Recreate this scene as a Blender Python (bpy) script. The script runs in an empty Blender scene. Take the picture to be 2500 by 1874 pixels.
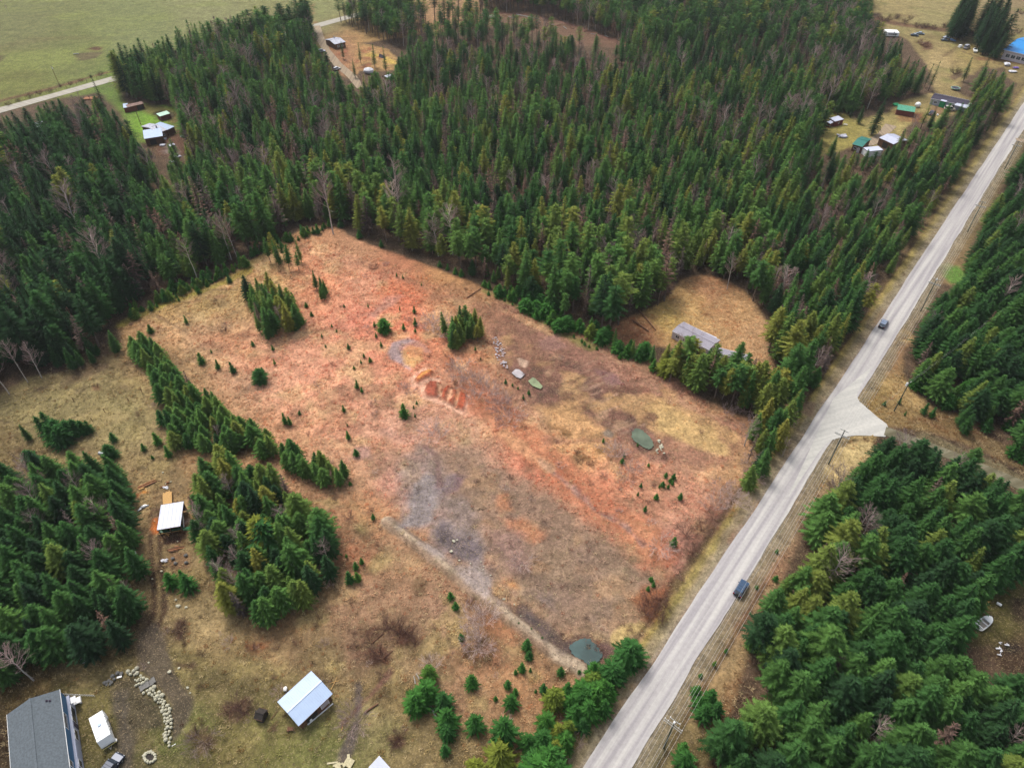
import bpy, math, random
import numpy as np
from mathutils import Vector
sc = bpy.context.scene
COL = sc.collection

# ---------------------------------------------------------------- camera
F, PITCH, CAMH = 1475.0, math.radians(43.0), 135.0
cd = bpy.data.cameras.new('camera'); cam = bpy.data.objects.new('camera', cd); COL.objects.link(cam)
cam.location = (0, 0, CAMH); cam.rotation_euler = (math.radians(90) - PITCH, 0, 0)
cd.sensor_width = 36; cd.lens = F / 2212 * 36; cd.clip_start = 1; cd.clip_end = 20000
sc.camera = cam
sc.render.resolution_x = 1024; sc.render.resolution_y = 767

# ---------------------------------------------------------------- light
SUN_EL, SUN_AZ = math.radians(58), math.radians(-35)      # high soft sun behind cloud, from the left ahead
w = bpy.data.worlds.new('World'); sc.world = w; w.use_nodes = True
nt = w.node_tree; nt.nodes.clear()
sky = nt.nodes.new('ShaderNodeTexSky'); sky.sky_type = 'NISHITA'; sky.sun_disc = False
sky.sun_elevation = SUN_EL; sky.sun_rotation = SUN_AZ; sky.air_density = 1.0; sky.dust_density = 4.0; sky.ozone_density = 0.6
hs = nt.nodes.new('ShaderNodeHueSaturation'); hs.inputs['Saturation'].default_value = 0.45
bg = nt.nodes.new('ShaderNodeBackground'); bg.inputs[1].default_value = 0.15
wo = nt.nodes.new('ShaderNodeOutputWorld')
nt.links.new(sky.outputs[0], hs.inputs['Color']); nt.links.new(hs.outputs[0], bg.inputs[0]); nt.links.new(bg.outputs[0], wo.inputs[0])
sl = bpy.data.lights.new('sun', 'SUN'); sl.energy = 1.7; sl.angle = math.radians(18); sl.color = (1.0, 0.95, 0.88)
so = bpy.data.objects.new('sun', sl); COL.objects.link(so)
sd = Vector((math.sin(SUN_AZ) * math.cos(SUN_EL), math.cos(SUN_AZ) * math.cos(SUN_EL), math.sin(SUN_EL)))
so.rotation_euler = sd.to_track_quat('Z', 'Y').to_euler(); so.location = (0, 0, 300)
sc.view_settings.view_transform = 'Standard'; sc.view_settings.look = 'None'
sc.view_settings.exposure = 0.55; sc.view_settings.gamma = 1
KILL = 1.30      # display value of a white horizontal surface: photographed colour / KILL = base colour

# ---------------------------------------------------------------- helpers
SP, CP = math.sin(PITCH), math.cos(PITCH)
def G(x, y, z=0.0):
    """ground point (metres) seen at a place of the photograph (2212 px wide)"""
    u = (x - 1106) / F; v = (y - 829) / F; t = (CAMH - z) / (SP + v * CP)
    return Vector((u * t, (CP - v * SP) * t, z))
def PJ(X, Y, Z):
    d = Y * CP + (CAMH - Z) * SP
    return 1106 + F * X / d, 829 + F * (-Y * SP + (CAMH - Z) * CP) / d, d
def lin(c):
    return tuple(((v / 255 + 0.055) / 1.055) ** 2.4 if v > 10.3 else v / 255 / 12.92 for v in c)
def alb(c):
    return tuple(min(0.85, v / KILL) for v in lin(c))
def c22(x, y): return (737 + x * .3336, 553 + y * .3336)
def c21(x, y): return (x * .3336, 553 + y * .3336)
def c23(x, y): return (1474 + x * .3336, 553 + y * .3336)
def c31(x, y): return (x * .3336, 1106 + y * .3336)
def c32(x, y): return (737 + x * .3336, 1106 + y * .3336)
def c33(x, y): return (1474 + x * .3336, 1106 + y * .3336)
def c11(x, y): return (x * .3336, y * .3336)
def c12(x, y): return (737 + x * .3336, y * .3336)
def c13(x, y): return (1474 + x * .3336, y * .3336)
rng = np.random.default_rng(7); random.seed(11)

def inpoly(px, py, poly):
    poly = np.asarray(poly, float); r = np.zeros(np.shape(px), bool); n = len(poly)
    for i in range(n):
        x1, y1 = poly[i]; x2, y2 = poly[(i + 1) % n]
        if y1 == y2: continue
        c = (y1 > py) != (y2 > py)
        r ^= c & (px < (x2 - x1) * (py - y1) / (y2 - y1) + x1)
    return r
def segdist(px, py, pts, closed):
    d = np.full(np.shape(px), 1e9); n = len(pts)
    for i in range(n if closed else n - 1):
        a = pts[i]; b = pts[(i + 1) % n]; ex, ey = b[0] - a[0], b[1] - a[1]; L = ex * ex + ey * ey + 1e-12
        t = np.clip(((px - a[0]) * ex + (py - a[1]) * ey) / L, 0, 1)
        d = np.minimum(d, np.hypot(px - a[0] - t * ex, py - a[1] - t * ey))
    return d
_lat = np.random.default_rng(3).random((257, 257))
def vnoise(x, y, s, off=0.0):
    x = x / s + off; y = y / s + off * 1.7; xi = np.floor(x).astype(int); yi = np.floor(y).astype(int)
    fx = x - xi; fy = y - yi; fx = fx * fx * (3 - 2 * fx); fy = fy * fy * (3 - 2 * fy)
    a = _lat[xi % 257, yi % 257]; b = _lat[(xi + 1) % 257, yi % 257]; c = _lat[xi % 257, (yi + 1) % 257]; d = _lat[(xi + 1) % 257, (yi + 1) % 257]
    return (a * (1 - fx) + b * fx) * (1 - fy) + (c * (1 - fx) + d * fx) * fy
def fbm(x, y, s, o=3, off=0.0):
    r = 0; a = .5; t = 0
    for i in range(o):
        r = r + a * vnoise(x, y, s / 2 ** i, off + i * 13.7); t += a; a *= .5
    return r / t * 2 - 1

class MB:
    def __init__(s): s.v = []; s.f = []; s.c = []
    def poly(s, pts):
        n = len(s.v); s.v += [tuple(p) for p in pts]; s.f.append(tuple(range(n, n + len(pts))))
    def hexa(s, b, t):
        n = len(s.v); s.v += [tuple(p) for p in b] + [tuple(p) for p in t]; k = len(b)
        s.f.append(tuple(range(n + k - 1, n - 1, -1))); s.f.append(tuple(range(n + k, n + 2 * k)))
        for i in range(k): s.f.append((n + i, n + (i + 1) % k, n + k + (i + 1) % k, n + k + i))
    def box(s, c, d, rz=0, top=(1, 1)):
        ca, sa = math.cos(rz), math.sin(rz)
        def q(sx, sy, z, k):
            x, y = sx * d[0] / 2 * k[0], sy * d[1] / 2 * k[1]
            return (c[0] + x * ca - y * sa, c[1] + x * sa + y * ca, c[2] + z)
        o = [(-1, -1), (1, -1), (1, 1), (-1, 1)]
        s.hexa([q(a, b, -d[2] / 2, (1, 1)) for a, b in o], [q(a, b, d[2] / 2, top) for a, b in o])
    def tube(s, pts, rad, n=6):
        pts = [Vector(p) for p in pts]; rad = rad if hasattr(rad, '__len__') else [rad] * len(pts); base = len(s.v)
        for i, p in enumerate(pts):
            d = (pts[min(i + 1, len(pts) - 1)] - pts[max(i - 1, 0)]).normalized()
            a = d.cross(Vector((0, 0, 1)) if abs(d.z) < .9 else Vector((1, 0, 0))).normalized(); b = d.cross(a)
            for k in range(n):
                t = 2 * math.pi * k / n; s.v.append(tuple(p + (a * math.cos(t) + b * math.sin(t)) * rad[i]))
        for i in range(len(pts) - 1):
            for k in range(n):
                s.f.append((base + i * n + k, base + i * n + (k + 1) % n, base + (i + 1) * n + (k + 1) % n, base + (i + 1) * n + k))
        s.f.append(tuple(base + k for k in range(n - 1, -1, -1))); s.f.append(tuple(base + (len(pts) - 1) * n + k for k in range(n)))
    def blob(s, c, r, seed, n=9, m=6, j=.18, zs=.7):
        rr = random.Random(seed); base = len(s.v)
        s.v.append((c[0], c[1], c[2] - r[2]))
        for i in range(1, m):
            for k in range(n):
                t = math.pi * i / m; p = 2 * math.pi * (k + .5 * (i % 2)) / n; q = 1 + rr.uniform(-j, j)
                s.v.append((c[0] + r[0] * q * math.sin(t) * math.cos(p), c[1] + r[1] * q * math.sin(t) * math.sin(p), c[2] - r[2] * q * math.cos(t)))
        s.v.append((c[0], c[1], c[2] + r[2])); last = len(s.v) - 1
        for k in range(n): s.f.append((base, base + 1 + (k + 1) % n, base + 1 + k)); s.f.append((last, last - n + k, last - n + (k + 1) % n))
        for i in range(m - 2):
            for k in range(n):
                a = base + 1 + i * n; s.f.append((a + k, a + (k + 1) % n, a + n + (k + 1) % n, a + n + k))
    def build(s, name, mat, parent=None, smooth=False, bevel=0):
        me = bpy.data.meshes.new(name); me.from_pydata(s.v, [], s.f); me.materials.append(mat)
        if s.c:
            at = me.attributes.new('v', 'FLOAT', 'FACE'); at.data.foreach_set('value', s.c)
        if smooth: me.polygons.foreach_set('use_smooth', [True] * len(me.polygons))
        me.update(); o = bpy.data.objects.new(name, me); COL.objects.link(o)
        if parent: o.parent = parent
        if bevel:
            b = o.modifiers.new('bevel', 'BEVEL'); b.width = bevel; b.segments = 2
        return o
def tag(o, label=None, cat=None, group=None, kind=None):
    if label: o['label'] = label
    if cat: o['category'] = cat
    if group: o['group'] = group
    if kind: o['kind'] = kind
    return o
def thing(name, label, cat, loc=(0, 0, 0), rz=0, group=None):
    o = bpy.data.objects.new(name, None); COL.objects.link(o); o.location = loc; o.rotation_euler = (0, 0, rz); o.empty_display_size = .5
    return tag(o, label, cat, group)

def mat(name, col, rough=.8, metal=0, noise=.15, nscale=1.5, bump=0, spec=.3, alpha=1):
    """procedural material: base colour broken up by object-space noise"""
    m = bpy.data.materials.new(name); m.use_nodes = True; n = m.node_tree; p = n.nodes['Principled BSDF']
    p.inputs['Roughness'].default_value = rough; p.inputs['Metallic'].default_value = metal; p.inputs['Specular IOR Level'].default_value = spec
    tc = n.nodes.new('ShaderNodeTexCoord'); nz = n.nodes.new('ShaderNodeTexNoise'); nz.inputs['Scale'].default_value = nscale; nz.inputs['Detail'].default_value = 5
    r = n.nodes.new('ShaderNodeValToRGB'); r.color_ramp.elements[0].position = .3; r.color_ramp.elements[1].position = .7
    r.color_ramp.elements[0].color = tuple(c * (1 - noise) for c in col) + (1,); r.color_ramp.elements[1].color = tuple(min(1, c * (1 + noise)) for c in col) + (1,)
    n.links.new(tc.outputs['Object'], nz.inputs['Vector']); n.links.new(nz.outputs[0], r.inputs[0]); n.links.new(r.outputs[0], p.inputs['Base Color'])
    if bump:
        b = n.nodes.new('ShaderNodeBump'); b.inputs['Strength'].default_value = bump; n.links.new(nz.outputs[0], b.inputs['Height']); n.links.new(b.outputs[0], p.inputs['Normal'])
    return m

# ================================================================= ground
ROAD_L = [(1267, 1658), (1475, 1334), (1627, 1105), (1761, 900), (1808, 830), (1901, 680), (1990, 553), (2121, 347), (2212, 230)]
def lnfit(pts):
    g = [G(*q) for q in pts]; return np.polyfit([p.y for p in g], [p.x for p in g], 1)
RS, R0 = lnfit(ROAD_L); RW = 8.6          # left edge of the road: x = RS*y + R0 ; RW = horizontal width
def road_x(y): return RS * y + R0

V1 = [(-300, 960), (0, 852), (60, 815), (130, 808), (235, 768), (262, 745), (262, 705), (300, 690), (350, 655), (400, 628), (467, 610), (505, 588), (560, 552), (610, 522), (650, 495), (700, 488), (740, 500), (790, 528), (870, 553), (940, 580), (1010, 610), (1080, 640), (1150, 675), (1230, 705), (1300, 745), (1340, 745), (1420, 790), (1500, 850), (1560, 880), (1620, 905), (1700, 880), (1764, 854), (1821, 753), (1895, 640), (1960, 535), (2050, 400), (2110, 318), (2160, 245), (2212, 165), (2500, -200), (2500, -90), (2212, 318), (2150, 425), (2105, 520), (2085, 572), (2095, 600), (2060, 618), (2020, 600), (2000, 650), (1960, 720), (1940, 800), (1965, 850), (2010, 880), (2060, 895), (2110, 930), (2212, 990), (2500, 1150), (2500, 1170), (2212, 1012), (2120, 965), (2010, 930), (1900, 915), (1875, 965), (1825, 1010), (1760, 1105), (1727, 1139), (1700, 1210), (1690, 1256), (1645, 1293), (1605, 1353), (1605, 1406), (1590, 1500), (1542, 1573), (1540, 1800), (-300, 1800)]
V2 = [(1395, 670), (1430, 655), (1450, 640), (1475, 605), (1500, 597), (1530, 595), (1570, 605), (1600, 625), (1635, 660), (1655, 700), (1655, 760), (1665, 780), (1690, 820), (1640, 800), (1560, 790), (1450, 750), (1400, 745), (1340, 745), (1310, 720), (1350, 690)]
V4 = [(2130, 1272), (2212, 1240), (2400, 1230), (2400, 1470), (2212, 1455), (2170, 1440), (2140, 1385), (2090, 1385), (2070, 1375), (2098, 1340)]
V5 = [(-300, -400), (-300, 330), (0, 243), (100, 215), (190, 203), (244, 182), (232, 150), (230, 110), (250, 88), (290, 72), (360, 50), (400, 42), (470, 20), (550, -5), (550, -400)]
V6 = [(662, -80), (680, -80), (684, 20), (694, 58), (705, 78), (750, 76), (770, 90), (840, 108), (855, 125), (850, 150), (800, 152), (770, 150), (765, 170), (740, 162), (700, 112), (684, 92), (676, 65), (666, 20)]
V7 = [(205, 195), (248, 185), (262, 215), (275, 230), (305, 220), (380, 234), (392, 262), (400, 325), (380, 345), (350, 332), (330, 312), (300, 305), (285, 288), (270, 255), (255, 235), (235, 215)]
V8 = [(1040, 33), (1060, 28), (1140, 33), (1220, 52), (1300, 80), (1370, 100), (1330, 104), (1270, 92), (1200, 68), (1120, 48), (1050, 42)]
V9 = [(1890, -300), (1888, 10), (1905, 30), (1914, 61), (1967, 87), (1988, 115), (2002, 137), (2020, 165), (2022, 195), (2040, 200), (2070, 185), (2085, 158), (2100, 160), (2120, 142), (2150, 147), (2172, 140), (2178, 165), (2200, 180), (2230, 170), (2500, -200), (2500, -300)]
V10 = [(1995, 205), (2060, 195), (2095, 215), (2092, 232), (2050, 250), (2020, 262), (2000, 254), (1990, 242), (1960, 242), (1930, 242), (1935, 222), (1985, 208)]
V11 = [(1788, 252), (1825, 245), (1850, 262), (1885, 250), (1930, 243), (1970, 256), (1950, 275), (1950, 298), (1930, 312), (1900, 305), (1888, 330), (1862, 326), (1838, 314), (1800, 330), (1765, 335), (1765, 315), (1785, 285)]
V12 = [(1000, 40), (880, 30), (880, -60), (1000, -60)]
VIS = [V1, V2, V4, V5, V6, V7, V8, V9, V10, V11]

CTRL = '''50,50,110,114,70;300,60,116,124,76;150,130,106,114,62;450,10,128,130,86;60,190,104,108,54;-200,0,112,114,70
60,880,140,125,85;200,800,128,112,78;150,870,150,135,92;40,960,125,108,72;260,900,155,140,95;330,960,150,130,92;350,680,170,140,90;330,720,178,138,98;450,650,165,140,88;450,720,180,145,105;550,600,175,150,95;420,1000,178,140,98;360,1020,150,128,88
600,760,205,150,115;550,830,195,150,115;700,800,208,150,115;650,900,208,152,115;700,600,200,140,100;760,560,195,145,110;800,620,200,145,110;850,580,180,120,90;870,640,200,120,85;960,600,190,140,95;780,700,205,135,105;870,700,205,130,95;1000,640,175,130,90;1100,680,140,100,80;1080,720,165,125,90;1180,760,150,115,85;1200,820,135,95,75;1300,850,130,92,78;1250,780,150,110,85;1400,850,160,125,95;1330,780,185,140,110;1480,850,180,130,105;1500,920,190,150,105;1580,930,170,125,95;1560,1000,185,145,105;1450,900,185,145,100;1350,940,140,100,82;1250,900,150,105,85;1180,900,205,160,115;1200,960,200,155,105;1280,970,205,155,105;1150,1000,190,125,95;1330,1040,195,135,100;1400,1060,190,140,105;1500,1080,180,135,105;1550,1150,150,110,90;1480,1200,170,125,105;1450,1290,150,100,75
1000,960,180,140,110;1050,1050,165,125,100;1150,1100,160,122,95;1250,1180,150,118,92;1200,1250,148,120,98;1300,1320,140,115,92;1350,1250,150,125,92;900,950,195,150,120;850,1030,185,140,115;760,1000,195,150,115;700,1130,160,120,90;800,1100,185,140,100;850,1200,165,128,98;800,1300,165,128,100;950,1330,160,125,100;1050,1400,175,128,95;1100,1480,170,128,92;1000,1500,160,125,95;900,1450,150,125,92;750,1200,165,115,85
400,1250,145,125,85;450,1330,150,130,92;400,1450,130,112,75;500,1420,140,120,82;600,1380,140,112,80;700,1420,135,115,80;780,1400,130,100,80;850,1500,140,120,80;600,1600,125,120,68;700,1620,125,125,72;500,1620,120,105,65;800,1560,148,135,92;350,1620,95,88,55;250,1480,95,85,50;150,1500,85,72,45;60,1480,90,75,45;300,1650,85,75,52;0,1600,60,48,35;950,1600,135,118,80;300,1350,105,88,65
1700,1100,150,125,98;1600,1300,135,100,75;1540,1400,150,122,88;1560,1500,140,108,75;1480,1600,110,95,62;1430,1650,95,90,58;1850,1000,180,158,110;1900,850,150,125,78;1950,880,140,115,75;2050,900,130,105,70;2150,960,120,100,70;1900,760,150,115,82;1980,620,135,110,78;2150,450,115,98,68;2212,350,110,98,68
1530,620,170,125,90;1560,690,195,155,108;1440,680,190,160,95;1480,660,195,158,105;1640,740,185,145,105;1370,720,140,95,70
1950,30,150,135,90;2000,50,145,135,90;2100,120,150,132,82;2030,130,165,145,100;1980,100,140,125,80;2180,20,135,118,85;2150,200,120,105,68;1900,270,165,150,95;1830,280,150,140,75
320,260,110,150,50;240,210,95,120,50;370,320,100,72,58;800,110,175,140,90;740,120,160,115,85;1150,60,115,90,72;1300,95,110,80,68;950,40,160,125,90;2160,1330,96,90,50;2200,1430,72,55,42'''
CTRL += ';680,20,128,132,84;720,-30,125,128,80;600,-40,122,126,78;830,-50,125,126,80;660,60,128,120,80'
ctrl = np.array([[float(v) for v in e.split(',')] for l in CTRL.split('\n') for e in l.split(';')])  # ground tones; the lens darkening towards the corners is kept in these colours

def axis(segs):
    out = []
    for a, b, s in segs: out += list(np.arange(a, b, s))
    out.append(segs[-1][1]); return np.array(out)
def smooth_(x): x = np.clip(x, 0, 1); return x * x * (3 - 2 * x)
gx = axis([(-6000, -1000, 500), (-1000, -420, 40), (-420, -130, 2.0), (-130, 150, .42), (150, 460, 2.0), (460, 1000, 40), (1000, 6000, 500)])
gy = axis([(-1500, -50, 145), (-50, 25, 3), (25, 235, .42), (235, 620, 2.0), (620, 1100, 40), (1100, 8000, 500)])
GX, GY = np.meshgrid(gx, gy); NX, NY = len(gx), len(gy)
dd = np.maximum(GY * CP + CAMH * SP, 5.0)
PX = 1106 + F * GX / dd; PY = 829 + F * (-GY * SP + CAMH * CP) / dd
wn = fbm(GX, GY, 9, 4); wn2 = fbm(GX, GY, 3, 3, 40)
cl = np.array([alb(c[2:]) for c in ctrl])
acc = np.zeros(GX.shape + (3,)); ws = np.zeros(GX.shape)
qx = PX + wn * 18; qy = PY + wn2 * 12
for c, col in zip(ctrl, cl):
    k = 1 / (((qx - c[0]) ** 2 + ((qy - c[1]) * 1.2) ** 2) + 300) ** 1.7
    ws += k; acc += k[..., None] * col
open_col = acc / ws[..., None]
floor = np.array(alb((88, 70, 56)))
COLR = np.broadcast_to(floor, open_col.shape).copy() * (1 + .35 * wn2[..., None])
HGT = (fbm(GX, GY, 14, 4, 5) * .3 + fbm(GX, GY, 3, 3, 9) * .12) * smooth_((road_x(GY) - GX) / 5) * smooth_((225 - GY) / 20) * smooth_((GX + 115) / 10)
TUFT = np.ones(GX.shape)
def w3(poly): return [(G(*p).x, G(*p).y) for p in poly]
def sub(pts, m):
    xs = [p[0] for p in pts]; ys = [p[1] for p in pts]
    i0, i1 = np.searchsorted(gx, (min(xs) - m, max(xs) + m)); j0, j1 = np.searchsorted(gy, (min(ys) - m, max(ys) + m))
    return slice(max(0, j0 - 1), j1 + 1), slice(max(0, i0 - 1), i1 + 1)
def smooth(x): x = np.clip(x, 0, 1); return x * x * (3 - 2 * x)
def put(s, m, col, tex=0):
    m = m[..., None]
    c = col if hasattr(col, 'shape') and col.ndim == 3 else np.array(alb(col)) * (1 + tex * wn2[s][..., None])
    COLR[s] = COLR[s] * (1 - m) + c * m
def area(poly, col, feather=1.0, warp=1.5, op=1.0, dz=0, px=True, tex=.12):
    p = w3(poly) if px else poly; s = sub(p, feather + warp + 3)
    x, y = GX[s], GY[s]; ins = inpoly(x, y, p); d = segdist(x, y, p, True); sdv = np.where(ins, d, -d) + wn[s] * warp + wn2[s] * warp * .5
    m = smooth(sdv / feather + .5) * op
    put(s, m, col, tex); HGT[s] += m * dz; TUFT[s] *= 1 - .88 * m
    return s, m
def stroke(pts, width, col, feather=.8, warp=.6, op=1.0, dz=0, px=True, tex=.12):
    p = w3(pts) if px else pts; s = sub(p, width + feather + warp + 3); x, y = GX[s], GY[s]
    sdv = width / 2 - segdist(x, y, p, False) + wn[s] * warp + wn2[s] * warp * .6
    m = smooth(sdv / feather + .5) * op
    put(s, m, col, tex); HGT[s] += m * dz; TUFT[s] *= 1 - .88 * m
    return s, m
def blotch(poly, col, scale, thr, op=.8, soft=.25, off=0, px=True, aniso=None):
    """noise driven patches of another ground cover inside a region"""
    p = w3(poly) if px else poly; s = sub(p, 4); x, y = GX[s], GY[s]
    ins = smooth(np.where(inpoly(x, y, p), segdist(x, y, p, True), 0) / 4)
    if aniso:
        a = math.radians(aniso[0]); xr = (x * math.cos(a) + y * math.sin(a)) / aniso[1]; yr = -x * math.sin(a) + y * math.cos(a)
    else: xr, yr = x, y
    n = fbm(xr, yr, scale, 4, off); m = smooth((n - thr) / soft) * ins * op
    put(s, m, col)
for v, f, wp in ((V1, 2, 1.5), (V2, 2, 1), (V4, 2, 2), (V5, 3, 2), (V6, 2, 2), (V7, 2, 2), (V8, 3, 2), (V9, 3, 2), (V10, 2, 2), (V11, 2, 2)):
    p = w3([(max(-600, min(2700, a)), max(-190, b)) for a, b in v]); s = sub(p, 8); x, y = GX[s], GY[s]
    ins = inpoly(x, y, p); d = segdist(x, y, p, True); sdv = np.where(ins, d, -d) + wn[s] * wp
    m = smooth(sdv / f + .8)[..., None]; COLR[s] = COLR[s] * (1 - m) + open_col[s] * m
# far fields behind the wood
far = smooth((GY - 520) / 60)[..., None]; COLR = COLR * (1 - far) + np.array(alb((120, 112, 74))) * far
tl = smooth((np.interp(GX, [-500, -380, -60, 60], [300, 320, 470, 520]) * -1 + GY) / 6)[..., None]; COLR = COLR * (1 - tl) + open_col * tl

BIG = [(262, 705), (650, 500), (1000, 620), (1300, 745), (1600, 905), (1590, 1100), (1440, 1340), (1200, 1650), (0, 1650), (0, 860)]
MID = [(300, 700), (650, 500), (1000, 620), (1300, 745), (1600, 905), (1590, 1100), (1440, 1340), (1350, 1380), (1250, 1440), (850, 1140), (740, 1130), (760, 1040)]
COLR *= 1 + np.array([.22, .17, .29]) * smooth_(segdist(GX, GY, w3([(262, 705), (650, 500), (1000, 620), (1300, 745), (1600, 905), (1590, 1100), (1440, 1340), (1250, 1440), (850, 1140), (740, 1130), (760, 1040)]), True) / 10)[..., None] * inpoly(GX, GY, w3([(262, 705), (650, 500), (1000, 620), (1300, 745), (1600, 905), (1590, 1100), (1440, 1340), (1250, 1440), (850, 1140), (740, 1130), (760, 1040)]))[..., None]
blotch(BIG, (118, 96, 72), 7, .05, .5, .5, 1); blotch(BIG, (196, 168, 120), 9, .15, .5, .4, 2)
MIDU = [(300, 700), (650, 500), (1000, 620), (1300, 745), (1600, 905), (1590, 1050), (1330, 1040), (1000, 940), (760, 1010)]
blotch(MIDU, (200, 128, 92), 12, .15, .45, .5, 3); blotch(MIDU, (222, 178, 132), 8, .1, .6, .4, 4); blotch(MID, (160, 108, 86), 5, .1, .45, .4, 5)
LOW = [(0, 860), (300, 760), (600, 1000), (760, 1060), (850, 1180), (1250, 1450), (1200, 1650), (0, 1650)]
blotch(LOW, (92, 74, 52), 5, .18, .7, .35, 6); blotch(LOW, (168, 148, 98), 6, .1, .6, .4, 7); blotch([(300, 1500), (820, 1480), (1100, 1658), (300, 1658)], (105, 118, 58), 12, .0, .5, .5, 8)
blotch(V5, (128, 138, 70), 30, .05, .6, .5, 9, aniso=(10, 3)); blotch(V5, (104, 92, 60), 18, .15, .5, .5, 10, aniso=(10, 4))
blotch(V9, (120, 122, 68), 16, .1, .6, .5, 11); blotch(V9, (112, 88, 62), 10, .2, .5, .4, 12); blotch(V2, (165, 118, 82), 7, .1, .5, .5, 13)
area([(900, 960), (1010, 960), (1130, 1030), (1260, 1130), (1400, 1230), (1440, 1320), (1330, 1400), (1180, 1340), (1050, 1220), (960, 1100)], (142, 118, 100), 6, 4, .8)
blotch([(900, 960), (1010, 960), (1260, 1130), (1440, 1320), (1330, 1400), (1050, 1220)], (172, 136, 102), 5, .05, .5, .4, 33); blotch([(900, 960), (1010, 960), (1260, 1130), (1440, 1320), (1330, 1400), (1050, 1220)], (122, 100, 88), 4, .1, .5, .4, 34)
# right part of the clearing: brown mud, yellow grass
area([(1060, 680), (1110, 680), (1300, 790), (1400, 850), (1410, 880), (1330, 940), (1290, 950), (1210, 900), (1140, 850), (1080, 770), (1065, 720)], (128, 90, 76), 4, 4, .9)
area([(1070, 700), (1200, 720), (1330, 765), (1590, 905), (1570, 1000), (1480, 1010), (1350, 985), (1230, 950), (1100, 860)], (150, 108, 92), 6, 5, .62)
area([(1090, 770), (1200, 800), (1300, 830), (1400, 860), (1440, 890), (1380, 935), (1300, 945), (1220, 905), (1150, 860), (1100, 810)], (118, 84, 72), 3, 4, .8)
blotch([(1060, 700), (1450, 850), (1420, 960), (1300, 970), (1090, 830)], (86, 64, 58), 4, .12, .7, .25, 35); blotch([(1060, 700), (1450, 850), (1420, 960), (1300, 970), (1090, 830)], (176, 142, 112), 5, .18, .6, .25, 36)
area([(870, 600), (1010, 620), (1080, 670), (1120, 720), (1200, 790), (1160, 790), (1060, 700), (960, 650)], (145, 104, 80), 4, 3, .5)
blotch([(1060, 700), (1300, 760), (1600, 900), (1560, 1040), (1330, 1000), (1100, 860)], (198, 158, 108), 9, .08, .6, .3, 14)
blotch([(1090, 760), (1400, 830), (1500, 920), (1400, 960), (1250, 930), (1100, 850)], (104, 72, 60), 5, .0, .75, .3, 15)
area([(1165, 880), (1230, 870), (1330, 940), (1300, 985), (1230, 960)], (212, 165, 112), 4, 3, .7)
area([(1400, 880), (1440, 870), (1500, 900), (1560, 940), (1570, 980), (1500, 960), (1430, 920)], (200, 168, 112), 3, 3, .8)
blotch([(1160, 900), (1300, 920), (1350, 1010), (1280, 1030), (1180, 980)], (128, 92, 58), 3, .08, .75, .2, 16)
area([(1290, 800), (1330, 805), (1350, 830), (1310, 830)], (135, 100, 100), 2, 2, .7); area([(1160, 730), (1205, 720), (1210, 745), (1170, 755)], (150, 112, 105), 2, 3, .6)
for i in range(16):                                     # wheel marks in the mud
    x = 1230 + (i % 4) * 14 + (i // 4) * 24; y = 800 + (i // 4) * 38 + (i % 4) * 8
    x += random.uniform(-7, 7); y += random.uniform(-5, 5); L_ = random.uniform(.35, .9); stroke([(x, y), (x + 30 * L_, y - 11 * L_ + random.uniform(-3, 3)), (x + 62 * L_, y - 26 * L_)], .6, (170, 136, 116), .6, .7, .6)
# orange grass strips and mounds
stroke([c22(820, 900), c22(1000, 1010), c22(1100, 1120), c22(1280, 1290), c22(1450, 1430), c22(1600, 1560), c22(1700, 1660), c32(1900, 130), c32(2010, 260)], 9, (186, 116, 86), 3.5, 3, .72, .6)
stroke([c22(1290, 1330), c22(1500, 1500), c22(1660, 1655), c32(1850, 100), c32(1950, 220)], 1.2, (146, 122, 116), 1.2, 1.4, .7, -.4)
blotch([c22(1000, 1000), c22(1130, 1060), c22(1480, 1380), c22(1740, 1600), c32(2030, 230), c32(1880, 260), c22(1500, 1560), c22(1200, 1300)], (150, 78, 56), 2.5, .0, .7, .3, 71); blotch([c22(1000, 1000), c22(1130, 1060), c22(1480, 1380), c22(1740, 1600), c32(2030, 230), c32(1880, 260), c22(1500, 1560), c22(1200, 1300)], (222, 160, 118), 1.8, .15, .7, .3, 72)
stroke([c22(1060, 1160), c22(1200, 1270), c22(1350, 1380)], 2.2, (222, 174, 128), 2, 2.2, .45)
for pp in ([(1364, 940), (1369, 925), (1385, 925), (1402, 938), (1412, 955), (1408, 970), (1390, 970), (1372, 957)], [c32(1470, 870), c32(1530, 820), c32(1600, 808), c32(1665, 855), c32(1705, 910), c32(1680, 970), c32(1610, 1012), c32(1550, 965), c32(1490, 925)]): stroke(pp + pp[:1], 2.2, (112, 84, 74), 1.2, .7, .85)
for pp in ([(1103, 803), (1114, 793), (1140, 808), (1124, 820)], [(1139, 823), (1150, 813), (1176, 837), (1168, 844)]): stroke(pp + pp[:1], 1.2, (120, 88, 78), 1, .5, .8)
area([c32(560, 120), c32(640, 20), c32(760, 110), c32(900, 150), c32(950, 240), c32(920, 320), c32(820, 350), c32(700, 310), c32(620, 220)], (124, 108, 108), 2.5, 2, .85)
MD = lambda x, y: (849.4 + x * .1601, 672.4 + y * .1601)
md = lambda s_: [MD(*map(float, e.split(','))) for e in s_.split()]
for s_, w_ in (('250,930 310,860 420,790', 2.0), ('290,990 420,925 590,925', 2.2), ('400,1000 415,1150 560,1195 700,1245 850,1335 930,1355', 1.8), ('1000,1150 960,1310 930,1355', 1.2)): stroke(md(s_), w_, (236, 184, 156), 1.0, .5, .85)
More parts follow.
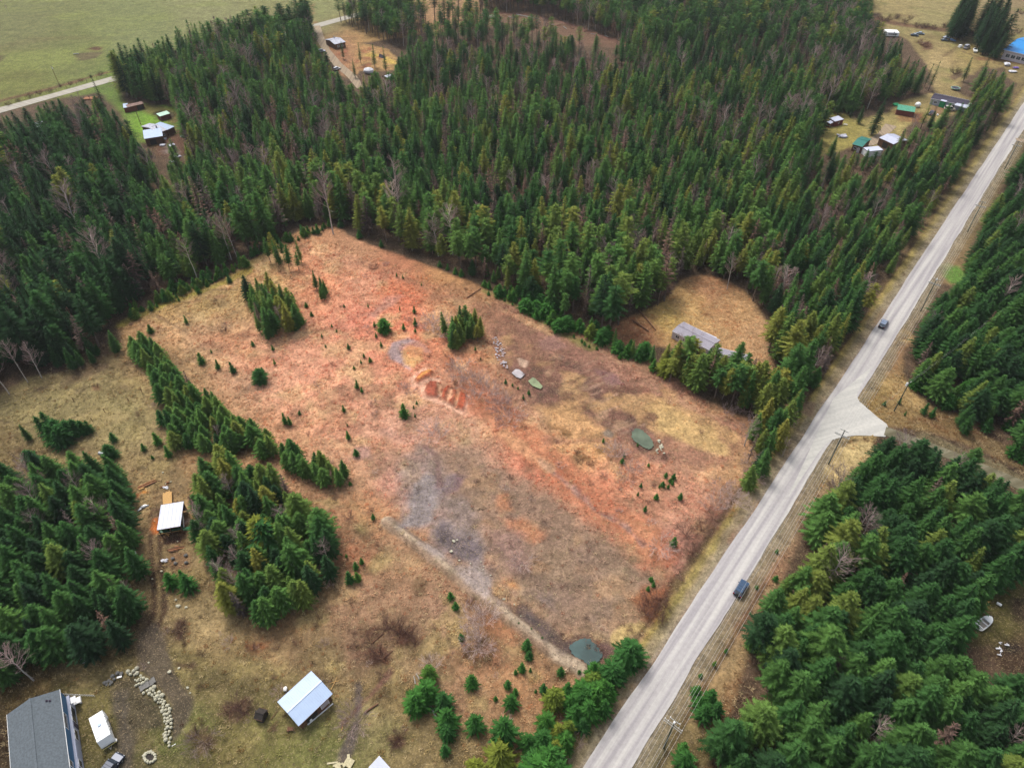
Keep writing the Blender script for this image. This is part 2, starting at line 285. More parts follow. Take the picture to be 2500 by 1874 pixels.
area(md('310,890 370,830 500,790 545,820 480,880 400,930 330,980 285,930'), (206, 108, 70), .9, .6, .97, 1.0); stroke(md('350,920 400,870 480,820'), 1.4, (240, 170, 96), 1.0, .6, .9)
for s_, c_ in (('450,990 500,950 600,955 622,1000 600,1070 625,1150 540,1175 450,1150 420,1080', (172, 86, 66)), ('650,1080 720,1010 785,1000 765,1060 710,1150 735,1205 690,1215 635,1170', (184, 88, 62)), ('775,1060 845,1060 875,1100 835,1200 835,1262 770,1262 718,1210 795,1180 805,1110', (176, 84, 60)), ('885,1080 995,1150 985,1250 940,1340 850,1300 865,1200 885,1180', (188, 94, 66))): area(md(s_), c_, .8, .6, .97, 1.0)
for s_ in ('612,985 645,1125', '775,1065 738,1195', '872,1110 842,1235'): stroke(md(s_), 1.3, (240, 186, 150), .8, .4, .95, -.4)
blotch(md('420,940 1000,1060 1000,1350 850,1340 400,1160'), (228, 140, 92), 2.2, .05, .6, .3, 61)
area([c22(310, 620), c22(340, 560), c22(430, 530), c22(500, 550), c22(580, 620), c22(520, 620), c22(420, 590), c22(400, 640), c22(450, 740), c22(400, 700), c22(330, 660)], (165, 142, 142), 1.5, 1, .95)
area([c22(400, 620), c22(450, 580), c22(520, 600), c22(530, 670), c22(470, 720), c22(420, 700)], (222, 172, 116), 1.5, 1, .95, .3)
area([c22(200, 250), c22(330, 160), c22(520, 210), c22(420, 240), c22(300, 250)], (196, 120, 86), 3, 2, .65)
area([c22(180, 380), c22(300, 260), c22(400, 250), c22(320, 320), c22(220, 380)], (182, 134, 118), 3, 2, .7)
stroke([c22(500, 600), c22(700, 640), c22(900, 640)], 7, (206, 132, 98), 3, 2.5, .6)
area([c32(1000, 30), c32(1180, 40), c32(1320, 160), c32(1250, 190), c32(1100, 90)], (196, 126, 88), 3, 3, .55)
area([c22(1000, 1540), c22(1070, 1540), c22(1120, 1655), c22(1020, 1655)], (200, 128, 88), 2, 2, .5)
area([c32(960, 650), c32(1080, 690), c32(1160, 800), c32(1100, 860), c32(980, 780)], (180, 124, 88), 3, 3, .6)
area([c32(30, 170), c32(150, 160), c32(150, 260), c32(20, 300)], (172, 114, 84), 3, 2, .5)
# gravel bank and wet hollows
stroke([c32(300, 70), c32(470, 190), c32(650, 330), c32(850, 490), c32(960, 580), c32(1150, 730), c32(1350, 880), c32(1560, 1030)], 3.0, (188, 168, 144), 1.2, .9, .95, .7)
stroke([c32(330, 50), c32(490, 165), c32(700, 330), c32(880, 480), c32(1010, 560), c32(1190, 700), c32(1390, 850)], 1.4, (112, 90, 80), 1, .9, .7, -.2)  # shallow ditch, darkened to paint in the bank's shaded side
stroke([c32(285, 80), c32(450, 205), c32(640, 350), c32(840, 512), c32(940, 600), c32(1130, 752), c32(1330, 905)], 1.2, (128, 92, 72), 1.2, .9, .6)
area([c32(500, 200), c32(700, 350), c32(930, 560), c32(980, 500), c32(920, 330), c32(780, 330), c32(680, 270)], (172, 156, 148), 2, 1.5, .9)
area([c32(370, 110), c32(430, 0), c22(460, 1500), c22(560, 1400), c22(640, 1500), c22(610, 1655), c32(600, 60), c32(480, 100)], (156, 148, 149), 2.5, 2, .9)
area([c22(620, 1490), c22(740, 1420), c22(790, 1430), c22(740, 1530), c22(650, 1560)], (118, 92, 100), 2.5, 2, .8)
area([(868, 1010), (905, 965), (955, 985), (965, 1060), (1010, 1090), (1060, 1190), (1070, 1260), (1010, 1230), (940, 1170), (880, 1120), (860, 1060)], (138, 126, 124), 5, 4, .6)
stroke([c22(540, 1230), c22(620, 1290), c22(640, 1480)], 1.2, (118, 88, 86), 1.2, .8, .7)
area([c22(100, 1240), c22(200, 1230), c22(200, 1310), c22(40, 1320)], (178, 142, 132), 2, 2, .7)
area([c22(270, 1130), c22(520, 1130), c22(560, 1200), c22(300, 1190)], (188, 145, 130), 4, 3, .5)
area([c32(930, 90), c32(1150, 150), c32(1220, 380), c32(1130, 400), c32(960, 230)], (158, 124, 116), 4, 3, .6)
blotch([c32(1000, 450), c32(1400, 480), c32(1800, 760), c32(1700, 860), c32(1300, 780), c32(1050, 600)], (142, 126, 122), 5, .0, .6, .4, 17, aniso=(-50, 3))
stroke([c32(1180, 640), c32(1260, 700), c32(1350, 790), c32(1440, 870), c32(1520, 880)], 3.5, (92, 78, 76), 1.5, 1, .85, -.3)
area([c32(1640, 830), c32(1760, 850), c32(1790, 900), c32(1710, 960), c32(1660, 950)], (105, 78, 76), 2, 1.5, .85)
area([c32(1050, 430), c32(1130, 440), c32(1160, 500), c32(1080, 500)], (215, 158, 104), 1.5, 1, .8)
stroke([c22(1985, 980), c22(2060, 960), c22(2212, 990), (1570, 940)], 5, (196, 160, 108), 2.5, 2, .6)
stroke([c22(1350, 1200), c22(1900, 1180), c22(2100, 1200)], 2, (150, 105, 88), 2, 2, .5)
area([c22(1960, 1280), c22(2140, 1270), c22(2120, 1330), c22(2000, 1330)], (135, 98, 84), 2, 2, .8)
area([c32(1880, 560), c32(2000, 500), c32(2160, 500), c32(2100, 720), c32(1950, 740)], (158, 98, 66), 2, 2, .85)
stroke([c32(2212, 540), c32(2150, 660), c32(2070, 780)], 1.6, (84, 58, 46), 1, .8, .9, -.4)
stroke([c32(1800, 820), c32(1850, 760), c32(1950, 740), c32(2050, 790)], 3, (196, 170, 112), 1.5, 1.2, .8)
# green lines of moss and low growth on the upper right rim
stroke([c22(930, 230), c22(1100, 300), c22(1250, 400), c22(1400, 480), c22(1620, 590)], 2.4, (112, 116, 58), 2, 1.8, .7)
stroke([c21(800, 430), c21(930, 370), c21(1080, 300), c21(1400, 190), c21(1600, 90)], 4, (150, 140, 55), 2, 1.5, .7)
stroke([c21(1240, 210), c21(1540, 220)], 1.2, (120, 95, 70), 1, 1, .5)
stroke([c21(930, 340), c21(1060, 410), c21(1220, 500)], 1, (125, 95, 72), .8, .6, .6)
# bare dark earth in the left pasture
area([c21(480, 700), c21(700, 670), c21(730, 720), c21(560, 790), c21(400, 850)], (86, 66, 52), 2, 2.5, .75)
area([c21(240, 850), c21(300, 840), c21(300, 870), c21(250, 880)], (74, 48, 40), 1, 1, .9); area([c21(490, 860), c21(560, 840), c21(560, 870), c21(500, 885)], (88, 68, 56), 1, 1, .8)
area([c21(0, 1060), c21(60, 1060), c21(60, 1085), c21(0, 1085)], (70, 50, 42), 1, 1, .9); area([c21(600, 840), c21(650, 840), c21(650, 865), c21(600, 865)], (146, 98, 76), 1, 1, .9)
stroke([c21(250, 870), c21(500, 700), c21(720, 660)], 2, (96, 78, 56), 2, 2, .6)
area([(120, 1480), (330, 1420), (520, 1440), (860, 1560), (800, 1700), (100, 1700)], (104, 104, 60), 8, 6, .4)
area([(0, 880), (240, 800), (330, 900), (300, 1000), (60, 960)], (140, 130, 86), 8, 6, .4)
# sawmill yard
S4 = lambda x, y: (265.4 + x * .13345, 1017.5 + y * .13345)
area([S4(480, 760), S4(560, 740), S4(600, 1000), S4(500, 1010), S4(440, 930)], (196, 108, 52), 1, .6, .95)
area([S4(430, 560), S4(960, 560), S4(1100, 760), S4(1060, 1040), S4(1000, 1190), S4(650, 1180), S4(560, 1020), S4(420, 1040), S4(400, 760)], (92, 66, 52), 1.5, 1, .8)
area([S4(480, 760), S4(560, 740), S4(600, 1000), S4(500, 1010), S4(440, 930)], (200, 112, 52), 1, .6, .9)
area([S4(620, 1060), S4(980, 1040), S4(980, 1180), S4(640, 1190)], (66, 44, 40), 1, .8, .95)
area([S4(1100, 680), S4(1300, 780), S4(1280, 860), S4(1120, 830)], (190, 128, 76), 1, .8, .8); area([S4(290, 300), S4(430, 310), S4(400, 360), S4(290, 360)], (208, 138, 66), .8, .5, .9); area([S4(200, 350), S4(280, 340), S4(260, 420), S4(200, 420)], (190, 110, 66), .8, .5, .9)
area([S4(700, 1280), S4(1080, 1300), S4(1100, 1600), S4(800, 1560)], (134, 98, 72), 1.5, 1, .7); area([S4(430, 250), S4(960, 250), S4(900, 500), S4(430, 540)], (128, 102, 72), 2, 1.5, .7)
for off in (-1.0, 1.0):                                 # twin wheel ruts down to the yard
    p = [G(*c31(1000, 150)), G(*c31(1010, 330)), G(*c31(1030, 500)), G(*c31(1030, 640)), G(*c31(980, 760))]
    stroke([(q.x + off, q.y) for q in p], 1.3, (70, 52, 40), .8, .6, .95, -.1, px=False)
area([c31(880, 790), c31(1000, 700), c31(1060, 800), c31(1090, 960), c31(1180, 1120), c31(1250, 1200), c31(1220, 1340), c31(1120, 1480), c31(1100, 1300), c31(1080, 1200), c31(980, 1060), c31(880, 980)], (88, 78, 68), 1.2, 1, .9)
area([c31(730, 1090), c31(860, 1060), c31(920, 1180), c31(1050, 1200), c31(1060, 1400), c31(900, 1400), c31(860, 1700), c31(740, 1700), c31(740, 1400), c31(720, 1200)], (78, 70, 56), 1.5, 1.2, .85)
area([c31(720, 1150), c31(820, 1140), c31(850, 1400), c31(860, 1700), c31(760, 1700), c31(760, 1400)], (92, 84, 76), 1.2, 1, .6)
area([c31(450, 1150), c31(700, 1130), c31(720, 1500), c31(620, 1600), c31(520, 1400)], (112, 102, 62), 1.5, 1.5, .6)
for a, b, c, d in ((1140, 700, 1200, 820), (1150, 980, 1260, 1010)): area([c31(a, b), c31(c, b), c31(c, d), c31(a, d)], (78, 56, 46), 1.2, 1.2, .85)
area([c31(1580, 840), c31(1760, 830), c31(1680, 920), c31(1590, 900)], (140, 88, 58), 1.5, 1, .7)
area([c31(1440, 1240), c31(1600, 1200), c31(1600, 1360), c31(1460, 1380)], (112, 78, 70), 2, 1.5, .6); area([c31(1230, 1420), c31(1380, 1400), c31(1420, 1500), c31(1290, 1560)], (108, 76, 66), 2, 1.5, .6)
stroke([(775, 1480), (770, 1560), (742, 1640)], 1.8, (104, 92, 90), 1.2, .8, .85); stroke([(742, 1560), (800, 1500), (845, 1450)], 1.3, (120, 84, 74), 1, .8, .8)
for cx, cy, r in ((420, 810, 90), (250, 920, 70), (100, 880, 30), (370, 1480, 45), (200, 780, 50)):
    area([c32(cx - r, cy - r * .5), c32(cx + r * .6, cy - r * .8), c32(cx + r, cy + r * .4), c32(cx - r * .5, cy + r * .7)], (104, 70, 56), 1.5, 1.5, .85)
# fields, far yards
stroke([(-200, 290), (0, 240), (120, 208), (245, 168)], 3, (110, 78, 62), 1.5, 1, .8); stroke([(0, 218), (120, 188), (245, 152)], 3.5, (104, 68, 54), 1.5, 1.5, .8)
area([(158, 120), (180, 112), (225, 112), (205, 126), (170, 132)], (92, 76, 58), 2, 2, .8); area([(185, 107), (205, 100), (222, 102), (215, 110)], (82, 50, 38), 1.5, 1, .95, px=True)
area([(-10, 120), (8, 118), (8, 132), (-10, 132)], (80, 66, 48), 2, 1, .8)
area([(278, 228), (330, 222), (400, 250), (400, 262), (370, 268)], (112, 82, 58), 2, 1, .7); area([(326, 245), (350, 238), (375, 243), (370, 256), (340, 256)], (30, 24, 20), 1.5, 1, .95)
area([(285, 250), (330, 250), (345, 262), (325, 272), (320, 282), (298, 284), (286, 270)], (118, 158, 52), 1.5, 1, .9)
area([(355, 285), (395, 280), (400, 330), (380, 345), (345, 330), (335, 305)], (96, 62, 50), 2, 2, .8); area([(350, 310), (380, 312), (390, 340), (360, 330)], (132, 122, 116), 1.5, 2, .7)
stroke([(800, 118), (830, 125), (850, 135)], 5, (205, 175, 88), 2, 1, .8); blotch(V6, (150, 88, 66), 6, .1, .7, .3, 18)
area([(1035, 35), (1150, 36), (1300, 82), (1360, 104), (1250, 98), (1120, 60)], (112, 84, 68), 3, 2, .8)
stroke([(1005, 32), (1060, 27), (1150, 32), (1230, 52), (1300, 78), (1380, 104)], 4, (128, 88, 76), 2, 1.5, .8)
stroke([(1895, 42), (1960, 55), (2020, 62), (2090, 70), (2150, 90)], 9, (104, 72, 56), 3, 2, .85)
stroke([(1985, 92), (2040, 95), (2075, 108), (2130, 130), (2200, 150)], 2, (112, 92, 62), 1, 1, .7); stroke([(2040, 122), (2070, 100), (2100, 78)], 2, (104, 82, 56), 1, 1, .7); stroke([(2120, 128), (2160, 128), (2230, 140)], 6, (122, 82, 58), 2, 1, .8)
area([(1990, 92), (2010, 90), (2018, 105), (1995, 108)], (118, 82, 70), 2, 2, .8); area([(2055, 165), (2075, 155), (2080, 165), (2060, 172)], (92, 68, 58), 1.5, 2, .8)
area([(1930, 240), (2000, 245), (1990, 262), (1945, 262)], (140, 92, 62), 2, 1, .7); area([(2010, 228), (2060, 232), (2050, 250), (2010, 245)], (140, 105, 82), 2, 1, .7)
area([(2025, 573), (2050, 566), (2095, 590), (2085, 612), (2055, 612)], (98, 142, 58), 1.5, .6, .95)
area([(1955, 600), (1990, 600), (2030, 620), (2015, 640), (1990, 625)], (150, 138, 120), 1.5, 1, .0)
area([c33(2140, 550), c33(2300, 560), c33(2300, 720), c33(2150, 700)], (58, 44, 38), 2, 1.5, .85); area([c33(2080, 850), c33(2180, 860), c33(2160, 910), c33(2090, 900)], (44, 36, 34), 1.5, 1, .9)
area([c33(1750, 780), c33(1850, 740), c33(1860, 800), c33(1780, 850)], (110, 78, 42), 2, 1.5, .8)
area([c32(600, 130), c32(650, 50), c32(700, 90), c32(740, 150), c32(800, 165), c32(860, 170), c32(915, 225), c32(900, 290), c32(830, 320), c32(750, 300), c32(690, 230), c32(630, 190)], (112, 100, 102), .9, 1.0, .95, tex=.2)
area([c32(1190, 660), c32(1230, 660), c32(1310, 740), c32(1440, 850), c32(1470, 880), c32(1380, 820), c32(1260, 730)], (74, 66, 66), .9, 1.0, .95, tex=.2)
area([c22(1690, 1140), c22(1730, 1112), c22(1770, 1150), c22(1755, 1172), c22(1710, 1160)], (132, 118, 106), .9, 1.0, .95, tex=.2)
area([c22(1140, 660), c22(1160, 650), c22(1210, 680), c22(1190, 708), c22(1160, 695)], (190, 160, 138), .9, 1.0, .95, tex=.2)
# verges and ditches along the road
ys = np.linspace(-60, 620, 40)
def along(off): return [(road_x(y) + off, y) for y in ys]
stroke(along(-.5), 1.8, (160, 150, 134), 1.2, 1.0, .7, px=False); stroke(along(RW + .5), 1.8, (160, 150, 134), 1.2, 1.0, .7, px=False); stroke(along(-2.6), 3.0, (150, 138, 108), 1.5, .7, .8, px=False); stroke(along(-4.6), 2.2, (158, 142, 78), 1.5, 1, .75, px=False)
stroke(along(-6.4), 1.3, (88, 70, 52), 1, .7, .8, -.5, px=False)
stroke(along(RW + 2.0), 3.4, (138, 126, 102), 1.5, 1.0, .75, px=False)
stroke([(road_x(y) + RW + 5.2, y) for y in ys if y < 93], 1.2, (92, 74, 56), 1, .8, .75, -.4, px=False)
stroke([(road_x(y) + RW + 7.4, y) for y in ys if y < 90], 3, (172, 148, 104), 2, 1.5, .5, px=False)
stroke([c23(960, 1500), c23(985, 1320), c23(1040, 1240), c23(1110, 1195), c23(1200, 1190)], 1.3, (98, 74, 54), 1, .5, .9, -.3)
stroke([c23(1010, 1420), c23(1080, 1290), c23(1180, 1230)], 5, (200, 176, 124), 2.5, 1.5, .8)
blotch([c23(1180, 830), c23(1420, 760), c23(2212, 1150), c23(2212, 1300), c23(1300, 1050)], (120, 84, 58), 5, .1, .7, .3, 20); blotch([c23(1180, 830), c23(1420, 400), c23(2212, 1150), c23(1300, 1050)], (190, 160, 108), 5, .1, .6, .3, 21)
stroke([c23(1590, 1190), c23(1800, 1290), c23(2000, 1370), c23(2212, 1480), (2500, 1180)], 6, (118, 108, 80), 2, 1, .85)
area([c23(700, 940), c23(860, 950), c23(840, 1030), c23(720, 1000)], (142, 118, 96), 1.5, 1, .9)

def flatten(x, y):       # keep the relief out of the road bed and the buildings' feet
    m = np.ones_like(x)
    dr = np.minimum(x - road_x(y), road_x(y) + RW - x) + 1.5
    return m * (1 - smooth(dr / 1.5 + .5))
HGT *= flatten(GX, GY)
for c, r in (((90, 1600), 14), ((225, 1575), 6), ((662, 1505), 8), ((362, 1115), 6), ((565, 1540), 3)):
    q = G(*c); HGT *= 1 - smooth((r + 3 - np.hypot(GX - q.x, GY - q.y)) / 3)
HGT -= .12
SOIL = COLR.copy()
nv = NX * NY
co = np.stack([GX, GY, HGT], -1).reshape(-1, 3).astype(np.float32)
ii = (np.arange(NY - 1)[:, None] * NX + np.arange(NX - 1)[None]).ravel()
fc = np.stack([ii, ii + 1, ii + NX + 1, ii + NX], -1).astype(np.int32)
me = bpy.data.meshes.new('ground'); me.vertices.add(nv); me.vertices.foreach_set('co', co.ravel())
me.loops.add(fc.size); me.loops.foreach_set('vertex_index', fc.ravel()); me.polygons.add(len(fc)); me.polygons.foreach_set('loop_start', np.arange(0, fc.size, 4, dtype=np.int32))
me.polygons.foreach_set('use_smooth', np.ones(len(fc), bool)); me.update(calc_edges=True)
ca = me.color_attributes.new('soil', 'FLOAT_COLOR', 'POINT'); ca.data.foreach_set('color', np.concatenate([np.clip(COLR, 0.004, .85).reshape(-1, 3), np.ones((nv, 1))], 1).astype(np.float32).ravel())
gm = bpy.data.materials.new('soil_and_grass'); gm.use_nodes = True; n = gm.node_tree; P = n.nodes['Principled BSDF']; P.inputs['Roughness'].default_value = .95; P.inputs['Specular IOR Level'].default_value = .1
def N(t, **k):
    o = n.nodes.new(t)
    for a, b in k.items(): setattr(o, a, b)
    return o
tcn = N('ShaderNodeTexCoord'); atc = N('ShaderNodeAttribute', attribute_name='soil')
def noise(scale, det=4, rough=.6, dist=0):
    z = N('ShaderNodeTexNoise'); z.inputs['Scale'].default_value = scale; z.inputs['Detail'].default_value = det; z.inputs['Roughness'].default_value = rough; z.inputs['Distortion'].default_value = dist
    n.links.new(tcn.outputs['Object'], z.inputs['Vector']); return z
def rng_map(src, a, b, c, d):
    m = N('ShaderNodeMapRange'); m.inputs[1].default_value = a; m.inputs[2].default_value = b; m.inputs[3].default_value = c; m.inputs[4].default_value = d
    n.links.new(src, m.inputs[0]); return m.outputs[0]
def mix(fac, a, b, blend='MIX'):
    m = N('ShaderNodeMix', data_type='RGBA', blend_type=blend); m.clamp_factor = True
    for i, v in ((0, fac), (6, a), (7, b)):
        if hasattr(v, 'links'): n.links.new(v, m.inputs[i])
        else: m.inputs[i].default_value = v
    return m.outputs[2]
n1 = noise(1.1, 8, .82); n2 = noise(3.2, 4, .8); n3 = noise(.16, 5, .65, .5); n4 = noise(1.7, 3, .7)
c0 = mix(1.0, atc.outputs['Color'], rng_map(n1.outputs[0], .32, .68, .66, 1.30), 'MULTIPLY')
def grey(v):
    c = N('ShaderNodeCombineColor'); [n.links.new(v, c.inputs[i]) for i in range(3)]; return c.outputs[0]
c0 = mix(1.0, atc.outputs['Color'], grey(rng_map(n1.outputs[0], .34, .66, .60, 1.36)), 'MULTIPLY')
c0 = mix(1.0, c0, grey(rng_map(n3.outputs[0], .36, .64, .80, 1.18)), 'MULTIPLY'); c0 = mix(1.0, c0, grey(rng_map(noise(.38, 6, .72, .8).outputs[0], .40, .60, .78, 1.17)), 'MULTIPLY')
c0 = mix(rng_map(n2.outputs[0], .54, .66, 0, .5), c0, (.50, .38, .22, 1))          # pale dead stems
c0 = mix(rng_map(n4.outputs[0], .34, .45, .6, 0), c0, (.085, .062, .040, 1))        # dark gaps between tufts
c0 = mix(rng_map(noise(.45, 5, .7).outputs[0], .56, .72, 0, .22), c0, (.10, .12, .035, 1))        # moss
n.links.new(c0, P.inputs['Base Color'])
bp = N('ShaderNodeBump'); bp.inputs['Strength'].default_value = .7; bp.inputs['Distance'].default_value = .35; n.links.new(n2.outputs[0], bp.inputs['Height']); n.links.new(bp.outputs[0], P.inputs['Normal'])
me.materials.append(gm); go = bpy.data.objects.new('ground', me); COL.objects.link(go); tag(go, kind='structure')

# ---------------------------------------------------------------- roads
def sheet(name, polyw, m, z, kind='structure', sub_=0):
    me = bpy.data.meshes.new(name); me.from_pydata([(p[0], p[1], z) for p in polyw], [], [tuple(range(len(polyw)))]); me.materials.append(m)
    o = bpy.data.objects.new(name, me); COL.objects.link(o); tag(o, kind=kind); return o
def road_material(name, c1, ang, pale, track=True):
    m = bpy.data.materials.new(name); m.use_nodes = True; n = m.node_tree; P = n.nodes['Principled BSDF']; P.inputs['Roughness'].default_value = .9; P.inputs['Specular IOR Level'].default_value = .15
    tc = n.nodes.new('ShaderNodeTexCoord'); m0 = n.nodes.new('ShaderNodeMapping'); m0.inputs['Rotation'].default_value = (0, 0, ang); mp = n.nodes.new('ShaderNodeMapping'); mp.inputs['Scale'].default_value = (1, .02, 1); n.links.new(m0.outputs[0], mp.inputs[0])
    z = n.nodes.new('ShaderNodeTexNoise'); z.inputs['Scale'].default_value = .85; z.inputs['Detail'].default_value = 4
    z2 = n.nodes.new('ShaderNodeTexNoise'); z2.inputs['Scale'].default_value = 1.2; z2.inputs['Detail'].default_value = 6; z2.inputs['Roughness'].default_value = .75
    n.links.new(tc.outputs['Object'], m0.inputs[0]); n.links.new(mp.outputs[0], z.inputs[0]); n.links.new(tc.outputs['Object'], z2.inputs[0])
    r = n.nodes.new('ShaderNodeValToRGB'); r.color_ramp.elements[0].position = .36; r.color_ramp.elements[1].position = .64
    r.color_ramp.elements[0].color = c1 + (1,); r.color_ramp.elements[1].color = pale + (1,)
    r2 = n.nodes.new('ShaderNodeMapRange'); r2.inputs[1].default_value = .3; r2.inputs[2].default_value = .7; r2.inputs[3].default_value = .84; r2.inputs[4].default_value = 1.08
    mx = n.nodes.new('ShaderNodeMix'); mx.data_type = 'RGBA'; mx.blend_type = 'MULTIPLY'; mx.inputs[0].default_value = 1
    cc = n.nodes.new('ShaderNodeCombineColor'); [n.links.new(r2.outputs[0], cc.inputs[i]) for i in range(3)]
    n.links.new(z.outputs[0], r.inputs[0]); n.links.new(z2.outputs[0], r2.inputs[0]); n.links.new(r.outputs[0], mx.inputs[6]); n.links.new(cc.outputs[0], mx.inputs[7]); n.links.new(mx.outputs[2], P.inputs['Base Color'])
    return m
RA = math.atan(RS)
M_road = road_material('pale_gravel_road', alb((168, 163, 165)), RA, alb((204, 200, 195)))
e1 = []; e2 = []
for y in np.arange(-80, 700, 1.2):
    j1 = .45 * float(fbm(np.array([y]), np.array([0.]), 9, 4)[0]); j2 = .5 * float(fbm(np.array([y]), np.array([50.]), 7, 4)[0])
    e1.append((road_x(y) + j1, y)); 
    e2.append((road_x(y) + RW + j2, y))
sheet('road', e1 + e2[::-1], M_road, .004)
M_side = road_material('pale_gravel_side_road', alb((190, 188, 182)), math.radians(70), alb((208, 205, 197)))
sheet('road', [tuple(G(*q))[:2] for q in ((1700, 1078), (1768, 978), (1784, 958), (1800, 949), (1822, 943), (1850, 940), (1885, 941), (1912, 943), (1922, 930), (1915, 915), (1895, 900), (1872, 880), (1856, 866), (1850, 854), (1858, 835), (1885, 790), (1800, 860))], M_side, .008)
M_road2 = road_material('pale_field_road', alb((168, 162, 150)), math.radians(-60), alb((188, 182, 168)))
def ribbon(pts, wd):
    p = [Vector(q[:2]) for q in pts]; l = []; r = []
    for i in range(len(p)):
        d = (p[min(i + 1, len(p) - 1)] - p[max(i - 1, 0)]).normalized(); nn = Vector((-d.y, d.x)); k = wd * (1 + .12 * math.sin(i * 2.3)) / 2
        l.append(p[i] + nn * k); r.append(p[i] - nn * k)
    return l + r[::-1]
sheet('road', ribbon([G(-250, 303), G(0, 238), G(120, 205), G(245, 170), G(400, 130), G(550, 92), G(690, 54), G(800, 24)], 7.5), M_road2, .008)
M_drive = road_material('dirt_driveway', alb((150, 132, 112)), 0, alb((176, 158, 132)))
sheet('path', ribbon([G(683, 56), G(690, 80), G(706, 110), G(730, 140), G(760, 165), G(780, 190)], 5), M_drive, .012)
sheet('path', ribbon([G(2500, 318), G(2300, 308), G(2230, 306), G(2195, 302)], 4), M_drive, .016)
sheet('path', ribbon([G(1870, 312), G(1888, 305), G(1905, 292), G(1925, 270)], 5), M_drive, .012)

# ---------------------------------------------------------------- water
M_side2 = road_material('dull_side_road', alb((104, 98, 76)), math.radians(70), alb((134, 128, 106)))
sheet('road', ribbon([G(1912, 930), G(2000, 962), (G(2080, 992)), G(2212, 1050), G(2400, 1140), G(2600, 1240)], 3.6), M_side2, .012)
def water_mat(name, col, rough=.08):
    m = mat(name, tuple(v * .70 for v in col), max(.35, rough), noise=.35, nscale=.35, spec=.25); n = m.node_tree
    z = n.nodes.new('ShaderNodeTexNoise'); z.inputs['Scale'].default_value = 2.5; b = n.nodes.new('ShaderNodeBump'); b.inputs['Strength'].default_value = .08; tc = n.nodes.new('ShaderNodeTexCoord')
    n.links.new(tc.outputs['Object'], z.inputs[0]); n.links.new(z.outputs[0], b.inputs['Height']); n.links.new(b.outputs[0], n.nodes['Principled BSDF'].inputs['Normal']); return m
def pond(poly, m, z=.05, wob=.5, rnd=1.0):
    area(poly, (112, 88, 78), 1.5, 1.2, .0)
    p = [Vector(G(*q)[:2]) for q in poly]; out = []; k = len(p)
    for i in range(k):                                  # rounded shore: Catmull-Rom + noise
        a, b, c, d = p[i - 1], p[i], p[(i + 1) % k], p[(i + 2) % k]
        for t in np.linspace(0, 1, 9)[:-1]:
            q = b + (c - b) * t if wob < .2 else .5 * ((2 * b) + (c - a) * t + (2 * a - 5 * b + 4 * c - d) * t * t + (3 * b - a - 3 * c + d) * t ** 3)
            out.append((q.x + random.uniform(-wob, wob) * .4, q.y + random.uniform(-wob, wob) * .4))
    return sheet('water', out, m, z)
pond([c22(1880, 1170), c22(1895, 1125), c22(1930, 1118), c22(1985, 1160), c22(2020, 1205), c22(2010, 1245), c22(1970, 1245), c22(1910, 1210)], water_mat('green_grey_pond', alb((112, 126, 104))), .13)
pond([c32(1480, 870), c32(1530, 830), c32(1600, 820), c32(1650, 860), c32(1690, 910), c32(1670, 960), c32(1610, 1000), c32(1560, 960), c32(1500, 920)], water_mat('teal_pond', alb((74, 100, 98))), .13)
pond([c22(1103, 757), c22(1128, 733), c22(1150, 734), c22(1192, 766), c22(1162, 794), c22(1135, 785)], water_mat('white_puddle', alb((204, 196, 198)), .3), .12, .19)  # small puddle with a whitish base colour
pond([c22(1210, 810), c22(1240, 785), c22(1260, 795), c22(1305, 845), c22(1290, 862), c22(1240, 842)], water_mat('green_puddle', alb((158, 172, 128)), .15), .12, .19)

# ================================================================= trees
def leaf_mat(name, stops, rough=.75, trans=.32, vr=(.5, 1.6)):
    m = bpy.data.materials.new(name); m.use_nodes = True; n = m.node_tree; n.nodes.clear()
    at = n.nodes.new('ShaderNodeAttribute'); at.attribute_type = 'INSTANCER'; at.attribute_name = 'tint'
    r = n.nodes.new('ShaderNodeValToRGB'); e = r.color_ramp.elements
    for i, (p, c) in enumerate(stops):
        q = e[i] if i < 2 else e.new(p)
        q.position = p; q.color = tuple(c) + (1,)
    av = n.nodes.new('ShaderNodeAttribute'); av.attribute_name = 'v'
    mr = n.nodes.new('ShaderNodeMapRange'); mr.inputs[3].default_value = vr[0]; mr.inputs[4].default_value = vr[1]
    cc = n.nodes.new('ShaderNodeCombineColor'); mx = n.nodes.new('ShaderNodeMix'); mx.data_type = 'RGBA'; mx.blend_type = 'MULTIPLY'; mx.inputs[0].default_value = 1
    n.links.new(at.outputs['Fac'], r.inputs[0]); n.links.new(av.outputs['Fac'], mr.inputs[0]); [n.links.new(mr.outputs[0], cc.inputs[i]) for i in range(3)]
    n.links.new(r.outputs[0], mx.inputs[6]); n.links.new(cc.outputs[0], mx.inputs[7])
    d = n.nodes.new('ShaderNodeBsdfDiffuse'); t = n.nodes.new('ShaderNodeBsdfTranslucent'); s = n.nodes.new('ShaderNodeMixShader'); s.inputs[0].default_value = trans; o = n.nodes.new('ShaderNodeOutputMaterial')
    n.links.new(mx.outputs[2], d.inputs[0]); n.links.new(mx.outputs[2], t.inputs[0]); n.links.new(d.outputs[0], s.inputs[1]); n.links.new(t.outputs[0], s.inputs[2]); n.links.new(s.outputs[0], o.inputs[0])
    return m
M_leaf = leaf_mat('conifer_needles', [(0, (.028, .062, .028)), (.25, (.044, .112, .032)), (.5, (.090, .184, .044)), (.72, (.138, .196, .044)), (1, (.225, .220, .045))])
M_bush = leaf_mat('young_conifer_needles', [(0, (.036, .10, .034)), (.5, (.056, .165, .032)), (1, (.19, .21, .035))])
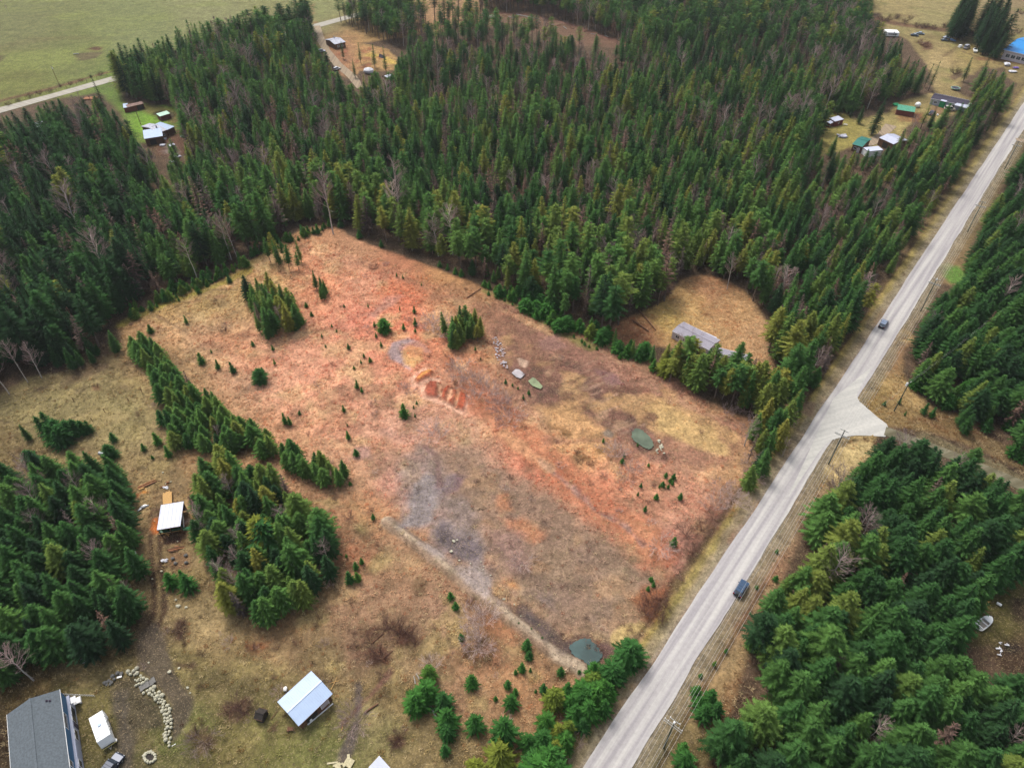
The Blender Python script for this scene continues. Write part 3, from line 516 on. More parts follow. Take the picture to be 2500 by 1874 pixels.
M_deadleaf = leaf_mat('dead_needles_and_twigs', [(0, (.080, .064, .058)), (.5, (.112, .078, .064)), (1, (.155, .090, .066))], trans=.1)
M_twig = leaf_mat('bare_twigs', [(0, (.22, .17, .155)), (.5, (.44, .33, .30)), (1, (.66, .54, .48))], trans=.05)
M_shrub = leaf_mat('red_brown_shrub_twigs', [(0, (.10, .060, .055)), (.5, (.19, .105, .08)), (1, (.33, .20, .165))], trans=.05)
M_bark = mat('grey_brown_bark', (.13, .098, .078), .9, noise=.4, nscale=6)
M_pale = mat('pale_bark', (.42, .38, .34), .8, noise=.25, nscale=5)

def conifer(seed, h, R, c0, dens=1.0, gap=.0, droop=.25, spr=.62, power=.85, top=.12, nb=8, lvl=.46):
    """whorls of branches; every branch carries narrow twig faces on both sides"""
    r = random.Random(seed); m = MB(); z = c0 * h
    while z < h * .99:
        t = (z - c0 * h) / (h * (1 - c0)); env = R * min(1, (1 - t) ** power + top * .3) * min(1, .55 + t * 3.2) * r.uniform(.74, 1.16)
        n = max(4, int(round(nb * dens * (.55 + .45 * (1 - t))))); ph = r.uniform(0, 6.28)
        for k in range(n):
            if r.random() < gap: continue
            a = ph + 6.283 * k / n + r.uniform(-.3, .3); L = env * r.uniform(.72, 1.14); zz = z + r.uniform(-.25, .25)
            ca, sa = math.cos(a), math.sin(a); br = r.random(); up = (.35 * t + .05) * L; S = max(2, int(L / .5) + 1); pts = []
            for i in range(S + 1):
                q = i / S; pts.append((ca * L * q, sa * L * q, zz + up * q - droop * L * q * q + r.uniform(-.04, .04)))
            for i in range(S):
                p0, p1 = pts[i], pts[i + 1]; q = (i + .5) / S; w = spr * (1.0 - .45 * q) * min(1, L / 1.2) * r.uniform(.75, 1.25)
                for sgn in (-1, 1):
                    for kk in range(3):
                        f = kk * .33 + r.uniform(0, .25); bx = p0[0] + (p1[0] - p0[0]) * f; by = p0[1] + (p1[1] - p0[1]) * f; bz = p0[2] + (p1[2] - p0[2]) * f
                        an = a + sgn * r.uniform(.6, 1.15); ln = w * r.uniform(.7, 1.2); dz = r.uniform(-.32, .06) * ln
                        tx, ty = math.cos(an) * ln, math.sin(an) * ln; ex = ca * .085; ey = sa * .085
                        m.poly([(bx - ex, by - ey, bz), (bx + ex, by + ey, bz), (bx + tx, by + ty, bz + dz)]); m.c.append(min(1, max(0, br * .6 + r.random() * .4)))
            p0, p1 = pts[-2], pts[-1]; px, py = -sa * .13, ca * .13
            m.poly([(p0[0] - px, p0[1] - py, p0[2]), (p0[0] + px, p0[1] + py, p0[2]), (p1[0] + ca * .3, p1[1] + sa * .3, p1[2] + .02)]); m.c.append(br)
        z += lvl * r.uniform(.8, 1.2) * (1 if t < .7 else .75) / max(.8, dens)
    for k in range(5):                                  # leader
        a = 1.26 * k; m.poly([(math.cos(a) * .22, math.sin(a) * .22, h - .9), (math.cos(a + 1.2) * .22, math.sin(a + 1.2) * .22, h - .9), (0, 0, h + .15)]); m.c.append(.8)
    return m
def stem(seed, h, r0, c0=0, stubs=10):
    r = random.Random(seed); m = MB(); k = 6
    m.tube([(r.uniform(-.04, .04) * i, r.uniform(-.04, .04) * i, h * .98 * i / k - (.3 if i == 0 else 0)) for i in range(k + 1)], [r0 * (1 - .93 * i / k) for i in range(k + 1)], 6)
    for i in range(stubs):
        z = r.uniform(.12, max(.3, c0 + .05)) * h; a = r.uniform(0, 6.28); L = r.uniform(.4, 1.3)
        m.tube([(0, 0, z), (math.cos(a) * L, math.sin(a) * L, z - .12 * L)], [.035, .012], 3)
    return m
def twigs(m, r, p, d, L, rad, depth, spread, cnt, up):
    """recursive bare branching with thin prisms / slivers"""
    q = Vector(p) + d * L
    if rad > .03: m.tube([p, tuple(q)], [rad, rad * .6], 4); m.c += [.6] * (6)
    else:
        s = d.cross(Vector((r.uniform(-1, 1), r.uniform(-1, 1), r.uniform(-1, 1)))).normalized() * max(rad * .8, .011)
        m.poly([tuple(Vector(p) - s), tuple(Vector(p) + s), tuple(q)]); m.c.append(r.random())
        s2 = d.cross(s).normalized() * max(rad * .8, .011); m.poly([tuple(Vector(p) - s2), tuple(Vector(p) + s2), tuple(q)]); m.c.append(r.random())
    if depth == 0: return
    for i in range(cnt):
        f = r.uniform(.3, 1); b = Vector(p) + d * L * f; nd = (d + Vector((r.uniform(-1, 1), r.uniform(-1, 1), r.uniform(-1, 1))) * spread + Vector((0, 0, up))).normalized()
        twigs(m, r, tuple(b), nd, L * r.uniform(.5, .75), rad * .5, depth - 1, spread, cnt, up)
def bare_crown(seed, h, c0, n, L, spread=.55, up=.25, depth=2, cnt=5, tilt=1.0):
    r = random.Random(seed); m = MB()
    for i in range(n):
        z = h * (c0 + (.97 - c0) * (i + r.random()) / n); a = r.uniform(0, 6.28); t = (z / h - c0) / (1 - c0)
        d = Vector((math.cos(a) * tilt, math.sin(a) * tilt, .9 + r.uniform(-.2, .4))).normalized()
        twigs(m, r, (0, 0, z), d, L * (1 - .6 * t) * r.uniform(.7, 1.1), .045, depth, spread, cnt, up)
    return m
def shrub_mesh(seed, R, h, n=26, depth=2, cnt=4):
    r = random.Random(seed); m = MB()
    for i in range(n):
        a = r.uniform(0, 6.28); q = r.random() ** .6; d = Vector((math.cos(a) * q * 1.0, math.sin(a) * q * 1.0, .35 + .6 * (1 - q))).normalized()
        twigs(m, r, (math.cos(a) * R * .15 * r.random(), math.sin(a) * R * .15 * r.random(), 0), d, R * .75 * r.uniform(.7, 1.1), .028, depth, .6, cnt, .12)
    return m

PROTO = {}
def proto(key, crown, cm, trunk, tm, h, kinds=('crown', 'trunk')):
    c = crown.build(kinds[0], cm); me1 = c.data; bpy.data.objects.remove(c); me2 = None
    if trunk: t = trunk.build(kinds[1], tm); me2 = t.data; bpy.data.objects.remove(t)
    PROTO[key] = (me1, me2, h, kinds)
GREEN = ['g0', 'g1', 'g2', 'g3', 'g4', 'g5', 'g6', 'g7']
proto('g0', conifer(1, 15, 2.7, .10, 1.1, .03), M_leaf, stem(1, 15, .20, .1, 3), M_bark, 15)
proto('g1', conifer(2, 15, 2.2, .16, 1.0, .08, .32), M_leaf, stem(2, 15, .19, .16, 6), M_bark, 15)
proto('g2', conifer(3, 15, 3.1, .12, 1.15, .05, .2, .7, .7), M_leaf, stem(3, 15, .22, .1, 3), M_bark, 15)
proto('g3', conifer(4, 15, 2.3, .42, .95, .15, .25, .75, .62, .5), M_leaf, stem(4, 15, .19, .42, 14), M_bark, 15)
proto('g4', conifer(5, 15, 2.6, .30, 1.0, .12, .15, .7, .7, .3), M_leaf, stem(5, 15, .20, .3, 12), M_bark, 15)
proto('g5', conifer(6, 15, 1.8, .22, .9, .12, .35, .6, .9), M_leaf, stem(6, 15, .17, .22, 9), M_bark, 15)
proto('g6', conifer(7, 15, 2.4, .50, .9, .2, .1, .85, .55, .7, nb=6), M_leaf, stem(7, 15, .18, .5, 16), M_bark, 15)
proto('g7', conifer(8, 15, 2.9, .08, 1.2, .02, .3, .6, .95), M_leaf, stem(8, 15, .22, .08, 2), M_bark, 15)
proto('y0', conifer(11, 5, 1.5, .03, 1.35, .02, .12, .42, .8, nb=8, lvl=.34), M_bush, stem(11, 5, .08, .05, 0), M_bark, 5)
proto('y1', conifer(12, 5, 1.15, .03, 1.3, .03, .1, .4, .9, nb=8, lvl=.34), M_bush, stem(12, 5, .07, .05, 0), M_bark, 5)
proto('y2', conifer(13, 5, 1.8, .02, 1.4, .0, .08, .5, .6, .4, nb=9, lvl=.36), M_bush, stem(13, 5, .08, .05, 0), M_bark, 5)
proto('d0', conifer(21, 15, 1.7, .14, .75, .2, .2, .5, .8, lvl=.6), M_deadleaf, stem(21, 15, .16, .2, 8), M_bark, 15)
proto('d1', conifer(22, 15, 1.3, .2, .65, .3, .25, .45, .8, lvl=.6), M_deadleaf, stem(22, 15, .15, .2, 8), M_bark, 15)
proto('d2', conifer(23, 15, 2.1, .1, .8, .2, .15, .55, .8, lvl=.6), M_deadleaf, stem(23, 15, .17, .2, 8), M_bark, 15)
proto('b0', bare_crown(31, 15, .42, 24, 3.0, .45, .3, 3, 4), M_twig, stem(31, 15, .17, .5, 5), M_pale, 15)
proto('b1', bare_crown(32, 15, .3, 28, 3.2, .55, .2, 3, 4), M_twig, stem(32, 15, .18, .4, 5), M_pale, 15)
proto('b2', bare_crown(33, 15, .55, 20, 2.6, .45, .35, 3, 4), M_twig, stem(33, 15, .14, .6, 4), M_pale, 15)
proto('s0', shrub_mesh(41, 1.9, 2), M_shrub, None, None, 2, ('twigs', ''))
proto('s1', shrub_mesh(42, 2.1, 2, 34), M_shrub, None, None, 2, ('twigs', ''))
proto('w0', shrub_mesh(43, 2.6, 3, 13, 3, 4), M_twig, None, None, 3, ('twigs', ''))

def plant(key, loc, h, tint, rz, wid, name, label, cat, group):
    me1, me2, h0, kinds = PROTO[key]; s = h / h0; t = thing(name, label, cat, loc, rz, group); t.rotation_euler = (random.gauss(0, .03), random.gauss(0, .03), rz); t.scale = (s * wid, s * wid, s)
    c = bpy.data.objects.new(kinds[0], me1); COL.objects.link(c); c.parent = t; c['tint'] = float(tint)
    if me2: k = bpy.data.objects.new(kinds[1], me2); COL.objects.link(k); k.parent = t; k['tint'] = float(tint)
    return t

# ---- candidate trees of the big wood : x, y, height, tint, kind
XS, YS = [], []
sp = 4.3
gxs = np.arange(-400, 420, sp); gys = np.arange(14, 600, sp * .93)
AX, AY = np.meshgrid(gxs, gys); AX = AX + (np.arange(len(gys)) % 2)[:, None] * sp / 2
AX = (AX + rng.uniform(-1.5, 1.5, AX.shape)).ravel(); AY = (AY + rng.uniform(-1.5, 1.5, AY.shape)).ravel()
px, py, dp = PJ(AX, AY, 0)
keep = (px > -260) & (px < 2480) & (py > -75) & (py < 2150)
# open land that is never wood, wherever it is hidden
r2 = [G(-400, 345), G(0, 240), G(245, 170), G(690, 56), G(900, -2), G(1000, -40)]
ry = np.interp(AX, [p.x for p in r2], [p.y for p in r2]); keep &= AY < ry - 5
keep &= ~((AX > road_x(AY) - 6.5) & (AX < road_x(AY) + RW + 9))
keep &= ~((AY < 150) & (AX < road_x(AY) - 7) & (px > -300) & (py > 860))            # the clearing and everything below it: own stands
keep &= ~inpoly(px, py, [(1880, -400), (1885, 40), (1900, 110), (1950, 165), (1985, 190), (2060, 205), (2160, 165), (2230, 200), (2700, 200), (2700, -400)])
keep &= ~inpoly(px, py, [(1785, 250), (1880, 240), (1990, 200), (2095, 205), (2095, 240), (2040, 270), (1960, 262), (1955, 300), (1880, 340), (1780, 325)])
keep &= ~inpoly(px, py, [(200, 195), (255, 195), (300, 235), (390, 235), (405, 350), (340, 350), (270, 300), (230, 230)])
keep &= ~inpoly(px, py, [(676, 40), (710, 40), (880, 110), (880, 165), (740, 175), (690, 110)])
keep &= ~inpoly(px, py, [(1025, 40), (1060, 22), (1140, 30), (1220, 48), (1300, 76), (1380, 100), (1330, 115), (1250, 108), (1150, 88), (1060, 66)]) & ~inpoly(px, py, V2) & ~inpoly(px, py, V4) & ~inpoly(px, py, V1)
keep &= ~inpoly(px, py, [(860, -80), (1010, -80), (1040, 40), (900, 45)])
keep &= ~inpoly(px, py, [(1960, 935), (2030, 935), (2300, 1065), (2300, 1180), (2160, 1075), (2000, 975)])
keep &= ~((segdist(AX, AY, w3(V1[1:25]), False) < 4.0) & (AY > 90))
AX, AY = AX[keep], AY[keep]; px, py, dp = PJ(AX, AY, 0); n = len(AX)
U = lambda: rng.random(n)
reg = lambda P: inpoly(px, py, P)
H = 10.5 + 8.5 * U() + 3 * fbm(AX, AY, 40, 2, 3)
left = px < 330; H = np.where(left, H + 2.5, H); H = np.where(reg([(230, 60), (700, -60), (700, 120), (430, 260), (250, 250)]), H + 3, H)
cent = reg([(900, 120), (1750, 120), (1650, 560), (1300, 560), (800, 420)]); H = np.where(cent, H - 1.5, H)
rstrip = reg([(1620, 560), (1880, 240), (2212, 100), (1990, 540), (1740, 900)]); H = np.where(rstrip, H * .85, H)
f2 = (AX > road_x(AY) + RW); H = np.where(f2, 9.5 + 5.5 * U(), H)
sparse = reg([(880, 20), (1010, 30), (1330, 110), (1400, 180), (1200, 190), (900, 120)]) & (U() < .5)
sparse |= reg([(690, 60), (900, 110), (900, 200), (740, 200)]) & (U() < .45)
low = reg([(1760, 330), (1990, 300), (1960, 440), (1740, 460)]); H = np.where(low, H * .8, H); sparse |= low & (U() < .25)
sparse |= U() < .06
low2 = reg([(270, 330), (420, 330), (420, 460), (290, 450)]); H = np.where(low2, H * .8, H); sparse |= low2 & (U() < .3)
sr = reg([(1960, 880), (2500, 1000), (2500, 1330), (2000, 1130), (1900, 1000)]) & (U() < .1); sparse |= sr
# the lines of sight of ground that the photograph leaves open
ok = ~sparse
leak = rng.random(n)
for v in VIS:
    tol = np.zeros(n)
    for q in (0, .3, .55, .8, 1.0):
        hx, hy, _ = PJ(AX, AY, H * q)
        hit = inpoly(hx, hy, v)
        if q in (.3, .55) and v is V1: hit |= inpoly(hx + 900 / dp * 1.2, hy, v) & inpoly(hx - 900 / dp * 1.2, hy, v)
        if v is V1 and q in (.3, .55): hit |= f2 & (inpoly(hx - 1475 / dp * 2.0, hy, v))
        ok &= ~hit | (leak < (.5 if v is V8 else .14 if v in (V10, V11, V7) else 0))
AX, AY, H, px, py, dp = (a[ok] for a in (AX, AY, H, px, py, dp)); n = len(AX)
f2 = (AX > road_x(AY) + RW); left = px < 330
cl_ = fbm(AX, AY, 38, 3, 21); u = U(); DEAD = rng.random(n)
nz = fbm(AX, AY, 28, 3, 77)
pdead = .20 + .28 * nz; pdead = np.where(inpoly(px, py, [(900, 150), (1560, 150), (1500, 500), (1050, 480)]), pdead + .10, pdead)
pdead = np.where(inpoly(px, py, [(1700, 330), (1960, 330), (1900, 480), (1720, 560)]), pdead + .15, pdead); pdead = np.where(f2, .05, pdead); pdead = np.where(left, pdead * .7, pdead)
dead = DEAD < pdead; bare = (~dead) & (rng.random(n) < np.where(inpoly(px, py, [(1640, 20), (2000, 60), (1850, 300), (1640, 300)]), .12, np.where(nz > .15, .10, .025)))
tint = .36 + .19 * rng.standard_normal(n) + .25 * cl_
edge = inpoly(px, py, [(680, 430), (900, 470), (1350, 560), (1650, 480), (1700, 640), (1400, 760), (1050, 660), (700, 520)]); tint = np.where(edge, tint + .17, tint)
tint = np.where(left, tint - .24, tint); tint = np.where(py < 200, tint - .08, tint)  # dark firs at the left; the tint also holds some lens edge darkening
tint = np.where(rng.random(n) < np.where(px > 500, .07, .02), .9, tint); tint = np.where(f2, .22 + .13 * rng.standard_normal(n) + .1 * cl_, tint)
tint = np.where(inpoly(px, py, [(1690, 1180), (1800, 1150), (1850, 1250), (1760, 1380), (1700, 1330), (1660, 1300)]), np.where(rng.random(n) < .6, .8, .45), tint)
tint = np.where(f2 & (rng.random(n) < .07), .74, tint)
kind = np.where(u < .2, 0, np.where(u < .38, 1, np.where(u < .52, 2, np.where(u < .66, 4, np.where(u < .8, 5, np.where(u < .9, 3, 7))))))
kind = np.where(edge & (u > .35), np.where(u < .7, 3, np.where(u < .85, 6, 4)), kind); kind = np.where(f2, np.where(u < .3, 2, np.where(u < .55, 0, np.where(u < .85, 7, 4))), kind)
kind = np.where(py < 120, np.where(u < .5, 6, 3), kind)
TREES = []     # x, y, h, tint, proto key, class, width
for i in range(n):
    if bare[i]: TREES.append((AX[i], AY[i], H[i] * random.uniform(.9, 1.1), random.uniform(.0, .45), random.choice(['b0', 'b1', 'b2', 'b1']), 'bare', random.uniform(1.0, 1.5)))
    elif dead[i]: TREES.append((AX[i], AY[i], H[i] * random.uniform(.75, 1.1), random.random(), random.choice(['d0', 'd1', 'd2']), 'dead', random.uniform(1.2, 1.7)))
    else: TREES.append((AX[i], AY[i], H[i], float(np.clip(tint[i], .02, 1)), GREEN[kind[i]], 'green', random.uniform(.9, 1.2) * (1.55 if f2[i] else 1.28)))

# ---- undergrowth filling the gaps of the near wood
n_u = 2600; ux = rng.uniform(-330, 330, n_u); uy = rng.uniform(14, 330, n_u); upx, upy, _ = PJ(ux, uy, 0); hu = rng.uniform(3.5, 8, n_u)
uk = (upx > -200) & (upx < 2450) & ~((ux > road_x(uy) - 6.5) & (ux < road_x(uy) + RW + 9)) & ~((uy < 150) & (ux < road_x(uy) - 7) & (upy > 860))
for v in VIS + [[(1960, 935), (2030, 935), (2300, 1065), (2300, 1180), (2160, 1075), (2000, 975)]]:
    for q in (0, .5, 1):
        hx, hy, _ = PJ(ux, uy, hu * q); uk &= ~inpoly(hx, hy, v) & ~inpoly(hx - 12, hy, v)
uk &= ~(segdist(ux, uy, w3(V1[1:25]), False) < 3.0)
for x, y, h in zip(ux[uk], uy[uk], hu[uk]): TREES.append((x, y, h, float(np.clip(random.gauss(.4, .15), 0, 1)), random.choice(['g0', 'g7', 'g1']), 'green', random.uniform(1.3, 1.7)))
# ---- the small stands, by the feet of their trees
def stand(poly, sp, h0, h1, t0, t1, kinds, seed, dead=.05, bare=.02, wid=1.0, cls='green'):
    r = np.random.default_rng(seed); p = w3(poly); xs = [q[0] for q in p]; ys_ = [q[1] for q in p]
    for x in np.arange(min(xs), max(xs), sp):
        for y in np.arange(min(ys_), max(ys_), sp):
            a, b = x + r.uniform(-.4, .4) * sp, y + r.uniform(-.4, .4) * sp
            if not bool(inpoly(np.array([a]), np.array([b]), p)[0]): continue
            q = r.random(); h = r.uniform(h0, h1)
            if q < dead: TREES.append((a, b, h, r.random(), ['d0', 'd1', 'd2'][r.integers(3)], 'dead', 1.2))
            elif q < dead + bare: TREES.append((a, b, h, r.uniform(.1, .6), ['b0', 'b1'][r.integers(2)], 'bare', 1.2))
            else: TREES.append((a, b, h, float(np.clip(r.normal((t0 + t1) / 2, (t1 - t0) / 2), 0, 1)), kinds[r.integers(len(kinds))], cls, wid * r.uniform(.9, 1.15)))
stand([(-120, 1075), (0, 1058), (100, 1035), (190, 1020), (272, 1040), (298, 1120), (292, 1190), (312, 1250), (305, 1320), (280, 1390), (225, 1430), (150, 1455), (60, 1475), (-100, 1495)], 3.5, 8.5, 13, .02, .36, ['g0', 'g2', 'g7', 'g2'], 5, .06, .05, 1.5)
stand([(425, 1075), (480, 1015), (560, 1025), (630, 1070), (690, 1125), (715, 1200), (722, 1255), (690, 1280), (650, 1330), (600, 1365), (530, 1350), (490, 1290), (455, 1230), (430, 1170)], 3.1, 6.5, 12, .2, .8, ['g0', 'g2', 'y0', 'g2'], 6, .07, .08, 1.5)
stand([(420, 1110), (455, 1085), (480, 1130), (450, 1160)], 3, 6, 8, .15, .35, ['g0', 'g7'], 61, 0, 0, 1.2)
stand([(290, 762), (325, 755), (380, 800), (450, 862), (560, 940), (640, 990), (690, 1010), (755, 1035), (740, 1062), (700, 1068), (640, 1025), (560, 985), (500, 980), (430, 975), (385, 970), (372, 930), (350, 880), (335, 820), (300, 785)], 2.5, 5, 8.5, .32, .62, ['y0', 'y2', 'g0', 'y2'], 7, .01, .01, 1.55)
stand([(535, 640), (590, 640), (640, 685), (655, 705), (630, 716), (585, 735), (560, 715), (545, 680)], 2.6, 8, 12, .3, .75, ['g1', 'g0', 'g4', 'g0'], 8, .08, .05, 1.35)
stand([(575, 560), (600, 555), (665, 560), (655, 585), (620, 590), (590, 582)], 3.2, 7, 11, .3, .7, ['g0', 'g1', 'g4'], 9, .03, .03)
stand([(682, 622), (700, 618), (716, 645), (700, 655), (688, 640)], 2.6, 5, 7.5, .3, .5, ['g0', 'g7'], 10, 0, 0)
stand([(960, 735), (985, 752), (1010, 735), (1045, 738), (1052, 722), (1010, 705), (965, 712)], 2.2, 6.5, 10, .35, .75, ['g0', 'g1', 'g4', 'g7'], 12, 0, 0, 1.4)
stand([(1425, 800), (1460, 790), (1500, 800), (1560, 822), (1620, 838), (1680, 870), (1700, 890), (1660, 905), (1600, 888), (1560, 868), (1500, 848), (1450, 828)], 2.9, 9, 15, .45, .9, ['g3', 'g4', 'g6', 'g1', 'g2'], 14, .05, .06, 1.35)
stand([(1605, 960), (1640, 925), (1690, 900), (1712, 900), (1690, 960), (1662, 1010), (1635, 1050), (1612, 1060)], 3.5, 9, 13, .3, .8, ['g0', 'g4', 'g7'], 15, .08, .06, 1.35)
stand([(1300, 738), (1380, 760), (1440, 775), (1430, 800), (1390, 788), (1330, 760)], 4.5, 5, 9, .3, .8, ['g0', 'g1', 'g7'], 16, .0, .15)
stand([(130, 815), (240, 775), (225, 752), (120, 780)], 3.2, 6, 10, .15, .35, ['g0', 'g7'], 17, .0, .04, 1.2)
stand([(245, 740), (265, 745), (272, 770), (250, 765)], 3.2, 6, 9, .2, .4, ['g0', 'g7'], 18, .0, .2, 1.2)
stand([(2040, 915), (2095, 905), (2110, 940), (2060, 940)], 4, 6, 9, .1, .3, ['g0', 'g7'], 19, .0, .0, 1.3)
stand([(2050, 60), (2075, 55), (2088, 80), (2070, 92), (2050, 88)], 5, 21, 27, .0, .08, ['g7', 'g2'], 31, 0, 0, 1.0)
stand([(2100, 60), (2150, 60), (2165, 110), (2160, 128), (2108, 118)], 6, 18, 27, .0, .1, ['g7', 'g2'], 32, 0, 0, 1.05)
stand([(2080, 1375), (2130, 1372), (2150, 1400), (2100, 1410)], 4, 5, 7, .02, .15, ['g7'], 20, .0, .0, 1.4)
for (a, b), h, t, k in [(c22(720, 600), 8, .3, 'g7'), (c13(1225, 870), 17, .05, 'g7'), (c13(1140, 800), 9, .2, 'g7'), (c13(1085, 760), 6, .05, 'g7'), (c23(690, 1000), 16, .35, 'g4'), (c23(700, 1070), 13, .3, 'g1'), ((232, 247), 19, 0, 'g5'), ((225, 262), 12, .1, 'g1'), ((2068, 78), 28, 0, 'g7'), ((2060, 70), 24, 0, 'g7'), ((2110, 72), 30, 0, 'g7'), ((2128, 80), 29, 0, 'g7'), ((2142, 122), 23, .05, 'g7'), ((2122, 118), 20, .1, 'g7'), ((2148, 128), 16, .1, 'g7'),
                        ((65, 950), 6, .25, 'g7'), (c22(1440, 420), 11, .45, 'g3'), (c21(1740, 540), 5.5, .3, 'g0'), (c21(1690, 500), 8, .6, 'g1'), ((2005, 196), 15, .1, 'g5'), ((1996, 188), 12, .1, 'g5'), ((2080, 176), 13, .1, 'g1'), ((2118, 172), 15, .1, 'g5'), ((742, 128), 10, .3, 'g1'), ((780, 138), 12, .3, 'g5'), ((810, 146), 13, .3, 'g1'), ((835, 160), 15, .3, 'g5'), ((768, 168), 10, .35, 'g1'), ((690, 135), 12, .3, 'g1'),
                        ((1455, 812), 11, .97, 'g2'), ((1545, 838), 13, .85, 'g2'), ((1598, 848), 15, .4, 'g4'), ((1520, 808), 10, .12, 'g7'), ((1575, 822), 15, .42, 'g2'), ((1655, 880), 14, .4, 'g2'), ((1498, 836), 12, .93, 'g2'), ((1622, 862), 14, .88, 'g4'), ((1432, 795), 10, .95, 'g0'), ((1480, 832), 11, .8, 'g2'), ((1560, 862), 13, .9, 'g4'), ((1600, 884), 12, .85, 'g1'), ((1640, 898), 13, .8, 'g2'), ((1706, 890), 14, .4, 'g4')]:
    g = G(a, b); TREES.append((g.x, g.y, h, t, k, 'green', 1.15))
for b, t in [((857, 497), (838, 392)), (c12(230, 1190), c12(170, 1005)), ((865, 480), (850, 345)), ((720, 505), (700, 290)), ((474, 553), (430, 470)), ((500, 560), (470, 465)), ((512, 555), (487, 462)), ((20, 850), (-30, 760)), ((60, 825), (20, 740)), ((90, 815), (50, 745)), (c13(1125, 710), c13(1240, 400)), (c13(1230, 640), c13(1310, 410)), (c13(840, 770), c13(910, 520)), (c13(720, 190), c13(770, 30)), (c13(600, 170), c13(640, 20)), (c13(1140, 480), c13(1170, 300)), (c13(905, 420), c13(925, 270)), (c13(1010, 400), c13(1030, 290)), (c13(140, 370), c13(155, 275)), (c23(560, 270), c23(620, 60)), (c23(480, 180), c23(525, 40)), (c23(290, 210), c23(340, 0)), (c12(1645, 190), c12(1660, 0)), (c12(1600, 200), c12(1610, 0)), (c12(1810, 250), c12(1835, 70)), (c12(1070, 80), c12(1068, -40)), (c11(60, 100), c11(30, 30)), (c11(2110, 1000), c11(2090, 850)), (c31(1570, 560), c31(1490, 380)), (c31(880, 560), c31(800, 450)), (c31(560, 620), c31(470, 540)), (c23(680, 1120), c23(690, 990)), (c33(1200, 1560), c33(1130, 1480)), ((1690, 985), (1700, 945))]:
    g = G(*b); hs = np.arange(3, 26, .5); k = [PJ(g.x, g.y, z)[1] for z in hs]; h = hs[int(np.argmin(np.abs(np.array(k) - t[1])))]
    TREES.append((g.x, g.y, float(h), 1.0 if b[0] == 857 else .3, random.choice(['b0', 'b2', 'b1']), 'bare', 1.0))

def place_word(x, y, X, Y):
    a, b = x, y
    if X > road_x(Y) + RW: return 'in the wood on the far right side of the gravel road' if b < 930 else 'in the dense wood at the lower right of the gravel road'
    if b > 1000 and a < 345: return 'in the dark stand beside the sawmill shed at the left edge'
    if b > 1040 and a < 760: return 'in the stand just right of the sawmill shed'
    if b > 750 and a < 230 and b < 860: return 'along the upper edge of the left pasture'
    if 740 < b < 1080 and a < 770: return 'in the diagonal hedge crossing the left side of the clearing'
    if 600 < b < 745 and 520 < a < 665: return 'in the isolated group in the upper left of the clearing'
    if 540 < b < 600 and 570 < a < 670: return 'in the small group at the top corner of the clearing'
    if 615 < b < 760 and 680 < a < 720: return 'in the little row beside the top of the clearing'
    if 690 < b < 760 and 950 < a < 1060: return 'in the clump in the middle of the clearing'
    if 780 < b < 1020 and 1300 < a < 1760: return 'in the band between the clearing and the long house'
    if 735 < b < 800 and 1290 < a < 1450: return 'at the corner between the clearing and the oval yard'
    if b > 850: return 'near the road verge below the junction'
    if a < 330: return 'in the dark wood filling the left edge' if b > 250 else 'beside the farm shed below the top left road'
    if a < 900 and b > 300: return 'in the wood above the upper left rim of the clearing'
    if a < 1420 and b > 430: return 'at the wood edge above the muddy part of the clearing'
    if a > 1600 and b > 420: return 'between the oval yard and the gravel road'
    if a > 1880: return 'among the houses at the upper right'
    if b > 430: return 'behind the oval yard'
    if a < 900: return 'in the wood below the top left field'
    if a < 1500: return 'in the middle of the big wood'
    return 'in the upper right part of the big wood'
def look(cls, t, h, key):
    sz = 'tall' if h > 14 else 'mid-sized' if h > 8 else 'small'
    if cls == 'green':
        c = 'very dark green' if t < .17 else 'dark green' if t < .4 else 'fresh green' if t < .62 else 'olive green' if t < .8 else 'yellow-green'
        s = 'bare-stemmed ' if key in ('g3', 'g6') else ''
        return f'{sz} {c} {s}conifer'
    if cls == 'dead': return f'{sz} ' + ('grey-brown' if t < .35 else 'brown' if t < .7 else 'rusty brown') + ' dead conifer'
    return f'{sz} leafless ' + ('white-stemmed' if t > .6 else 'pale grey') + ' tree'
NAMES = {'green': ('conifer_tree', 'conifer'), 'dead': ('dead_conifer_tree', 'dead tree'), 'bare': ('birch_tree', 'bare tree')}
TA = np.array([(t[0], t[1], t[2]) for t in TREES]); tpx, tpy, tdp = PJ(TA[:, 0], TA[:, 1], TA[:, 2] * .6)
vis = (tpx > 5) & (tpx < 2207) & (tpy > 5) & (tpy < 1653); size = TA[:, 2] / tdp * vis
REST = {'green': [], 'dead': [], 'bare': []}
for cls, lim in (('green', 300), ('dead', 300), ('bare', 300)):
    idx = [i for i, t in enumerate(TREES) if t[5] == cls]; idx.sort(key=lambda i: -size[i])
    for k, i in enumerate(idx):
        x, y, h, t, key, _, wd = TREES[i]
        if k < lim and vis[i]:
            a, b, _ = PJ(x, y, 0); w_ = place_word(a, b, x, y); nm, cat = NAMES[cls]; lb = look(cls, t, h, key) + ' ' + w_
            if len(lb.split()) > 16: lb = lb.replace('bare-stemmed ', '').replace('mid-sized ', '').replace(' of the gravel road', ' of the road')
            if len(lb.split()) > 16: lb = ' '.join(lb.split()[1:])
            plant(key, (x, y, -.1), h, t, random.uniform(0, 6.28), wd, nm, lb, cat, lb.replace(' tree ', ' trees ').replace('conifer ', 'conifers '))
        else: REST[cls].append((x, y, h, t, {'y0': 'g0', 'y2': 'g2'}.get(key, key), cls, wd))

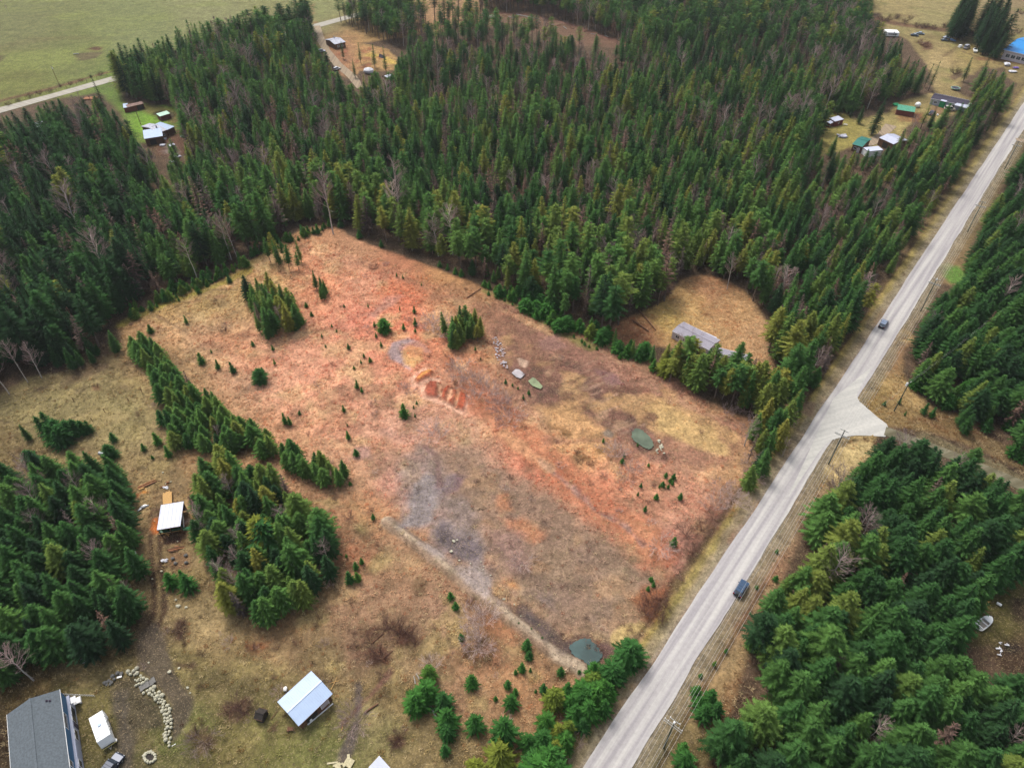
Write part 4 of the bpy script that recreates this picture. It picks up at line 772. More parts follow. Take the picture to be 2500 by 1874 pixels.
def stuff_wood(name, label, cat, items, keys):
    if not items: return
    me = bpy.data.meshes.new(name); me.from_pydata([(t[0], t[1], -.1) for t in items], [], [])
    kk = {k: i for i, k in enumerate(keys)}
    def at(nm, ty, arr, key='value'):
        a = me.attributes.new(nm, ty, 'POINT'); a.data.foreach_set(key, np.asarray(arr, np.float32 if ty != 'INT' else np.int32).ravel())
    at('pick', 'INT', [kk.get(t[4], 0) for t in items]); at('tint', 'FLOAT', [t[3] for t in items])
    at('turn', 'FLOAT_VECTOR', [(random.gauss(0, .035), random.gauss(0, .035), random.uniform(0, 6.28)) for _ in items], 'vector')
    at('grow', 'FLOAT_VECTOR', [(t[2] / PROTO[t[4]][2] * t[6], t[2] / PROTO[t[4]][2] * t[6], t[2] / PROTO[t[4]][2]) for t in items], 'vector')
    o = bpy.data.objects.new(name, me); COL.objects.link(o); tag(o, label, cat, None, 'stuff')
    g = bpy.data.node_groups.new(name, 'GeometryNodeTree'); g.interface.new_socket('Geometry', in_out='INPUT', socket_type='NodeSocketGeometry'); g.interface.new_socket('Geometry', in_out='OUTPUT', socket_type='NodeSocketGeometry')
    L = g.links; gi = g.nodes.new('NodeGroupInput'); go_ = g.nodes.new('NodeGroupOutput'); last = gi.outputs[0]; outs = []
    for k in keys:                                      # one tree of the wood serves as the pattern for each kind
        src = next((q for q in bpy.data.objects if q.type == 'MESH' and q.data == PROTO[k][0]), None); src2 = next((q for q in bpy.data.objects if q.type == 'MESH' and PROTO[k][1] and q.data == PROTO[k][1]), None)
        if src is None: continue
        j = g.nodes.new('GeometryNodeJoinGeometry')
        for s in (src, src2):
            if s is None: continue
            oi = g.nodes.new('GeometryNodeObjectInfo'); oi.inputs['Object'].default_value = s; oi.transform_space = 'ORIGINAL'; L.new(oi.outputs['Geometry'], j.inputs[0])
        sel = g.nodes.new('FunctionNodeCompare'); sel.data_type = 'INT'; sel.operation = 'EQUAL'; na = g.nodes.new('GeometryNodeInputNamedAttribute'); na.data_type = 'INT'; na.inputs[0].default_value = 'pick'
        ai = [s for s in sel.inputs if s.type == 'INT']; L.new(na.outputs[0], ai[0]); ai[1].default_value = kk[k]
        ip = g.nodes.new('GeometryNodeInstanceOnPoints'); L.new(gi.outputs[0], ip.inputs['Points']); L.new(sel.outputs[0], ip.inputs['Selection']); L.new(j.outputs[0], ip.inputs['Instance'])
        for nm, sk in (('turn', 'Rotation'), ('grow', 'Scale')):
            q = g.nodes.new('GeometryNodeInputNamedAttribute'); q.data_type = 'FLOAT_VECTOR'; q.inputs[0].default_value = nm; L.new(q.outputs[0], ip.inputs[sk])
        outs.append(ip.outputs[0])
    jj = g.nodes.new('GeometryNodeJoinGeometry'); [L.new(s, jj.inputs[0]) for s in outs]; L.new(jj.outputs[0], go_.inputs[0])
    md = o.modifiers.new('wood', 'NODES'); md.node_group = g
    return o
for k in GREEN:      # make sure each pattern exists as a real tree
    if not any(q.type == 'MESH' and q.data == PROTO[k][0] for q in bpy.data.objects):
        i = next(i for i, t in enumerate(REST['green']) if t[4] == k); t = REST['green'].pop(i)
        plant(k, (t[0], t[1], -.1), t[2], t[3], 0, t[6], 'conifer_tree', look('green', t[3], t[2], k) + ' in the far part of the big wood', 'conifer', 'conifers in the far wood')
stuff_wood('conifer_wood', 'mass of green conifers filling the wood behind the clearing', 'forest', REST['green'], GREEN)
stuff_wood('dead_conifer_wood', 'brown dead conifers scattered through the green wood', 'forest', REST['dead'], ['d0', 'd1', 'd2'])
print('TREES', len(TREES), {k: len(v) for k, v in REST.items()})
if REST['bare']: stuff_wood('bare_tree_wood', 'leafless pale trees scattered in the far wood', 'forest', REST['bare'], ['b0', 'b1', 'b2'])

# ---- young conifers and shrubs standing alone: position, height
def young(lst, conv, word, grp):
    for it in lst:
        a, b, h = it[:3]; t = it[3] if len(it) > 3 else random.uniform(.15, .55); g = G(*conv(a, b)) if conv else G(a, b)
        k = random.choice(['y0', 'y1', 'y1'] if h < 4.5 else ['y0', 'y2', 'y0']); c = 'yellow-green' if t > .8 else 'bright green' if t > .33 else 'deep green'
        sz = 'tiny' if h < 1.7 else 'small' if h < 3.2 else 'bushy' if h < 5 else 'full'
        lbl = f'{sz} {c} young conifer {word}'
        if len(lbl.split()) > 16: lbl = lbl.replace('green fringe under the wood above', 'green fringe above').replace('scatter of young trees near the bottom', 'scatter at the bottom').replace(' upper left', ' left').replace(' the right part of', ' part of').replace('muddy right part of the', 'muddy side of the')
        plant(k, (g.x, g.y, -.05), h, t, random.uniform(0, 6.28), random.uniform(1.02, 1.38) * (1.3 if 'fringe' in word or 'rim' in word else 1), 'young_conifer', lbl, 'young conifer', f'{sz} {c} young conifers {word}')
young([(475, 370, 3), (480, 450, 3), (280, 490, 5), (215, 455, 2), (405, 475, 2.5), (228, 525, 2), (480, 490, 1.5), (260, 585, 2), (50, 600, 2.2), (190, 685, 2), (130, 695, 1.6), (148, 655, 1.5), (105, 855, 3.2), (135, 880, 2), (410, 1040, 4.8, .5), (480, 1040, 1.5), (18, 1005, 2.5), (48, 1185, 3.2), (100, 1290, 2.5), (60, 1480, 1.4), (520, 190, 1.3), (360, 130, 1.6), (400, 145, 1.6), (380, 350, 1.6), (175, 330, 1.3), (20, 330, 1.3), (420, 1060, 1.2), (490, 960, 1.5), (470, 985, 1.2), (85, 730, 1.3), (40, 1100, 1.2)], c22, 'on the orange grass left of the dug mounds', '')
young([(870, 610, 1.7), (1065, 825, 1.8), (1215, 895, 1.8), (1180, 925, 1.8), (1145, 860, 1.2), (1110, 840, 1.2), (905, 670, 1), (1697, 1205, 1.6), (1918, 1230, 1.5), (1820, 1340, 2), (1832, 1300, 1.6), (1990, 1360, 1.3), (2100, 1430, 2), (2150, 1440, 2), (2080, 1490, 2), (2145, 1480, 1.8), (2040, 1570, 2), (1940, 1495, 1.6), (1920, 1550, 1.6), (1965, 1650, 2.2), (2195, 1570, 2.6), (1805, 665, 2.5), (2130, 1460, 1.4), (2060, 1500, 1.3), (2115, 1500, 1.5)], c22, 'on the muddy right part of the clearing', '')
young([(2015, 740, 4.2), (1690, 560, 5.5), (1615, 520, 5, .8), (1540, 480, 4.5), (1480, 440, 4), (1430, 400, 4), (1375, 380, 5), (1330, 350, 5), (1290, 320, 4.5), (1240, 300, 5.5), (1180, 270, 4), (1140, 255, 4), (1100, 245, 3.5), (1060, 240, 3), (960, 210, 3), (930, 195, 2.5), (1560, 495, 3.5), (1500, 470, 3), (780, 130, 3), (740, 115, 2.8), (690, 90, 2.5), (640, 70, 2.5), (1360, 350, 5), (1210, 250, 4.5), (1270, 270, 5), (1160, 235, 3.5), (1790, 620, 4.5), (1850, 650, 4.5), (1930, 670, 5), (1960, 650, 5.5), (1870, 610, 4), (2140, 700, 5, .9), (2100, 760, 5.5, .95), (1640, 490, 4.5), (1720, 520, 4.5)], c22, 'in the row along the upper right rim of the clearing', '')
young([(a + random.uniform(-8, 8), b + random.uniform(-6, 6), random.uniform(1, 1.8), .5) for a, b in [(960, 250), (1010, 270), (1060, 290), (1110, 320), (1150, 345), (1190, 360), (1240, 395), (1290, 420), (1330, 440), (1370, 455), (1410, 480), (1450, 490), (1500, 520), (1560, 560), (1610, 590), (1660, 600), (1180, 345), (1260, 410), (1400, 460), (1570, 575)]], c22, 'in the low green strip below the upper right rim', '')
young([(300, 1150, 6.5, .1), (345, 1130, 7, .15), (395, 1170, 6.5, .1), (360, 1210, 7, .2), (430, 1210, 6.5, .1), (400, 1235, 6, .1), (470, 1165, 6, .15), (510, 1150, 5.5, .1), (550, 1150, 5, .1), (590, 1140, 4.5, .1)], c21, 'in the dense bush clump on the left pasture', '')
young([(1210, 435, 3.2), (980, 495, 3.2), (1310, 695, 4.2), (1415, 730, 3.6), (1515, 755, 4.2, .1), (1690, 815, 5), (1700, 750, 2), (1780, 700, 2, .7), (1850, 1085, 4), (1880, 1090, 3), (1940, 1025, 1.6), (1490, 170, 3.2), (2020, 390, 2), (2085, 525, 1.6), (1770, 610, 2), (1910, 480, 4.6), (1950, 440, 5), (1640, 580, 2), (1290, 240, 3), (1160, 290, 2), (1985, 330, 2), (2110, 590, 1.4), (1370, 625, 1.4), (1830, 330, 2.5), (1900, 280, 3), (2150, 460, 1.2), (2180, 490, 1.2)], c21, 'on the tan grass in the upper left of the clearing', '')
young([(740, 1195, 3.2), (935, 1255, 2.6), (1030, 1215, 4.4), (730, 1305, 4.8, .1), (215, 1335, 4.5, .1), (990, 1310, 1.4), (755, 625, 3.2), (1100, 1300, 4.2), (1375, 1260, 4), (870, 640, 4.5), (1060, 1080, 5)], c21, 'on the left pasture', '')
young([(a + random.uniform(-26, 26), b + random.uniform(-22, 14), random.uniform(1.4, 4.4), random.uniform(.2, .8)) for a, b in [(860 + k * 19.5, 395 - k * 8.8) for k in range(40)]], c21, 'in the green fringe under the wood above the clearing', '')
young([(a + random.uniform(-10, 10), b + random.uniform(-26, 12), random.uniform(1.4, 4.2), random.uniform(.3, .7)) for a, b in [(1640 + k * 26, 0 - k * 9.5) for k in range(20)]], c21, 'in the green fringe under the wood above the clearing', '')
young([(a + random.uniform(-20, 20), b + random.uniform(-30, 14), random.uniform(1.6, 5.2), random.uniform(.3, .65)) for a, b in [(1010 + k * 15, 228 + k * 9.2) for k in range(32)]], c22, 'in the row along the upper right rim of the clearing', '')
young([(1560, 60, 3.5), (1470, 110, 4), (1330, 165, 4.5), (1190, 215, 4.2), (1070, 275, 4), (1360, 130, 4), (1130, 225, 4.5), (870, 395, 3.5), (1640, 0, 4), (1790, -90, 4), (1960, -150, 3.5), (2210, -190, 3.5), (2330, -120, 3.2), (2470, -60, 3)], c21, 'in the green fringe under the wood above the clearing', '')
young([(210, 45, 2.2), (135, 330, 2.2), (95, 365, 2.6), (60, 450, 4), (112, 440, 3.2, .6), (712, 560, 2.8), (742, 625, 3), (780, 820, 2.4), (35, 290, 1.4), (2150, 215, 3.6), (2010, 450, 1.8), (2020, 480, 2), (1985, 505, 1.8), (2000, 440, 1.5), (1150, 730, 1.2), (1230, 765, 1.2), (1300, 820, 1)], c32, 'on the lower middle of the clearing', '')
young([(1200, 880, 4), (1215, 945, 3), (1170, 1030, 3.6), (1420, 1050, 3), (1130, 1045, 2), (1080, 1130, 3.6), (845, 1125, 4.4), (870, 1400, 6.2), (575, 1070, 4.5, .6), (560, 1190, 5.5), (500, 1265, 5.5), (665, 1260, 6), (690, 1380, 6.5), (690, 1450, 4.5), (680, 1560, 3.8), (1100, 1250, 4.5), (1130, 1175, 2.5), (1225, 1030, 1.5), (1540, 1045, 1.5), (1260, 1165, 1.4), (1000, 1215, 1.6)], c32, 'in the scatter of young trees near the bottom of the clearing', '')
young([(1310, 1165, 3.5), (1370, 1240, 6, .85), (1330, 1380, 6), (1060, 1460, 8), (1030, 1620, 8, .92), (1200, 1510, 5), (1310, 1520, 7), (1290, 1740, 9), (1400, 1460, 6, .95), (1380, 1580, 6, .95), (1460, 1165, 4), (1510, 1350, 6.5), (1600, 1330, 7.5), (1690, 1300, 6), (1680, 1190, 7), (1735, 1080, 6), (1620, 1120, 5, .75), (1800, 1090, 5, .15), (1860, 970, 7), (1440, 1510, 5), (870, 1690, 5, .95), (1340, 1640, 8), (1250, 1640, 7), (1400, 1720, 8), (1590, 1230, 6), (1650, 1230, 6.5), (1230, 1740, 7), (1720, 1190, 6), (1550, 1240, 5.5), (1470, 1420, 5, .8), (1630, 1060, 6), (1480, 1260, 5), (1560, 1180, 5), (1560, 1400, 5), (1390, 1650, 6)], c32, 'in the thicket beside the road at the bottom', '')
young([(160, 1240, 6), (120, 1330, 6), (200, 1300, 5.5), (80, 1180, 4), (100, 1260, 4.5), (0, 1540, 4), (205, 990, 2, .6), (280, 905, 1.6), (115, 1065, 1.6), (600, 440, 2), (480, 490, 1.2), (610, 260, 1.4), (0, 1640, 6)], c33, 'under the wires on the right road verge', '')
young([(1560, 1020, 4), (1610, 1040, 3.6), (1700, 980, 5), (1750, 985, 4), (1500, 860, 5), (1560, 880, 5), (1620, 900, 5), (1780, 900, 5), (1950, 1060, 2.4), (1480, 840, 4), (1850, 880, 5), (2130, 1290, 6), (2190, 1320, 5), (1910, 990, 2.5), (2090, 1120, 4), (2140, 1130, 4), (1305, 965, 1.6), (1400, 955, 2), (1440, 1030, 1.6), (1960, 1130, 4.5, .2)], c23, 'on the grass right of the junction', '')
young([(1120, 470, 5), (1130, 490, 3), (1230, 500, 5.5), (1190, 440, 4)], c31, 'beside the track below the sawmill shed', '')

def shrub(lst, conv, word, key=None):
    for it in lst:
        a, b, r = it[:3]; t = it[3] if len(it) > 3 else random.uniform(.2, .7); g = G(*(conv(a, b) if conv else (a, b))); k = key or random.choice(['s0', 's1'])
        me1, _, _, _ = PROTO[k]; c = 'pale grey' if k == 'w0' and t > .5 else 'grey' if k == 'w0' else 'dark red-brown' if t < .35 else 'red-brown' if t < .75 else 'pinkish'
        s = 'low' if r < 1.4 else 'rounded' if r < 2.4 else 'wide'; lb = f'{s} {c} leafless shrub {word}'
        o = thing('leafless_shrub', lb, 'shrub', (g.x, g.y, -.05), random.uniform(0, 6.28), f'{s} {c} leafless shrubs {word}'); q = r / 2.0; o.scale = (q, q, q * random.uniform(.8, 1.1))
        m_ = bpy.data.objects.new('twigs', me1); COL.objects.link(m_); m_.parent = o; m_['tint'] = float(t)
shrub([(1460, 495, 1.8, .4), (630, 850, 1.2, .5), (900, 1030, 1.4, .6), (1640, 270, 1.2), (1390, 290, 1)], c21, 'on the upper left grass')
shrub([(210, 85, 2, .6), (1180, 1110, 1.2, .2), (720, 720, 2, .5), (740, 830, 1.4, .3), (950, 560, 1.2, .5), (570, 650, 1.2, .4), (1540, 1330, 1.2), (1890, 1450, 1), (1700, 1430, 1.2, .8), (1600, 1350, 1.2, .6)], c22, 'near the middle of the clearing')
shrub([(60, 40, 2.2, .7), (300, 760, 3, .35), (380, 790, 3.2, .3), (450, 800, 2.4, .3), (480, 860, 2, .25), (250, 920, 2.2, .2), (200, 940, 1.8, .2), (280, 960, 2, .25), (90, 880, 1.4, .15), (370, 1470, 2, .2), (350, 1500, 1.6, .2), (1960, 650, 2.6, .25), (2000, 600, 2.6, .45), (2060, 560, 2.4, .5), (2040, 660, 2.4, .5), (2080, 700, 2, .45), (190, 840, 1.8, .3), (60, 590, 1.4, .5), (1070, 540, 1.4, .4), (840, 600, 1.6, .6), (2100, 620, 2, .5)], c32, 'in the lower part of the clearing')
shrub([(1540, 1260, 3.0, .25), (1590, 1300, 2.4, .25), (1480, 1290, 2.2, .6), (1270, 1440, 2.2, .15), (1170, 770, 1.8, .2), (1190, 720, 1.6, .2), (1200, 860, .9, .2), (1640, 890, 1.6, .5), (930, 580, 1.6, .2), (1350, 1500, 1.6, .2)], c31, 'on the rough grass around the tin roofed shed')
shrub([(1380 / 1 - 60, 1480, 2.6, .1)], c31, 'on the rough grass around the tin roofed shed', 'w0')
shrub([(620, 480, 4.2, .7), (590, 430, 3.2, .8), (640, 520, 3, .6), (800, 790, 3.6, .7), (850, 850, 3.4, .6), (930, 900, 3.6, .7), (780, 720, 3, .8), (1050, 1010, 3.4, .5), (1090, 1090, 3, .5), (1000, 960, 2.6, .6), (1120, 1040, 2.6, .8), (870, 940, 2.4, .7), (580, 1160, 3, .8), (640, 1180, 2.6, .8), (1860, 1440, 2.4, .4), (1890, 1380, 2, .4), (1780, 1300, 2.4, .7), (1750, 1270, 2, .7), (400, 860, 1.4, .4), (450, 880, 1.8, .5)], c22, 'among the thin saplings by the dug mounds', 'w0')
shrub([(900, 850, 3, .6), (880, 900, 2.6, .5), (930, 740, 3.4, .8), (820, 700, 3, .5), (1500, 1550, 2, .2), (580, 1020, 2, .9), (100, 1360, 2.6, .3), (70, 1330, 2.2, .3), (2060, 230, 3, .7), (1180, 330, 2.4, .7)], c32, 'in the lower middle of the clearing', 'w0')
shrub([(0, 560, 4, .6), (60, 640, 3.6, .5), (660, 1120, 3, .5), (470, 1390, 3, .6), (450, 1440, 2.6, .5), (300, 1560, 3, .7), (250, 1500, 2.6, .6), (400, 1000, 2, .5), (280, 1010, 2, .3), (350, 1600, 2.4, .7), (200, 1640, 2.6, .6)], c23, 'along the left side of the gravel road', 'w0')
shrub([(30, 150, 3.4, .6), (200, 50, 3, .7), (130, 120, 2.8, .6), (60, 260, 2.4, .5)], c33, 'above the lower left road verge', 's1')
k_ = 0
while k_ < 190:
    a, b = random.uniform(280, 1600), random.uniform(520, 1600)
    if bool(inpoly(np.array([a]), np.array([b]), BIG)[0]) and random.random() < b / 1500: k_ += 1; shrub([(a, b, random.uniform(.4, 1.2), random.choice([.15, .3, .6, .85]))], None, 'scattered over the open clearing', random.choice(['s0', 's1', 'w0']))
for k in range(26):
    f = k / 25; a = 1895 + 230 * f + random.uniform(-6, 6); b = 40 + 45 * f ** 1.2 + random.uniform(-9, 6); shrub([(a, b, random.uniform(2, 3.2), .1)], None, 'in the dark thicket by the parked cars')
shrub([(1990, 98, 4, .5), (2000, 102, 3.4, .5), (2062, 160, 3.4, .2), (2070, 158, 2.8, .15), (2180, 80, 3, .3), (2200, 72, 3, .3), (2170, 70, 3, .4), (2160, 62, 3, .4), (2205, 30, 3, .2)], None, 'in the dry yard at the upper right')
shrub([(24, 118 - 40 + i * 14, 1.4, .3) for i in range(0)], None, 'x')
shrub([(20 + i * 22, 226 - i * 7.2 + random.uniform(-2, 2), 2.0, .12) for i in range(10)], None, 'along the fence of the top left field')

# ---- dry grass tussocks: nobody could count them
def tuft(seed, n=9):
    r = random.Random(seed); m = MB()
    for i in range(n):
        a = r.uniform(0, 6.28); x, y = r.uniform(-.2, .2), r.uniform(-.2, .2); L = r.uniform(.18, .42); wv = .05
        m.poly([(x - math.sin(a) * wv, y + math.cos(a) * wv, 0), (x + math.sin(a) * wv, y - math.cos(a) * wv, 0), (x + math.cos(a) * L, y + math.sin(a) * L, r.uniform(.1, .32))]); m.c.append(r.random())
    return m
TM = bpy.data.materials.new('dry_grass_blades'); TM.use_nodes = True; n_ = TM.node_tree; p_ = n_.nodes['Principled BSDF']; p_.inputs['Roughness'].default_value = .9; p_.inputs['Specular IOR Level'].default_value = .1
a_ = n_.nodes.new('ShaderNodeAttribute'); a_.attribute_type = 'INSTANCER'; a_.attribute_name = 'hue'; n_.links.new(a_.outputs['Color'], p_.inputs['Base Color'])
def tussocks(name, label, poly, dens, seed, px=True, gain=1.1):
    r = np.random.default_rng(seed); p = np.array(w3(poly)); lo, hi = p.min(0), p.max(0); n = int((hi - lo).prod() * dens)
    x = r.uniform(lo[0], hi[0], n); y = r.uniform(lo[1], hi[1], n)
    k = inpoly(x, y, p) & ~((x > road_x(y) - 1) & (x < road_x(y) + RW + 1)); k &= r.random(n) < TUFT[np.clip(np.searchsorted(gy, y), 0, NY - 1), np.clip(np.searchsorted(gx, x), 0, NX - 1)]; k &= ~inpoly(x, y, w3([(1768, 978), (1800, 949), (1885, 941), (2050, 996), (2330, 1140), (2330, 1095), (2010, 960), (1895, 900), (1850, 854), (1885, 790)])); k &= (fbm(x, y, 4, 3, 31) + r.uniform(-.6, .6, n)) > -.15; x, y = x[k], y[k]; n = len(x)
    ix = np.clip(np.searchsorted(gx, x), 0, NX - 1); iy = np.clip(np.searchsorted(gy, y), 0, NY - 1)
    c = SOIL[iy, ix]; b = r.uniform(.8, 1.5, (n, 1)); q = r.random((n, 1)); c = c * b * gain; c = np.where(q < .18, c * .5 + np.array([.52, .40, .22]) * .5, c); c = np.where(q > .9, c * np.array([.8, .6, .55]), c); c = np.clip(c, .01, .8)
    me = bpy.data.meshes.new(name); me.vertices.add(n); z = HGT[iy, ix]; me.vertices.foreach_set('co', np.stack([x, y, z], -1).astype(np.float32).ravel())
    a = me.attributes.new('hue', 'FLOAT_COLOR', 'POINT'); a.data.foreach_set('color', np.concatenate([c, np.ones((n, 1))], 1).astype(np.float32).ravel())
    s = r.uniform(.6, 1.7, n) * 1.15; a = me.attributes.new('grow', 'FLOAT_VECTOR', 'POINT'); a.data.foreach_set('vector', np.stack([s, s, s], -1).astype(np.float32).ravel())
    a = me.attributes.new('turn', 'FLOAT_VECTOR', 'POINT'); a.data.foreach_set('vector', np.stack([s * 0, s * 0, r.uniform(0, 6.28, n)], -1).astype(np.float32).ravel())
    o = bpy.data.objects.new(name, me); COL.objects.link(o); tag(o, label, 'grass', None, 'stuff'); tm = tuft(seed); ob = tm.build('grass_tussock', TM); g0 = G(1000 + seed * 7, 1100); ob.location = (g0.x, g0.y, 0); ob.parent = None
    tag(ob, 'single dry grass tussock on the open clearing', 'grass tussock', 'grass tussocks')
    g = bpy.data.node_groups.new(name, 'GeometryNodeTree'); g.interface.new_socket('Geometry', in_out='INPUT', socket_type='NodeSocketGeometry'); g.interface.new_socket('Geometry', in_out='OUTPUT', socket_type='NodeSocketGeometry')
    L = g.links; gi = g.nodes.new('NodeGroupInput'); go_ = g.nodes.new('NodeGroupOutput'); ip = g.nodes.new('GeometryNodeInstanceOnPoints'); oi = g.nodes.new('GeometryNodeObjectInfo'); oi.inputs['Object'].default_value = ob; oi.transform_space = 'ORIGINAL'
    L.new(gi.outputs[0], ip.inputs['Points']); L.new(oi.outputs['Geometry'], ip.inputs['Instance'])
    for nm, sk in (('turn', 'Rotation'), ('grow', 'Scale')):
        q = g.nodes.new('GeometryNodeInputNamedAttribute'); q.data_type = 'FLOAT_VECTOR'; q.inputs[0].default_value = nm; L.new(q.outputs[0], ip.inputs[sk])
    L.new(ip.outputs[0], go_.inputs[0]); md = o.modifiers.new('grass', 'NODES'); md.node_group = g
tussocks('dry_grass', 'dry grass tussocks covering the orange clearing', BIG, 1.7, 3, gain=1.3)
tussocks('dry_grass', 'dry grass tussocks on the road verges at the right', [(1640, 1300), (1480, 1658), (1600, 1658), (1700, 1200), (1860, 1000), (1960, 960), (2212, 1040), (2212, 960), (2000, 880), (1930, 780), (2030, 600), (1960, 560), (1850, 850), (1780, 1000)], 2.5, 5)
tussocks('dry_grass', 'dry grass tussocks in the oval yard', V2, 2.0, 6)
print('PLANTS DONE')

# ================================================================= buildings
M_tin = mat('blue_grey_metal_roofing', alb((168, 190, 220)), .38, .0, .05, .6, spec=.5)
M_white = mat('white_metal_roofing', alb((204, 209, 228)), .5, 0, .05, .6, spec=.5)
M_oldtin = mat('weathered_metal_roofing', alb((190, 192, 205)), .5, 0, .22, .8)
M_rust = mat('rusty_metal_roofing', alb((140, 110, 100)), .7, 0, .35, 1.2)
M_shingle = mat('grey_asphalt_shingles', alb((98, 106, 112)), .9, 0, .22, 3.0, .3)
M_shingle2 = mat('pale_grey_shingles', alb((160, 155, 165)), .9, 0, .15, 3.0)
M_dark = mat('dark_roofing', alb((66, 60, 76)), .8, 0, .2, 2)
M_black = mat('dark_weathered_wood', alb((58, 52, 48)), .9, 0, .4, 3)
M_green = mat('green_metal_roofing', alb((52, 128, 116)), .45, 0, .1, .8)
M_blueroof = mat('bright_blue_metal_roofing', alb((28, 150, 228)), .4, 0, .06, .6)
M_wood = mat('brown_board_wall', alb((112, 82, 62)), .9, 0, .35, 4)
M_redwall = mat('dark_red_wall', alb((120, 62, 52)), .85, 0, .25, 3)
M_blue = mat('slate_blue_siding', alb((62, 108, 144)), .7, 0, .08, 2)
M_grey = mat('pale_grey_siding', alb((172, 178, 196)), .7, 0, .06, 2)
M_cream = mat('off_white_siding', alb((205, 196, 200)), .7, 0, .06, 2)
M_trim = mat('white_trim', (.75, .75, .74), .6, 0, .05)
M_glass = mat('window_glass', (.03, .04, .055), .12, 0, .1, spec=.6)
M_plank = mat('fresh_sawn_lumber', alb((214, 170, 108)), .85, 0, .2, 5)
M_log = mat('peeled_log', alb((176, 122, 86)), .9, 0, .3, 4)
M_oldlog = mat('brown_log', alb((120, 86, 66)), .9, 0, .35, 4)
M_rock = mat('pale_granite', alb((196, 192, 168)), .9, 0, .22, 1.8, .4)
M_rock2 = mat('grey_granite', alb((122, 120, 116)), .9, 0, .25, 1.8, .4)
M_rv = mat('white_fibreglass', (.78, .80, .79), .35, 0, .05, 1)
M_rubber = mat('black_rubber', (.02, .02, .02), .8, 0, .2)
M_steel = mat('dull_steel', (.30, .31, .32), .4, .7, .15)
M_tarpg = mat('green_tarpaulin', alb((38, 150, 96)), .6, 0, .15, 2)
M_tarpw = mat('white_tarpaulin', alb((222, 222, 228)), .7, 0, .1, 2)
M_tarpb = mat('pale_blue_tarpaulin', alb((110, 150, 200)), .6, 0, .15, 2)
M_purple = mat('purple_tarpaulin', alb((120, 96, 176)), .7, 0, .15, 2)
M_red = mat('red_paint', alb((190, 58, 46)), .5, 0, .1)
M_sawmill = mat('dark_green_machine_paint', alb((14, 84, 56)), .5, 0, .15)
M_polewood = mat('green_grey_pole_wood', alb((92, 98, 82)), .9, 0, .3, 4)
M_armwood = mat('weathered_crossarm', alb((176, 176, 170)), .9, 0, .2, 4)
M_wire = mat('bare_conductor', (.55, .53, .50), .5, .3, .05)

